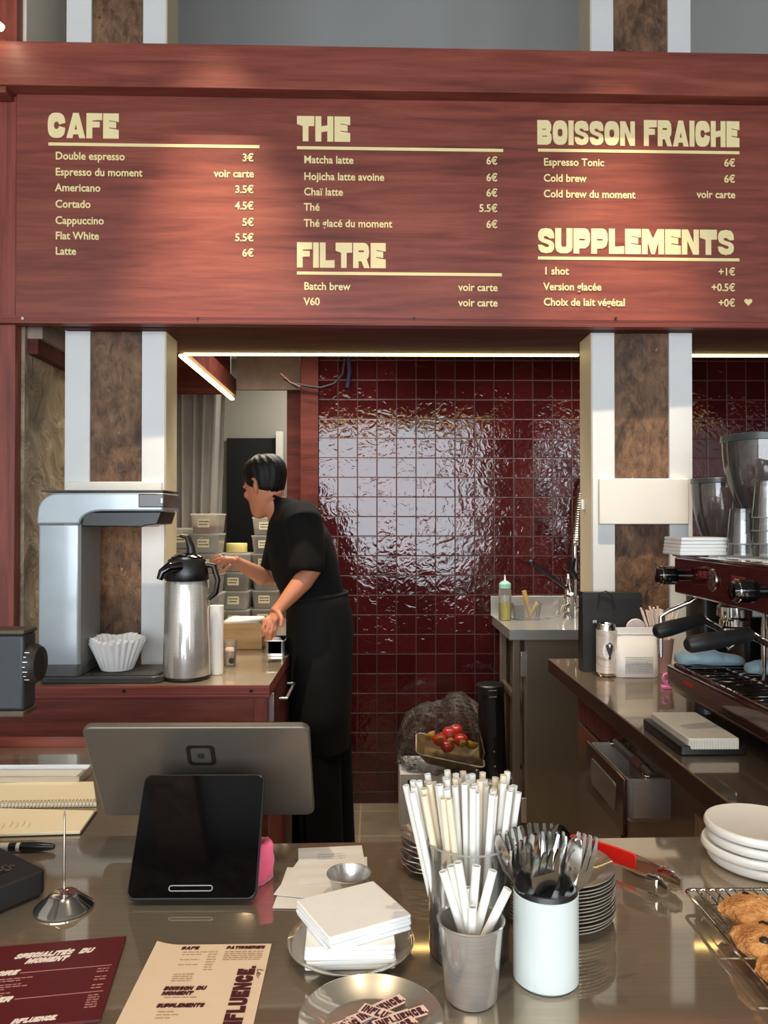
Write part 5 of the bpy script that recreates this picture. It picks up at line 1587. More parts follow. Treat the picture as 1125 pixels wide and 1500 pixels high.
# ------------------------------------------------------------------ register screen (seen from behind) and customer display
t = thing('register_screen', 'wide grey register screen seen from behind, tilted over the counter', 'screen', (-0.28, 1.2, ZC))
yt_, ybm = 1.115, 1.215
A = at(118, 1066, yt_); Bp = at(453, 1061, yt_); Cb = at(152, 1196, ybm)
ex = Vector((1, 0.0, 0))
ey = (Vector((A.x, yt_, A.z)) - Vector((A.x, ybm, Cb.z))).normalized()
en = ex.cross(ey)  # towards the customer
hl = (Vector((0, yt_, A.z)) - Vector((0, ybm, Cb.z))).length
wl = Bp.x - A.x
M = Matrix.Translation((A.x, ybm, Cb.z)) @ Matrix(((ex.x, ey.x, en.x, 0), (ex.y, ey.y, en.y, 0), (ex.z, ey.z, en.z, 0), (0, 0, 0, 1)))
BACKM = P('champagne_grey_back', (112, 104, 94), 0.32, metal=0.55, vary=0.03)
b = MB(); b.prism(rrect(0, wl, 0, hl, 0.014), -0.012, 0.0, axis='z', M=M); b.build('casing', BACKM, t, bev=0.0035, bseg=3)
b = MB(); b.prism(rrect(0.003, wl - 0.003, 0.003, hl - 0.003, 0.012), -0.0135, -0.0119, axis='z', M=M); b.build('front_glass', GLOSSBLACK, t)
lx, ly = wl * 0.507, hl * 0.705
b = MB(); b.prism(rrect(lx - 0.021, lx + 0.021, ly - 0.021, ly + 0.021, 0.008), 0.0, 0.0008, axis='z', M=M); em = b.build('emblem', P('emblem_dark', (62, 56, 50), 0.25, metal=0.6), t, smooth=0)
b = MB(); b.prism(rrect(lx - 0.0145, lx + 0.0145, ly - 0.0145, ly + 0.0145, 0.004), 0.0008, 0.0014, axis='z', M=M); b.build('emblem_ring', BACKM, em, smooth=0)
b = MB(); b.prism(rrect(lx - 0.005, lx + 0.005, ly - 0.005, ly + 0.005, 0.002), 0.0014, 0.0020, axis='z', M=M); b.build('emblem_core', P('emblem_core', (66, 60, 54), 0.3, metal=0.5), em, smooth=0)
# wedge foot that carries both
b = MB(); xw0, xw1 = X(205, 1.1), X(372, 1.1)
b.prism([(1.03, ZG), (1.235, ZG), (1.235, ZG + 0.012), (1.20, ZG + 0.05), (1.155, ZG + 0.115), (1.125, ZG + 0.125), (1.095, ZG + 0.11), (1.035, ZG + 0.012)], xw0 + 0.01, xw1 - 0.01, axis='x')
b.build('stand', P('charcoal_stand', (26, 25, 24), 0.45), t, bev=0.004)

t = thing('customer_display', 'square black glass customer display leaning in front of the register screen', 'screen', (-0.25, 1.0, ZC))
bl_, br_, tl_, tr_ = on(187, 1322), on(377, 1321), at(203, 1134, 1.088), at(379, 1132, 1.088)
w_ = br_.x - bl_.x
lo = Vector((bl_.x, 1.006, ZG + 0.0066)); hi = Vector((bl_.x, 1.088, tl_.z))
ey = (hi - lo).normalized(); hl = (hi - lo).length
en = Vector((1, 0, 0)).cross(ey)
M = Matrix.Translation(lo) @ Matrix(((1, ey.x, en.x, 0), (0, ey.y, en.y, 0), (0, ey.z, en.z, 0), (0, 0, 0, 1)))
b = MB(); b.prism(rrect(0, w_, 0, hl, 0.011), -0.010, 0.0, axis='z', M=M); b.build('casing', P('graphite_casing', (54, 54, 56), 0.3, metal=0.5), t, bev=0.003, bseg=3)
b = MB(); b.prism(rrect(0.0022, w_ - 0.0022, 0.0022, hl - 0.0022, 0.010), 0.0, 0.0008, axis='z', M=M); sc = b.build('glass', P('black_mirror_glass', (6, 6, 7), 0.03, spec=0.8, vary=0.0), t, smooth=0)
b = MB()
o_, i_ = rrect(w_ * 0.32, w_ * 0.66, 0.010, 0.0175, 0.0037), rrect(w_ * 0.327, w_ * 0.653, 0.0112, 0.0163, 0.0025)
b.loft([[M @ Vector((x_, y_, z_)) for x_, y_ in r_] for r_, z_ in ((o_, 0.0008), (o_, 0.0014), (i_, 0.0014), (i_, 0.0008))], cap=False); b.build('reader_slot_outline', P('slot_grey', (140, 140, 142), 0.4), sc, smooth=0)

# pink cloth behind the display
b = MB()
cxp = on(390, 1268)
rings = []
for k in range(10):
    z_ = 0.052 * k / 9
    rings.append([Vector((cxp.x - 0.004 + (0.016 + 0.004 * math.sin(3 * a + k * 0.3)) * math.cos(a) * (1 + 0.10 * k / 9), 1.075 + 0.022 * math.sin(a) * (1 + 0.2 * math.sin(2 * a)), ZG + z_ + 0.004 * math.cos(2 * a) * k / 9)) for a in [2 * PI * j / 28 for j in range(28)]])
r_in = []
for k in range(6):
    z_ = 0.054 - 0.028 * k / 5
    r_in.append([Vector((cxp.x - 0.004 + 0.011 * math.cos(a) * (1 - 0.08 * k), 1.075 + 0.015 * math.sin(a) * (1 - 0.1 * k), ZG + z_)) for a in [2 * PI * j / 28 for j in range(28)]])
b.loft(rings + r_in); b.disp(0.003, 70)
for v_ in b.bm.verts: v_.co.z = max(v_.co.z, ZG)
tag(b.build('rolled_cloth', P('hot_pink_cloth', (236, 96, 130), 0.9, vary=0.06, sheen=0.3, bump=0.3, bscale=500), smooth=180), 'bright pink rolled cloth behind the customer display', 'cloth')

# ------------------------------------------------------------------ menus
MAR = P('maroon_card', (88, 18, 24), 0.4, vary=0.04)
MENUC = P('beige_card', (230, 205, 176), 0.55, vary=0.02)
INK = P('maroon_ink', (74, 14, 26), 0.5)
WHITEI = P('white_ink', (244, 228, 214), 0.5)
PINKI = P('pink_ink', (190, 130, 120), 0.5)


def flatM(origin, ang, z):
    """xz lettering plane laid flat on the counter: x -> along, z -> away"""
    return Matrix.Translation((origin.x, origin.y, z)) @ Matrix.Rotation(ang, 4, 'Z') @ Matrix(((1, 0, 0, 0), (0, 0, 1, 0), (0, -1, 0, 0), (0, 0, 0, 1)))


def lines(M, rows, w0=0.0012, gapc=True):
    b = MB()
    for x0, x1, z in rows:
        xx = x0
        while xx < x1 - 0.001:
            ln = min(random.uniform(0.003, 0.009), x1 - xx)
            b.box(xx, xx + ln, -0.0003, 0, z, z + w0, M=M); xx += ln + 0.0012
    return b


TL, TR = on(8, 1387, ZC + 0.003), on(185, 1372, ZC + 0.003)
ang = math.atan2(TR.y - TL.y, TR.x - TL.x)
wm, hm = 0.148, 0.155
ex = Vector((math.cos(ang), math.sin(ang), 0)); ey = Vector((-ex.y, ex.x, 0))
org = Vector((TR.x, TR.y, 0)) - ex * wm - ey * hm
t = thing('specials_menu', 'maroon specials menu card with white lettering at the lower left', 'menu card', (org.x + 0.07, org.y + 0.07, ZC))
Mm = Matrix.Translation(org) @ Matrix.Rotation(ang, 4, 'Z')
b = MB()
rows = []
for k in range(13):
    f_ = k / 12
    z_ = ZG + 0.0016 + 0.003 * math.sin(PI * f_) * 0 
    rows.append([Mm @ Vector((wm * f_, y_, z_)) for y_ in (0, hm)] )
b.box(0, wm, 0, hm, ZG, ZG + 0.003, M=Mm); b.build('card', MAR, t, smooth=0)
b = MB(); b.box(0.004, wm - 0.001, 0.0006, hm - 0.002, ZG - 0.0004, ZG + 0.0006, M=Mm)
ML = flatM(org, ang, ZG + 0.0031)
def lab(s, x_, z_, w_, h_, name, mat, par, sh=0.35, M0=None):
    heavy(s, w_, h_, (M0 or ML) @ Matrix.Translation((x_, 0, z_)), 0.0003, 0.05, sh, True).build(name, mat, par, smooth=0)
lab('SPECIALITÉS', 0.030, hm - 0.030, 0.062, 0.010, 'heading', WHITEI, t)
lab('DU', 0.100, hm - 0.030, 0.014, 0.010, 'heading', WHITEI, t)
lab('MOMENT', 0.045, hm - 0.042, 0.044, 0.010, 'heading', WHITEI, t)
lab('À BOIRE', 0.004, hm - 0.062, 0.038, 0.009, 'heading', WHITEI, t)
lab('MANGER', 0.004, hm - 0.111, 0.046, 0.009, 'heading', WHITEI, t)
lab('INFLUENCE.', 0.062, hm - 0.149, 0.042, 0.0075, 'shop_name', WHITEI, t)
rr = [(0.004, 0.062, hm - 0.070), (0.004, 0.050, hm - 0.074), (0.004, 0.054, hm - 0.081), (0.004, 0.060, hm - 0.085), (0.004, 0.038, hm - 0.089), (0.004, 0.046, hm - 0.096), (0.004, 0.040, hm - 0.100),
      (0.004, 0.036, hm - 0.119), (0.004, 0.042, hm - 0.123), (0.004, 0.030, hm - 0.130), (0.004, 0.032, hm - 0.134)]
rr += [(0.128, 0.140, hm - 0.066 - 0.005 * k) for k in range(8) if k % 3 != 2] + [(0.128, 0.140, hm - 0.114 - 0.004 * k) for k in range(6)]
lines(ML, rr).build('small_print', PINKI, t, smooth=0)
b = MB(); b.box(0.046, 0.142, -0.0003, 0, hm - 0.060, hm - 0.0593, M=ML); b.box(0.054, 0.142, -0.0003, 0, hm - 0.108, hm - 0.1073, M=ML); b.build('rule', PINKI, t, smooth=0)

TR = on(400, 1383, ZC + 0.003)
TL = on(232, 1386, ZC + 0.003)
ang = 0.01
wm, hm = TR.x - TL.x, 0.19
org = Vector((TL.x, TR.y - hm - 0.001, 0))
t = thing('drinks_menu', 'beige menu card with maroon lettering and a large upright shop name', 'menu card', (org.x + 0.07, org.y + 0.07, ZC))
Mm = Matrix.Translation(org) @ Matrix.Rotation(ang, 4, 'Z')
b = MB()
R0, R1 = [], []
n = 16
secs = []
for k in range(n + 1):
    f_ = k / n
    zc_ = ZG + 0.0010 + 0.010 * max(0.0, 0.22 - f_) ** 2 / 0.05 * 0.5
    secs.append([Mm @ Vector((wm * f_, 0, zc_)), Mm @ Vector((wm * f_, hm, zc_)), Mm @ Vector((wm * f_, hm, zc_ + 0.0016)), Mm @ Vector((wm * f_, 0, zc_ + 0.0016))])
b.loft(secs); b.build('card', MENUC, t, smooth=30)
ML = flatM(org, ang, ZG + 0.0030)
lab('CAFE', 0.030, hm - 0.011, 0.020, 0.006, 'heading', INK, t, 0.2, ML)
lab('PATISSERIES', 0.082, hm - 0.011, 0.044, 0.006, 'heading', INK, t, 0.2, ML)
lab('BOISSON', 0.030, hm - 0.088, 0.030, 0.0065, 'heading', INK, t, 0.2, ML)
lab('DU', 0.064, hm - 0.088, 0.010, 0.0065, 'heading', INK, t, 0.2, ML)
lab('MOMENT', 0.030, hm - 0.0965, 0.032, 0.0065, 'heading', INK, t, 0.2, ML)
lab('SUPPLEMENTS', 0.030, hm - 0.117, 0.048, 0.0065, 'heading', INK, t, 0.2, ML)
MV = ML @ Matrix.Translation((0.122, 0, hm - 0.158)) @ Matrix.Rotation(-PI / 2, 4, 'Y')
heavy('INFLUENCE.', 0.112, 0.019, MV, 0.0003, 0.09, 0.0).build('shop_name', INK, t, smooth=0)
rr = [(0.082, 0.126, hm - 0.017 - 0.004 * k) for k in range(5)] + [(0.034, 0.074, hm - 0.017)] + [(0.064, 0.074, hm - 0.022 - 0.005 * k) for k in range(7)] + [(0.034, 0.056, hm - 0.022 - 0.005 * k) for k in range(5) if k % 2 == 0]
rr += [(0.034, 0.056, hm - 0.060 - 0.004 * k) for k in range(4)] + [(0.034, 0.07, hm - 0.101), (0.034, 0.05, hm - 0.124), (0.034, 0.056, hm - 0.129), (0.034, 0.05, hm - 0.134)]
lines(ML, rr, 0.0009).build('small_print', P('faint_ink', (176, 136, 112), 0.6), t, smooth=0)
b = MB()
q0 = ML @ Vector((0.1265, 0, hm - 0.058))
b.tube([ML @ Vector((x_, 0, hm - z_)) for x_, z_ in ((0.1275, 0.068), (0.1255, 0.064), (0.1245, 0.060), (0.1265, 0.058), (0.1285, 0.060), (0.1275, 0.064), (0.1255, 0.058), (0.124, 0.052), (0.1275, 0.053), (0.131, 0.054))], 0.0004, 5); b.build('script_word', INK, t)

# ------------------------------------------------------------------ receipts, bowl, napkins on plate
rc_ = [((486, 1270), 0.10, 'receipt sheet with faint print, topmost of the loose pile'), ((470, 1290), -0.22, 'receipt sheet jutting to the left of the loose pile'), ((488, 1285), 0.02, 'receipt sheet at the right under the loose pile'), ((462, 1301), -0.05, 'lowest receipt sheet reaching closest to the napkin plate')]
for i, ((px, py), a, lb) in enumerate(rc_[::-1]):
    c_ = on(px, py)
    t = thing('receipt', lb, 'receipt', (c_.x, c_.y, ZG + 0.0011 * i), (0, 0, a), 'loose receipts by the steel bowl')
    b = MB()
    secs = []
    for k in range(9):
        y_ = -0.058 + 0.116 * k / 8
        z_ = 0.0002 + 0.0006 * (k % 2) * (1 if i == 3 else 0.3)
        secs.append([Vector((-0.048, y_, z_)), Vector((0.048, y_, z_)), Vector((0.048, y_, z_ + 0.0004)), Vector((-0.048, y_, z_ + 0.0004))])
    b.loft(secs); b.build('sheet', PAPER, t, smooth=0, local=True)
    b = lines(Matrix(((1, 0, 0, 0), (0, 0, 1, 0), (0, -1, 0, 0.0014), (0, 0, 0, 1))), [(-0.02, 0.02, 0.03 - 0.008 * k) for k in range(3)], 0.001)
    b.build('print', P('receipt_ink', (170, 165, 165), 0.7), t, smooth=0, local=True)

cb_ = on(511, 1317)
t = thing('sauce_bowl', 'small flared steel bowl holding copper coins by the napkins', 'bowl', (cb_.x, cb_.y + 0.004, ZC))
c_ = (cb_.x, cb_.y + 0.004, ZG + 0.005)
b = MB(); b.lathe([(0, 0), (0.017, 0), (0.020, 0.002), (0.0285, 0.026), (0.0298, 0.0265), (0.0295, 0.0275), (0.0278, 0.0265), (0.0195, 0.0035), (0, 0.002)], c_, 40); b.build('bowl_body', STEEL, t, smooth=35)
for i, (dx, dy) in enumerate(((-0.007, 0.003), (0.006, -0.004), (0.002, 0.008))):
    b = MB(); b.lathe([(0, 0.0022 + 0.0016 * i), (0.0085, 0.0022 + 0.0016 * i), (0.0085, 0.0036 + 0.0016 * i), (0, 0.0036 + 0.0016 * i)], (c_[0] + dx, c_[1] + dy, c_[2]), 20)
    tag(b.build('copper_coin', P('copper', (176, 104, 60), 0.35, metal=0.8)), ['copper coin at the left of the small steel bowl', 'copper coin at the right of the small steel bowl', 'copper coin at the back of the small steel bowl'][i], 'coin', 'coins in the steel bowl')


def plate(name, label, px, py, r, depth, z0=ZG, group=None, mat=None):
    c_ = on(px, py, z0 + depth)
    o = thing(name, label, 'plate', (c_.x, c_.y, z0), group=group)
    b = MB(); b.lathe([(0, 0), (r * 0.66, 0), (r * 0.70, 0.001), (r * 0.93, depth * 0.8), (r, depth), (r, depth + 0.0012), (r * 0.985, depth + 0.0012), (r * 0.92, depth * 0.8 + 0.0012), (r * 0.69, 0.0024), (r * 0.65, 0.0016), (0, 0.0016)], seg=64); b.build('plate_body', mat or PLATE_STEEL, o, local=True, smooth=30)
    return o


pl = plate('steel_plate', 'round steel plate carrying the white paper napkins', 514, 1376, 0.0735, 0.013)
pc = pl.location
for i in range(9):
    low = i < 5
    t = thing('paper_napkin', 'x', 'napkin', (pc.x - 0.001 + (0.003 if not low else 0.0), pc.y + 0.004 + (0.006 if not low else 0), ZG + 0.0018 + (0.0052 * i if low else 0.026 + 0.0044 * (i - 5))), (0, 0, (0.04 if low else R(29)) + random.uniform(-0.03, 0.03)), 'paper napkins on the steel plate')
    hs = 0.050 if low else 0.052
    h_ = 0.005 if low else 0.0042
    b = MB()
    b.prism(rrect(-hs, hs, -hs * 0.92, hs * 0.92, 0.003), 0, h_, axis='z')
    b.build('fold', NAPKIN, t, bev=0.0012, local=True)
    od = ['bottom', 'second', 'third', 'fourth', 'topmost']
    t['label'] = ('%s white napkin of the straight lower pile on the steel plate' % od[i]) if low else ('%s white napkin of the turned upper pile on the steel plate' % ['lowest', 'second', 'third', 'topmost'][i - 5])

# plate of stickers
ps = plate('steel_plate', 'round steel plate of shop stickers at the bottom edge', 543, 1490, 0.071, 0.014)
STICK = P('pale_pink_sticker', (236, 208, 196), 0.4)
sp = [(-0.012, 0.014, 0.55), (0.016, 0.010, -0.5), (-0.008, -0.012, -0.5), (0.020, -0.016, 0.6), (0.010, 0.024, 0.62), (-0.026, -0.004, 0.75), (0.030, 0.006, 0.45), (0.0, -0.03, 0.2)]
sl_ = ['sticker at the left of the pile tilting up to the right', 'topmost sticker slanting down to the right', 'sticker lying low at the centre of the pile', 'sticker lower right in the pile', 'sticker furthest back on the plate', 'sticker leaning against the left rim', 'sticker closest to the right rim', 'sticker nearest the counter edge']
for i, (dx, dy, a) in enumerate(sp):
    t = thing('shop_sticker', 'pink and maroon ' + sl_[i], 'sticker', (ps.location.x + dx, ps.location.y + dy, ZG + 0.003 + 0.0011 * ((i * 5) % 8)), (0, 0, a), 'shop stickers on the plate')
    b = MB(); b.prism([(-0.029, -0.0075), (0.026, -0.0075), (0.026, -0.004), (0.029, -0.004), (0.029, 0.0075), (0.012, 0.0075), (0.012, 0.009), (-0.010, 0.009), (-0.010, 0.0075), (-0.029, 0.0075)], 0, 0.0004, axis='z'); b.build('backing', STICK, t, local=True, smooth=0)
    Ms = Matrix(((1, 0, 0, -0.0265), (0, 0, 1, -0.0055), (0, -1, 0, 0.0005), (0, 0, 0, 1)))
    heavy('INFLUENCE.', 0.053, 0.011, Ms, 0.0002, 0.10).build('shop_name', INK, t, smooth=0, local=True)

# ------------------------------------------------------------------ straws
random.seed(5)
STRAW = P('white_paper_straw', (240, 238, 230), 0.6, vary=0.02)
STRAWC = P('cream_paper_straw', (238, 222, 192), 0.6, vary=0.02)
cg = on(688, 1398)
cg = Vector((cg.x, cg.y + 0.005, ZC))
t = thing('straw_glass', 'tall clear glass packed with long paper straws', 'glass', cg)
GR = 0.049
b = MB(); b.lathe([(0, 0), (GR - 0.006, 0), (GR - 0.003, 0.004), (GR, 0.128), (GR + 0.0008, 0.130), (GR - 0.002, 0.130), (GR - 0.0055, 0.010), (0, 0.009)], (cg.x, cg.y, ZG), 48); b.build('glass_wall', clear('thick_glass', haze=0.04, ior=1.5), t, smooth=40)
b = MB(); b.tube([(cg.x + GR * math.cos(2 * PI * i / 48), cg.y + GR * math.sin(2 * PI * i / 48), ZG + 0.130) for i in range(48)], 0.0013, 6, closed=True); b.build('rim', clear('rim_glass', haze=0.4), t)
b = MB(); b.lathe([(0, 0.0085), (GR - 0.008, 0.0085), (GR - 0.008, 0.0095), (0, 0.0095)], (cg.x, cg.y, ZG), 36)
n = 54
ga = PI * (3 - math.sqrt(5))
for i in range(n):
    f_ = math.sqrt((i + 0.5) / n)
    a = i * ga
    r0 = 0.033 * f_; r1 = 0.066 * f_
    Ls = 0.184 + random.uniform(-0.006, 0.006)
    p0 = Vector((cg.x + r0 * math.cos(a), cg.y + r0 * math.sin(a), ZG + 0.011))
    a2 = a + random.uniform(-0.12, 0.12)
    dx_ = r1 * math.cos(a2) * 1.06 - 0.006 - r0 * math.cos(a); dy_ = r1 * 0.62 * math.sin(a2) - r0 * math.sin(a)
    # keep inside the glass at the rim
    top = p0 + Vector((dx_, dy_, math.sqrt(max(0.01, Ls ** 2 - dx_ ** 2 - dy_ ** 2))))
    d = top - p0
    u = Vector((1, 0, 0)); v = d.normalized().cross(u).normalized(); u = v.cross(d.normalized())
    b = MB()
    ring = lambda c_, r_: [c_ + (u * math.cos(2 * PI * j / 12) + v * math.sin(2 * PI * j / 12)) * r_ for j in range(12)]
    b.loft([ring(p0, 0.0039), ring(top, 0.0039), ring(top, 0.0031), ring(top - d.normalized() * 0.03, 0.0031)])
    tag(b.build('long_straw', STRAWC if i % 4 == 1 else STRAW, smooth=50), ('long cream paper straw' if i % 4 == 1 else 'long white paper straw') + ' fanning out of the tall clear glass', 'straw', ('cream' if i % 4 == 1 else 'white') + ' straws in the tall glass')

cm = on(690, 1462)
cm = Vector((cm.x, cm.y, ZC))
t = thing('steel_cup', 'brushed steel cup with a rolled rim holding short straws', 'cup', cm)
b = MB(); b.lathe([(0, 0), (0.0245, 0), (0.027, 0.003), (0.0335, 0.080), (0.0352, 0.0805), (0.0357, 0.082), (0.0345, 0.083), (0.0325, 0.081), (0.0255, 0.004), (0, 0.003)], (cm.x, cm.y, ZG), 52); b.build('cup_body', STEEL, t, smooth=35)
sh = [(649, 1276, 0.010), (661, 1268, 0.014), (671, 1263, -0.004), (698, 1268, 0.012), (722, 1275, 0.008), (744, 1302, 0.002), (692, 1328, -0.012), (684, 1300, 0.018)]
for i, (px, py, dy) in enumerate(sh):
    top = at(px, py, cm.y + dy)
    side = (690 - px) / 54.0
    p0 = Vector((cm.x + 0.018 * side * 0.9 + 0.002 * (i % 3 - 1), cm.y + dy * 0.8 - 0.004, ZG + 0.0075))
    d = top - p0
    u = Vector((1, 0, 0)); v = d.normalized().cross(u).normalized(); u = v.cross(d.normalized())
    b = MB()
    ring = lambda c_, r_: [c_ + (u * math.cos(2 * PI * j / 16) + v * math.sin(2 * PI * j / 16)) * r_ for j in range(16)]
    b.loft([ring(p0, 0.0047), ring(top, 0.0047), ring(top, 0.0038), ring(top - d.normalized() * 0.04, 0.0038)])
    lb = ['leftmost short straw leaning left out of the steel cup', 'short straw second from the left in the steel cup', 'tallest upright short straw in the steel cup', 'short straw standing upright right of centre in the steel cup', 'short straw leaning right behind the rightmost one in the steel cup', 'rightmost short straw leaning far right out of the steel cup', 'lowest short straw at the front of the steel cup', 'short straw at the back centre of the steel cup'][i]
    tag(b.build('short_straw', STRAW, smooth=50), lb, 'straw', 'short straws in the steel cup')

# ------------------------------------------------------------------ cutlery canister
cc = on(799.5, 1434)
cc = Vector((cc.x, cc.y, ZC))
t = thing('cutlery_canister', 'white ceramic canister with a black rim full of cutlery', 'canister', cc)
cr, ch = 0.0352, 0.0955
b = MB(); b.lathe([(0, 0.0), (cr - 0.003, 0.0), (cr, 0.003), (cr, ch), (cr - 0.0012, ch + 0.001), (cr - 0.003, ch), (cr - 0.0045, 0.006), (0, 0.005)], (cc.x, cc.y, ZG), 56); b.build('canister_body', P('pale_glaze', (216, 224, 220), 0.25, vary=0.01, coat=0.2), t, smooth=35)
b = MB(); b.lathe([(cr - 0.0008, ch + 0.001), (cr - 0.002, ch + 0.006), (cr - 0.005, ch + 0.006), (cr - 0.0045, ch - 0.001)], (cc.x, cc.y, ZG), 56, ); b.build('black_rim', BLACK, t)
CUT = steel('cutlery_steel', (205, 203, 200), 0.08, 0.22, 0.4, (30, 30, 6))
def fork_mesh():
    b = MB()
    # head seen flat in xz plane; origin at the middle of the tines' root, handle downwards
    w_ = 0.0115
    def strip(pts, th=0.0012):
        # pts of (x_left, x_right, z, y)
        F = [[Vector((xl_, y_ - th, z_)), Vector((xr_, y_ - th, z_)), Vector((xr_, y_ + th, z_)), Vector((xl_, y_ + th, z_))] for xl_, xr_, z_, y_ in pts]
        b.loft(F)
    strip([(-0.0024, 0.0024, -0.060, 0.0), (-0.0022, 0.0022, -0.03, 0.0), (-0.0035, 0.0035, -0.012, 0.001), (-0.009, 0.009, -0.003, 0.003), (-w_, w_, 0.004, 0.004), (-w_, w_, 0.012, 0.004)])
    for k in range(4):
        xc_ = -w_ + 0.0025 + k * (2 * w_ - 0.005) / 3
        strip([(xc_ - 0.0025, xc_ + 0.0025, 0.012, 0.004), (xc_ - 0.0020, xc_ + 0.0020, 0.028, 0.002), (xc_ - 0.0010, xc_ + 0.0010, 0.038, -0.001)])
    return b
def spoon_mesh():
    b = MB()
    F = []
    for z_, hw_, dp in ((-0.060, 0.0026, 0), (-0.03, 0.0024, 0), (-0.008, 0.0034, 0.001), (0.0, 0.008, 0.003), (0.012, 0.0125, 0.006), (0.024, 0.013, 0.006), (0.034, 0.009, 0.004), (0.039, 0.003, 0.001)):
        F.append([Vector((-hw_, -0.0012, z_)), Vector((-hw_ * 0.5, dp * 0.8 - 0.001, z_)), Vector((0, dp, z_)), Vector((hw_ * 0.5, dp * 0.8 - 0.001, z_)), Vector((hw_, -0.0012, z_)), Vector((hw_ * 0.5, dp * 0.8 + 0.0014 - 0.001, z_)), Vector((0, dp + 0.0014, z_)), Vector((-hw_ * 0.5, dp * 0.8 + 0.0004, z_))])
    b.loft(F)
    return b
fm = fork_mesh().build('fork', CUT, smooth=30); sm_ = spoon_mesh().build('spoon', CUT, smooth=60)
pos = [  # px, py of head root, dy, lean deg, twist deg, kind
    (801, 1294, -0.027, 12, 15, 'f', 'fork at the very front of the canister, tines tilted right'),
    (774, 1286, -0.016, -26, 40, 'f', 'fork leaning left at the front left of the canister'),
    (838, 1262, 0.004, 24, 200, 'f', 'fork leaning right beyond the canister rim'),
    (789, 1265, 0.000, -2, 70, 's', 'bright spoon standing tall at the canister centre'),
    (806, 1262, 0.006, 4, 190, 'f', 'fork standing upright behind the centre spoon'),
    (820, 1268, 0.002, 10, 175, 'f', 'fork right of centre in the canister'),
    (766, 1256, 0.012, -10, 150, 'f', 'fork at the back left of the canister'),
    (757, 1264, 0.010, -14, 95, 's', 'spoon at the left rim of the canister'),
    (781, 1253, 0.016, -4, 185, 'f', 'fork at the back of the canister left of the spoon'),
    (812, 1254, 0.018, 7, 10, 's', 'spoon at the back of the canister'),
    (828, 1282, -0.016, 15, 100, 's', 'spoon at the right rim of the canister'),
    (795, 1251, 0.022, 1, 170, 'f', 'rearmost fork in the canister')]
for i, (px, py, dy, lean, tw, kd, lb) in enumerate(pos):
    src = fm if kd == 'f' else sm_
    first = (i == 0) if kd == 'f' else (i == 3)
    o = src if first else src.copy()
    if not first: COL.objects.link(o)
    hp_ = at(px, min(1302, py + (8 if dy < -0.01 else 27)), cc.y + dy)
    base_ = Vector((cc.x + 0.30 * (cc.x - hp_.x) * 0.4, cc.y + 0.3 * (cc.y - hp_.y), ZG + 0.02))
    dz = (hp_ - base_).normalized()
    q_ = Vector((0, 0, 1)).rotation_difference(dz).to_matrix()
    o.location = hp_; o.scale = (1.35, 1.35, 1.35)
    o.rotation_euler = (q_ @ Matrix.Rotation(R(tw), 3, 'Z')).to_euler()
    tag(o, 'steel ' + lb, 'fork' if kd == 'f' else 'spoon', 'cutlery in the white canister')

# ------------------------------------------------------------------ plates, tongs, rack
cp_ = on(817, 1338)
n = 14
bowl0 = None
ords_ = ['bottom', 'second', 'third', 'fourth', 'fifth', 'sixth', 'seventh', 'eighth', 'ninth', 'tenth', 'eleventh', 'twelfth', 'thirteenth', 'top']
for i in range(n):
    if i == 0:
        o = bowl0 = thing('steel_saucer', 'x', 'plate', (0, 0, 0))
        r = 0.0705
        b = MB(); b.lathe([(0, 0), (r * 0.72, 0), (r * 0.76, 0.0012), (r * 0.97, 0.0075), (r, 0.0085), (r * 1.005, 0.0094), (r, 0.0100), (r * 0.98, 0.0096), (r * 0.75, 0.0026), (r * 0.71, 0.0014), (0, 0.0014)], seg=56)
        b.build('saucer_body', PLATE_STEEL, o, local=True, smooth=30)
    else:
        o = copy_thing(bowl0, (0, 0, 0))
    o.location = (cp_.x + random.uniform(-.001, .001), cp_.y + random.uniform(-.001, .001), ZG + 0.0042 * i)
    tag(o, '%s steel saucer of the tall pile behind the cutlery canister' % ords_[i], 'plate', 'steel saucers behind the canister')
# pile of lobed dishes behind the straws
cd = on(634, 1272)
for i in range(7):
    if i == 0:
        o = d0 = thing('lobed_dish', 'x', 'dish', (0, 0, 0))
        r = 0.044
        wv = lambda rr, z, a: (rr * (1 + 0.035 * math.cos(8 * a) * min(1, rr / 0.03)), z)
        b = MB(); b.lathe([(0, 0), (r * 0.6, 0), (r * 0.8, 0.004), (r, 0.008), (r * 1.04, 0.0092), (r * 1.03, 0.0105), (r * 0.99, 0.010), (r * 0.79, 0.0058), (r * 0.58, 0.0016), (0, 0.0016)], seg=64, wave=wv); b.build('dish_body', PLATE_STEEL, o, local=True, smooth=30)
    else:
        o = copy_thing(d0, (0, 0, 0), (0, 0, 0.3 * i))
    o.location = (cd.x + random.uniform(-.002, .002), cd.y + random.uniform(-.002, .002), ZG + 0.0068 * i)
    tag(o, '%s lobed steel dish of the pile behind the long straws' % ['bottom', 'second', 'third', 'fourth', 'fifth', 'sixth', 'top'][i], 'dish', 'lobed dishes behind the straws')
# flat framed tablet between the piles
t = thing('card_reader', 'silver framed black screened device lying behind the cutlery canister', 'card reader', (0.2, 1.16, ZC))
a_, b_ = on(715, 1247), on(775, 1220)
x0, x1, y0, y1 = a_.x - 0.005, X(778, 1.18), 1.150, 1.205
b = MB(); b.prism(rrect(x0, x1, y0, y1, 0.006), ZG, ZG + 0.012, axis='z'); b.build('frame', CHROME, t, bev=0.003)
b = MB(); b.prism(rrect(x0 + 0.006, x1 - 0.006, y0 + 0.007, y1 - 0.007, 0.003), ZG + 0.012, ZG + 0.0126, axis='z'); b.build('screen', GLOSSBLACK, t, smooth=0)

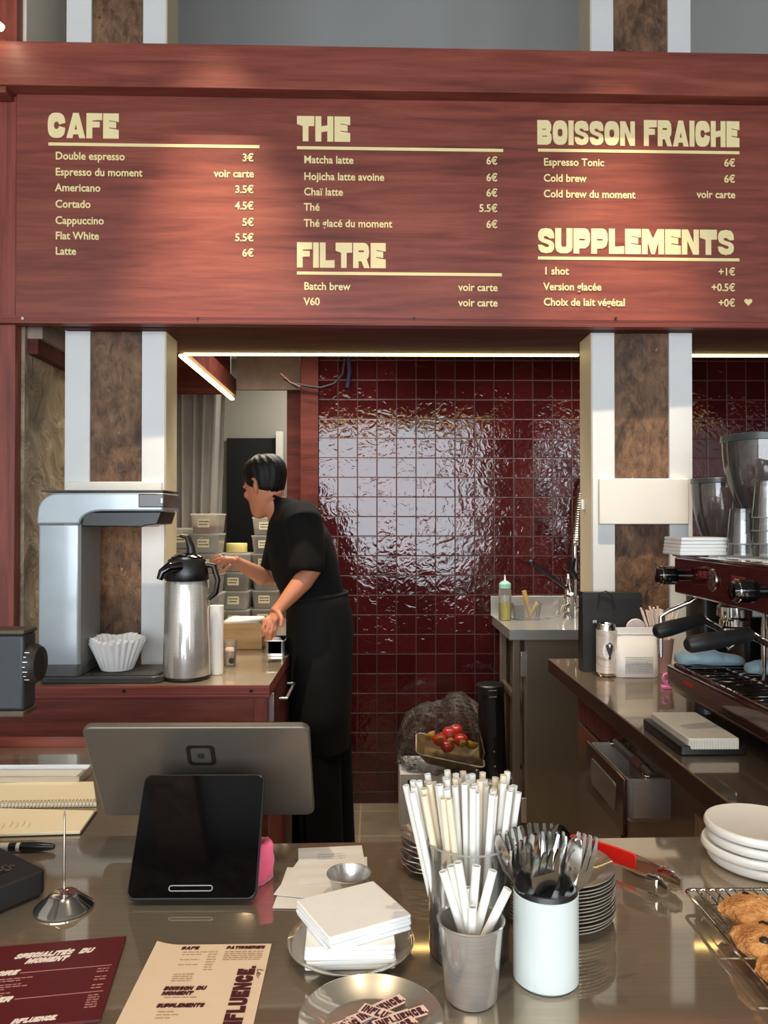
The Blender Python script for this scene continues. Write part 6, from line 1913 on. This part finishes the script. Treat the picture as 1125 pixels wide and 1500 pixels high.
# tongs
t = thing('serving_tongs', 'steel serving tongs with a bright red grip lying on the counter', 'tongs', (0.36, 1.1, ZC))
RED = P('red_silicone', (222, 32, 24), 0.35, vary=0.03)
bend = on(846, 1240, ZC + 0.014); endr = on(918, 1268, ZC + 0.016); tip = on(984, 1299, ZC + 0.014)
axd = (tip - bend); axd.z = 0; axd.normalize(); nrm = Vector((-axd.y, axd.x, 0))
def ribbon(b, pts, th, hgt):
    F = []
    for i, (c_, h_) in enumerate(pts):
        d = (pts[min(i + 1, len(pts) - 1)][0] - pts[max(i - 1, 0)][0]).normalized()
        s_ = Vector((-d.y, d.x, 0)).normalized() * th
        F.append([c_ + s_ - Vector((0, 0, h_)), c_ - s_ - Vector((0, 0, h_)), c_ - s_ + Vector((0, 0, h_)), c_ + s_ + Vector((0, 0, h_))])
    b.loft(F)
L_ = (tip - bend).length
Lr = (endr - bend).length
zc_ = ZG + 0.014
def arm(s, f0, f1, n=8, op=0.016):
    out = []
    for k in range(n + 1):
        f_ = f0 + (f1 - f0) * k / n
        c_ = Vector((bend.x, bend.y, zc_)) + axd * (L_ * f_) + nrm * s * (0.008 + op * math.sin(min(1, f_ * 1.1) * PI * 0.75))
        out.append((c_, 0.0128 - 0.004 * f_))
    return out
fr = Lr / L_
bendp = [(Vector((bend.x, bend.y, zc_)) + axd * (-0.010 * math.cos(a)) + nrm * (0.0105 * math.sin(a)), 0.0128) for a in [R(-90 + 180 * k / 10) for k in range(11)]]
b = MB(); ribbon(b, arm(-1, 0, fr)[::-1] + bendp[1:-1] + arm(1, 0, fr), 0.0022, 0); b.build('red_grip', RED, t, bev=0.001)
for s in (-1, 1):
    b = MB(); ribbon(b, arm(s, fr - 0.02, 0.93), 0.0011, 0); a_ = b.build('steel_arm', CHROME, t)
    e_ = arm(s, 0.90, 1.0)[-1][0]
    b = MB()
    rings = []
    for k in range(9):
        f_ = k / 8
        rr = 0.004 + 0.010 * math.sin(PI * (0.15 + 0.75 * f_))
        c_ = arm(s, 0.80, 1.03)[k][0] if k < 9 else e_
        rings.append([c_ + nrm * s * (0.003 * math.cos(a) - 0.004) + Vector((0, 0, rr * 1.05 * math.sin(a) * (1 + 0.08 * math.cos(k * PI)))) for a in [2 * PI * j / 20 for j in range(20)]])
    b.loft(rings)
    for v_ in b.bm.verts: v_.co.z = max(v_.co.z, ZG)
    b.build('scalloped_tip', CHROME, a_, smooth=60)

# white plates
cpw = on(1106, 1255)
CER = P('white_ceramic', (232, 228, 220), 0.3, vary=0.01, coat=0.15)
for i in range(4):
    if i == 0:
        o = w0 = thing('ceramic_plate', 'x', 'plate')
        r = 0.076
        b = MB(); b.lathe([(0, 0), (r * 0.90, 0), (r * 0.97, 0.0018), (r, 0.0055), (r * 0.997, 0.0095), (r * 0.975, 0.0132), (r * 0.945, 0.0142), (r * 0.915, 0.0137), (r * 0.88, 0.0130), (0, 0.0126)], seg=72); b.build('plate_body', CER, o, local=True, smooth=40)
    else:
        o = copy_thing(w0, (0, 0, 0))
    o.location = (cpw.x + (0.004, -0.004, 0.002, 0.0)[i] - 0.001, 1.125 + (0.0, 0.002, -0.001, 0.001)[i], ZG + 0.0146 * i)
    tag(o, '%s thick white plate of the pile beside the cookie rack' % ['bottom', 'second', 'third', 'top'][i], 'plate', 'white plates by the cookie rack')

# cooling rack
x0, x1, y0, y1, zr_ = 0.405, 0.72, 0.62, 1.006, ZC + 0.017
t = thing('cooling_rack', 'chrome wire cooling rack under the cookies', 'rack', (0.5, 0.8, ZC))
b = MB(); b.tube([(x_, y_, zr_) for x_, y_ in rrect(x0, x1, y0, y1, 0.008, 4)], 0.0022, 8, closed=True); b.build('outer_frame', CHROME, t)
b = MB()
for k in range(1, 25):
    xx = x0 + 0.0125 * k
    b.cyl((xx, y0, zr_ + 0.002), (xx, y1, zr_ + 0.002), 0.0011, seg=6)
b.build('fine_wires', CHROME, t)
b = MB()
for yy in (0.906, 0.814, 0.72):
    b.cyl((x0, yy, zr_ - 0.0015), (x1, yy, zr_ - 0.0015), 0.0022, seg=8)
b.build('cross_bar', CHROME, t)
for xx in (x0 + 0.03, x1 - 0.03):
    for yy in (y0 + 0.01, y1 - 0.01):
        b = MB(); b.tube([(xx - 0.012, yy, zr_), (xx - 0.008, yy, ZG + 0.0014), (xx + 0.008, yy, ZG + 0.0014), (xx + 0.012, yy, zr_)], 0.0014, 6); b.build('foot', CHROME, t)
# cookies
def cookie_mat():
    m = NT('baked_cookie')
    f_ = m.noise(m.coord(), 40, 5, 0.65)
    f2 = m.noise(m.coord(), 14, 3, 0.5)
    mm = m.math('MULTIPLY_ADD', f_, 0.5, m.math('MULTIPLY', f2, 0.5))
    m.link(m.ramp(mm, [(0.34, lin((150, 88, 44))), (0.5, lin((220, 156, 92))), (0.66, lin((238, 188, 128)))]), m.b.inputs['Base Color'])
    m.b.inputs['Roughness'].default_value = 0.7
    m.bump(m.math('ADD', f_, m.noise(m.coord(), 150, 3)), 1.0, 0.006)
    return m.m
COOK = cookie_mat()
CHOC = P('dark_chocolate', (44, 22, 14), 0.4, vary=0.2)
cks = [(1108, 1326, 0.042, 0.021, 0.0, 'cookie farthest back on the rack, dark chocolate showing at its edge'), (1128, 1372, 0.040, 0.022, 1.7, 'smooth golden cookie in the middle of the rack'), (1168, 1412, 0.042, 0.020, 3.1, 'cookie nearest the counter edge, cut by the picture edge')]
for i, (px, py, r, h_, sd, lb) in enumerate(cks):
    c_ = on(px, py + 8, zr_ + 0.012)
    t = thing('cookie', lb, 'cookie', (c_.x, c_.y, zr_ + 0.0035), (R(0), 0, 0), 'cookies on the cooling rack')
    b = MB()
    rings = []
    for k in range(13):
        f_ = k / 12
        rr = r * (0.90 + 0.10 * math.sin(f_ * PI * 0.5)) if k < 3 else r * math.cos((f_ - 0.17) * PI * 0.5 / 0.83) ** 0.55
        zz = h_ * f_
        rings.append([Vector((max(rr, 0.0008) * (1 + 0.05 * math.sin(3 * a + sd) + 0.03 * math.sin(7 * a + sd * 2)) * math.cos(a), max(rr, 0.0008) * (1 + 0.05 * math.sin(2 * a + sd)) * math.sin(a), zz)) for a in [2 * PI * j / 56 for j in range(56)]])
    b.loft(rings)
    bmesh.ops.subdivide_edges(b.bm, edges=b.bm.edges[:], cuts=1, use_grid_fill=True)
    b.disp(0.0032, 55, sd); b.disp(0.0018, 160, sd + 4)
    for v_ in b.bm.verts: v_.co.z = max(v_.co.z, 0)
    b.build('dough', COOK, t, local=True, smooth=180)
    random.seed(20 + i)
    for k in range(6 if i == 0 else 3):
        a = random.uniform(PI * 0.9, PI * 1.5) if i == 0 and k < 4 else random.uniform(0, 2 * PI)
        f_ = 0.97 if i == 0 and k < 4 else random.uniform(0.3, 0.7)
        zc2 = 0.006 if f_ > 0.9 else h_ * (1 - f_ ** 3) * 0.94
        b = MB(); b.ell((r * f_ * math.cos(a), r * f_ * math.sin(a), zc2), 0.006, 0.005, 0.0035, 10); b.disp(0.0015, 200, k)
        b.build('chocolate_chunk', CHOC, t, local=True)
# ------------------------------------------------------------------ the barista
SKIN = P('skin', (178, 116, 86), 0.5, vary=0.06, vscale=12, sss=0.15)
HAIRM = P('black_hair', (12, 10, 9), 0.5, spec=0.25, vary=0.3, vscale=80, bump=0.7, bscale=260)
SHIRT = P('black_cotton', (12, 11, 11), 0.9, vary=0.15, vscale=20, spec=0.2)
APRON = P('black_apron', (13, 12, 12), 0.8, vary=0.12, vscale=15, spec=0.25)
TROUS = P('black_trousers', (5, 5, 6), 0.9, vary=0.15, vscale=15, spec=0.15)
PY = 2.98
SK = PY / 3.42


def pp(px, py, Y=3.42):
    return at(px, py, PY + (Y - 3.42) * SK)


def ering(c, hx, hy, n=28, tilt=None, e=1.0):
    out = []
    hx *= SK; hy *= SK
    for i in range(n):
        a = 2 * PI * i / n
        ca, sa = math.cos(a), math.sin(a)
        v = Vector((hx * math.copysign(abs(ca) ** e, ca), hy * math.copysign(abs(sa) ** e, sa), 0))
        if tilt is not None:
            v = tilt @ v
        out.append(c + v)
    return out


def limb(b, pts, seg=20, flat=None):
    b.tube([p_ for p_, r_ in pts], [r_ * SK for p_, r_ in pts], seg, flat=flat)


# ---- body: head, neck, arms and hands as one surface
hc = pp(389, 712, 3.42)
fwd = Vector((-0.84, 0.54, -0.30)).normalized()
side = fwd.cross(Vector((0, 0, 1))).normalized()
up = side.cross(fwd).normalized()
HM = Matrix(((fwd.x, side.x, up.x, hc.x), (fwd.y, side.y, up.y, hc.y), (fwd.z, side.z, up.z, hc.z), (0, 0, 0, 1))) @ Matrix.Scale(SK, 4)
head_rings = [  # z, centre f, half f, half side
    (-0.128, 0.062, 0.018, 0.016), (-0.120, 0.058, 0.036, 0.032), (-0.100, 0.040, 0.060, 0.050), (-0.070, 0.020, 0.078, 0.062), (-0.035, 0.008, 0.088, 0.070),
    (0.0, 0.002, 0.094, 0.074), (0.035, -0.002, 0.097, 0.077), (0.070, -0.006, 0.090, 0.073), (0.100, -0.008, 0.068, 0.058), (0.118, -0.010, 0.040, 0.035), (0.124, -0.010, 0.012, 0.012)]


def head_mesh(b, grow=0.0, zoff=0.0):
    rings = []
    for z_, cf, hf, hs in head_rings:
        rings.append([HM @ Vector((cf + (hf + grow) * math.cos(a), (hs + grow) * math.sin(a), z_ * (1 + grow * 4) + zoff)) for a in [2 * PI * i / 32 for i in range(32)]])
    b.loft(rings)


body = MB()
head_mesh(body)
hv = lambda f_, s_, u_: HM @ Vector((f_, s_, u_))
# nose, lips, brow, chin
body.loft([ering(hv(0.090, 0, 0.012), 0.006, 0.006), ering(hv(0.100, 0, -0.012), 0.010, 0.010), ering(hv(0.106, 0, -0.030), 0.013, 0.013), ering(hv(0.096, 0, -0.042), 0.010, 0.010)])
for s in (-1, 1):
    body.ell(hv(0.082, 0.030 * s, 0.022), 0.018 * SK, 0.018 * SK, 0.010 * SK, 12)      # brow
    body.ell(hv(0.070, 0.040 * s, -0.020), 0.024 * SK, 0.024 * SK, 0.020 * SK, 12)     # cheek bone
    # ear
    Me = HM @ Matrix.Translation((-0.004, 0.073 * s, -0.005)) @ Matrix.Rotation(R(-14 * s), 4, 'Z')
    ear = [(0.0, 0.034, 0.008), (0.012, 0.030, 0.007), (0.017, 0.014, 0.007), (0.014, -0.006, 0.006), (0.006, -0.026, 0.006), (-0.002, -0.032, 0.007)]
    body.tube([Me @ Vector((-f_, 0.006 * s, u_)) for f_, u_, r_ in ear], [r_ * SK for f_, u_, r_ in ear], 10)
    body.ell(Me @ Vector((-0.004, 0.002 * s, 0.0)), 0.012 * SK, 0.010 * SK, 0.026 * SK, 12)
body.ell(hv(0.088, 0, -0.062), 0.012 * SK, 0.016 * SK, 0.006 * SK, 12)
body.ell(hv(0.086, 0, -0.074), 0.012 * SK, 0.016 * SK, 0.007 * SK, 12)
body.ell(hv(0.074, 0, -0.112), 0.020 * SK, 0.022 * SK, 0.016 * SK, 12)
# neck
limb(body, [(hv(-0.020, 0, -0.03), 0.060), (pp(399, 733, 3.42), 0.056), (pp(409, 748, 3.42), 0.060), (pp(420, 768, 3.42), 0.085)])
# trunk under the clothes
limb(body, [(pp(425, 765), 0.10), (pp(440, 810), 0.12), (pp(454, 860), 0.10), (pp(466, 905), 0.10)])
SH_N, EL_N, WR_N = pp(441, 762, 3.235), pp(455, 838, 3.20), pp(411, 889, 3.13)
SH_F, EL_F, WR_F = pp(418, 768, 3.58), pp(398, 852, 3.55), pp(348, 824, 3.46)
# near arm
limb(body, [(SH_N, 0.055), (SH_N.lerp(EL_N, 0.5), 0.048), (EL_N, 0.043), (EL_N.lerp(WR_N, 0.25), 0.043), (EL_N.lerp(WR_N, 0.6), 0.036), (WR_N, 0.026), (WR_N + (WR_N - EL_N).normalized() * 0.03, 0.026)])
limb(body, [(SH_F, 0.055), (SH_F.lerp(EL_F, 0.5), 0.047), (EL_F, 0.041), (EL_F.lerp(WR_F, 0.25), 0.041), (EL_F.lerp(WR_F, 0.6), 0.034), (WR_F, 0.025), (WR_F + (WR_F - EL_F).normalized() * 0.02, 0.025)])


def finger(b, pts, r0, r1):
    n = len(pts) - 1
    limb(b, [(p_, r0 + (r1 - r0) * i / n) for i, p_ in enumerate(pts)], 12)
    b.ell(pts[-1], r1 * SK, r1 * SK, r1 * SK, 10)


# near hand: back of the hand towards us, fingers pointing down-left onto the steel pan
palm = [pp(409, 891, 3.13), pp(404, 899, 3.12), pp(399, 908, 3.11)]
limb(body, [(palm[0], 0.026), (palm[1], 0.031), (palm[2], 0.034), (pp(397, 913, 3.11), 0.030)], flat=0.55)
for px0, py0, px1, py1, px2, py2, dY in ((389, 909, 384.5, 921, 385.5, 931, -0.006), (394.5, 913, 390.5, 926, 391, 937, -0.012), (400, 914, 397, 927, 396.5, 937, -0.010), (405, 912, 403, 923, 402, 932, -0.002)):
    finger(body, [pp((px0 + 402) / 2, 903, 3.11), pp(px0, py0, 3.10 + dY), pp(px1, py1, 3.092 + dY), pp(px2, py2, 3.098 + dY)], 0.0088, 0.0064)
finger(body, [pp(408, 897, 3.10), pp(413, 907, 3.08), pp(411.5, 917, 3.07)], 0.0115, 0.0078)
# far hand: reaching left, fingertips pinching the tub
limb(body, [(WR_F, 0.025), (pp(339, 821, 3.45), 0.029), (pp(330, 821, 3.44), 0.031), (pp(326, 822, 3.44), 0.026)], flat=0.7)
for x1, y1, x2, y2, x3, y3, dY in ((322, 814, 314, 817, 308.5, 823, 0.004), (320, 819, 311.5, 823, 307.5, 830, -0.006), (321, 824, 313.5, 829, 310.5, 836, -0.016), (324, 829, 317.5, 835, 315, 842, -0.026)):
    finger(body, [pp(334, 821, 3.44 + dY * 0.5), pp(x1, y1, 3.44 + dY), pp(x2, y2, 3.44 + dY), pp(x3, y3, 3.445 + dY)], 0.0088, 0.0062)
finger(body, [pp(339, 828, 3.42), pp(330, 835, 3.405), pp(322, 839, 3.40)], 0.0112, 0.0075)
# legs under the trousers and feet in shoes close the figure
for dx, Y in ((-10, 3.33), (14, 3.52)):
    limb(body, [(pp(470 + dx * 0.3, 905, 3.42 + (Y - 3.42) * 0.5), 0.085), (pp(468 + dx, 1010, Y), 0.070), (pp(470 + dx, 1060, Y), 0.060), (pp(474 + dx, 1200, Y), 0.055), (pp(478 + dx, 1292, Y), 0.040)])
person = body.build('person', SKIN, remesh=0.0032, smo=5)
tag(person, 'barista in black shirt and apron leaning over the left counter, reaching for the tubs', 'person')

# ---- hair
hr = MB()
rings = []
nA = 96
for k in range(17):
    ph = k / 16
    ring = []
    for i in range(nA):
        a = 2 * PI * i / nA
        # hem height depends on the direction: forehead high, ear middle, nape low
        ca = math.cos(a)
        hem = 0.055 * max(0, ca) ** 0.8 + (-0.004) * (1 - abs(ca)) + (-0.052) * max(0, -ca) ** 0.7
        if 0.05 < ca < 0.55:
            hem -= 0.012
        z_ = hem + (0.130 - hem) * math.sin(ph * PI / 2)
        # radius of the skull at this height
        zz = max(-0.125, min(0.123, z_))
        for (z0, c0, f0, s0), (z1, c1, f1, s1) in zip(head_rings[:-1], head_rings[1:]):
            if z0 <= zz <= z1:
                q = (zz - z0) / (z1 - z0)
                cf, hf, hs = c0 + (c1 - c0) * q, f0 + (f1 - f0) * q, s0 + (s1 - s0) * q
                break
        gr = 0.003 + 0.020 * math.sin(min(1, ph * 1.3) * PI / 2) - (0.003 if ph == 0 else 0)
        fl = 0.0030 * math.sin(a * 19 + 2.0 * math.sin(ph * 5)) * (0.3 + ph) + 0.006 * (0.2 + ph) * noise.noise(Vector((7 * math.cos(a), 7 * math.sin(a), ph * 2.2)))
        if z_ > 0.118:
            q = (0.130 - z_) / 0.012
            hf2, hs2 = (0.030 + 0.010) * max(q, 0.0), (0.030 + 0.008) * max(q, 0)
            ring.append(HM @ Vector((-0.010 + (hf2 + 0.001) * ca, (hs2 + 0.001) * math.sin(a), z_ + gr * 0.6 + fl)))
        else:
            ring.append(HM @ Vector((cf + (hf + gr + fl) * ca, (hs + gr * 0.8 + fl) * math.sin(a), z_ + gr * 0.4)))
    rings.append(ring)
hr.loft(rings)
hair = hr.build('hair', HAIRM, person, smooth=180)

# ---- shirt
sh_ = MB()
tl = Matrix.Rotation(R(8), 3, 'Y')
sh_.loft([ering(pp(470, 892, 3.42), 0.135, 0.165), ering(pp(457, 868), 0.140, 0.168, e=0.9), ering(pp(449, 842), 0.152, 0.180, e=0.9), ering(pp(443, 812), 0.150, 0.196, e=0.9), ering(pp(438, 784), 0.140, 0.208, e=0.9), ering(pp(434, 764), 0.116, 0.204, e=0.9), ering(pp(430, 750), 0.082, 0.165), ering(pp(423, 738), 0.064, 0.105), ering(pp(414, 729), 0.052, 0.072)])
hem_n = SH_N.lerp(EL_N, 1.0)
limb(sh_, [(pp(438, 757, 3.29), 0.085), (pp(444, 768, 3.235), 0.088), (pp(449, 800, 3.21), 0.080), (pp(449, 826, 3.195), 0.077), (pp(448, 837, 3.19), 0.074)])
limb(sh_, [(pp(424, 762, 3.52), 0.085), (pp(418, 780, 3.58), 0.084), (pp(410, 815, 3.57), 0.078), (pp(404, 838, 3.56), 0.074)])
sh_.disp(0.006, 9, 2.0)
shirt = sh_.build('shirt', SHIRT, person, remesh=0.009, smo=3)
cc_ = pp(413, 731, 3.42)
Mc = Matrix.Translation(cc_) @ Matrix.Rotation(R(22), 4, 'Y')
b = MB(); b.tube([Mc @ Vector((0.050 * math.cos(a), 0.064 * math.sin(a), 0)) for a in [2 * PI * i / 28 for i in range(28)]], 0.006, 8, closed=True); b.build('collar', SHIRT, shirt)

# ---- trousers
tr_ = MB()
limb(tr_, [(pp(468, 930, 3.40), 0.15), (pp(466, 960, 3.36), 0.125), (pp(462, 1060, 3.34), 0.105), (pp(464, 1150, 3.34), 0.105), (pp(466, 1230, 3.35), 0.112), (pp(467, 1300, 3.35), 0.115)], 28)
limb(tr_, [(pp(468, 930, 3.46), 0.15), (pp(474, 960, 3.50), 0.120), (pp(482, 1060, 3.52), 0.100), (pp(486, 1150, 3.53), 0.100), (pp(488, 1230, 3.53), 0.102), (pp(489, 1296, 3.53), 0.104)], 28)
tr_.disp(0.006, 7, 5.0)
tr_.build('trousers', TROUS, person, remesh=0.010, smo=2)
# ---- apron
ap = MB()
ap.loft([ering(pp(462, 868, 3.42), 0.140, 0.176, e=0.9), ering(pp(466, 885, 3.42), 0.142, 0.178, e=0.9), ering(pp(469, 915, 3.42), 0.150, 0.190, e=0.9), ering(pp(468, 960, 3.42), 0.146, 0.192, e=0.9), ering(pp(467, 1030, 3.42), 0.142, 0.190, e=0.9), ering(pp(466, 1090, 3.42), 0.142, 0.188, e=0.9), ering(pp(466, 1091, 3.42), 0.136, 0.182, e=0.9), ering(pp(468, 960, 3.42), 0.140, 0.186, e=0.9)])
ap.disp(0.005, 8, 1.0)
apron = ap.build('apron', APRON, person, smooth=180)
b = MB(); b.tube([pp(462, 872, 3.42) + Vector((0.142 * SK * math.cos(a), 0.178 * SK * math.sin(a), 0.01 * math.cos(a))) for a in [2 * PI * i / 40 for i in range(40)]], 0.008, 8, closed=True); b.build('waist_tie', APRON, apron)
# ---- shoes
for nm, dx, Y in (('shoe', 2, 3.35), ('shoe', 22, 3.53)):
    b = MB()
    c_ = Vector((pp(466 + dx, 1230, Y).x, PY + (Y - 3.42) * SK, 0))
    b.loft([[Vector((c_.x + 0.05 - 0.27 * f_, c_.y + wd * math.cos(a), max(0.001, h_ * 0.5 + h_ * 0.5 * math.sin(a)))) for a in [2 * PI * j / 20 for j in range(20)]] for f_, wd, h_ in ((0, 0.025, 0.06), (0.1, 0.036, 0.085), (0.4, 0.040, 0.085), (0.7, 0.046, 0.055), (0.92, 0.038, 0.04), (1.0, 0.015, 0.025))])
    sh2 = b.build(nm, P('dark_shoe', (22, 22, 24), 0.6), person, smooth=60)
    b = MB(); b.prism([(c_.x + 0.052 - 0.275 * f_, c_.y + wd) for f_, wd in ((0, 0.026), (0.1, 0.038), (0.4, 0.042), (0.7, 0.048), (0.92, 0.040), (1.0, 0.016))] + [(c_.x + 0.052 - 0.275 * f_, c_.y - wd) for f_, wd in ((1.0, 0.016), (0.92, 0.040), (0.7, 0.048), (0.4, 0.042), (0.1, 0.038), (0, 0.026))], 0.0008, 0.016, axis='z'); b.build('sole', P('pale_blue_sole', (190, 198, 206), 0.6), sh2)
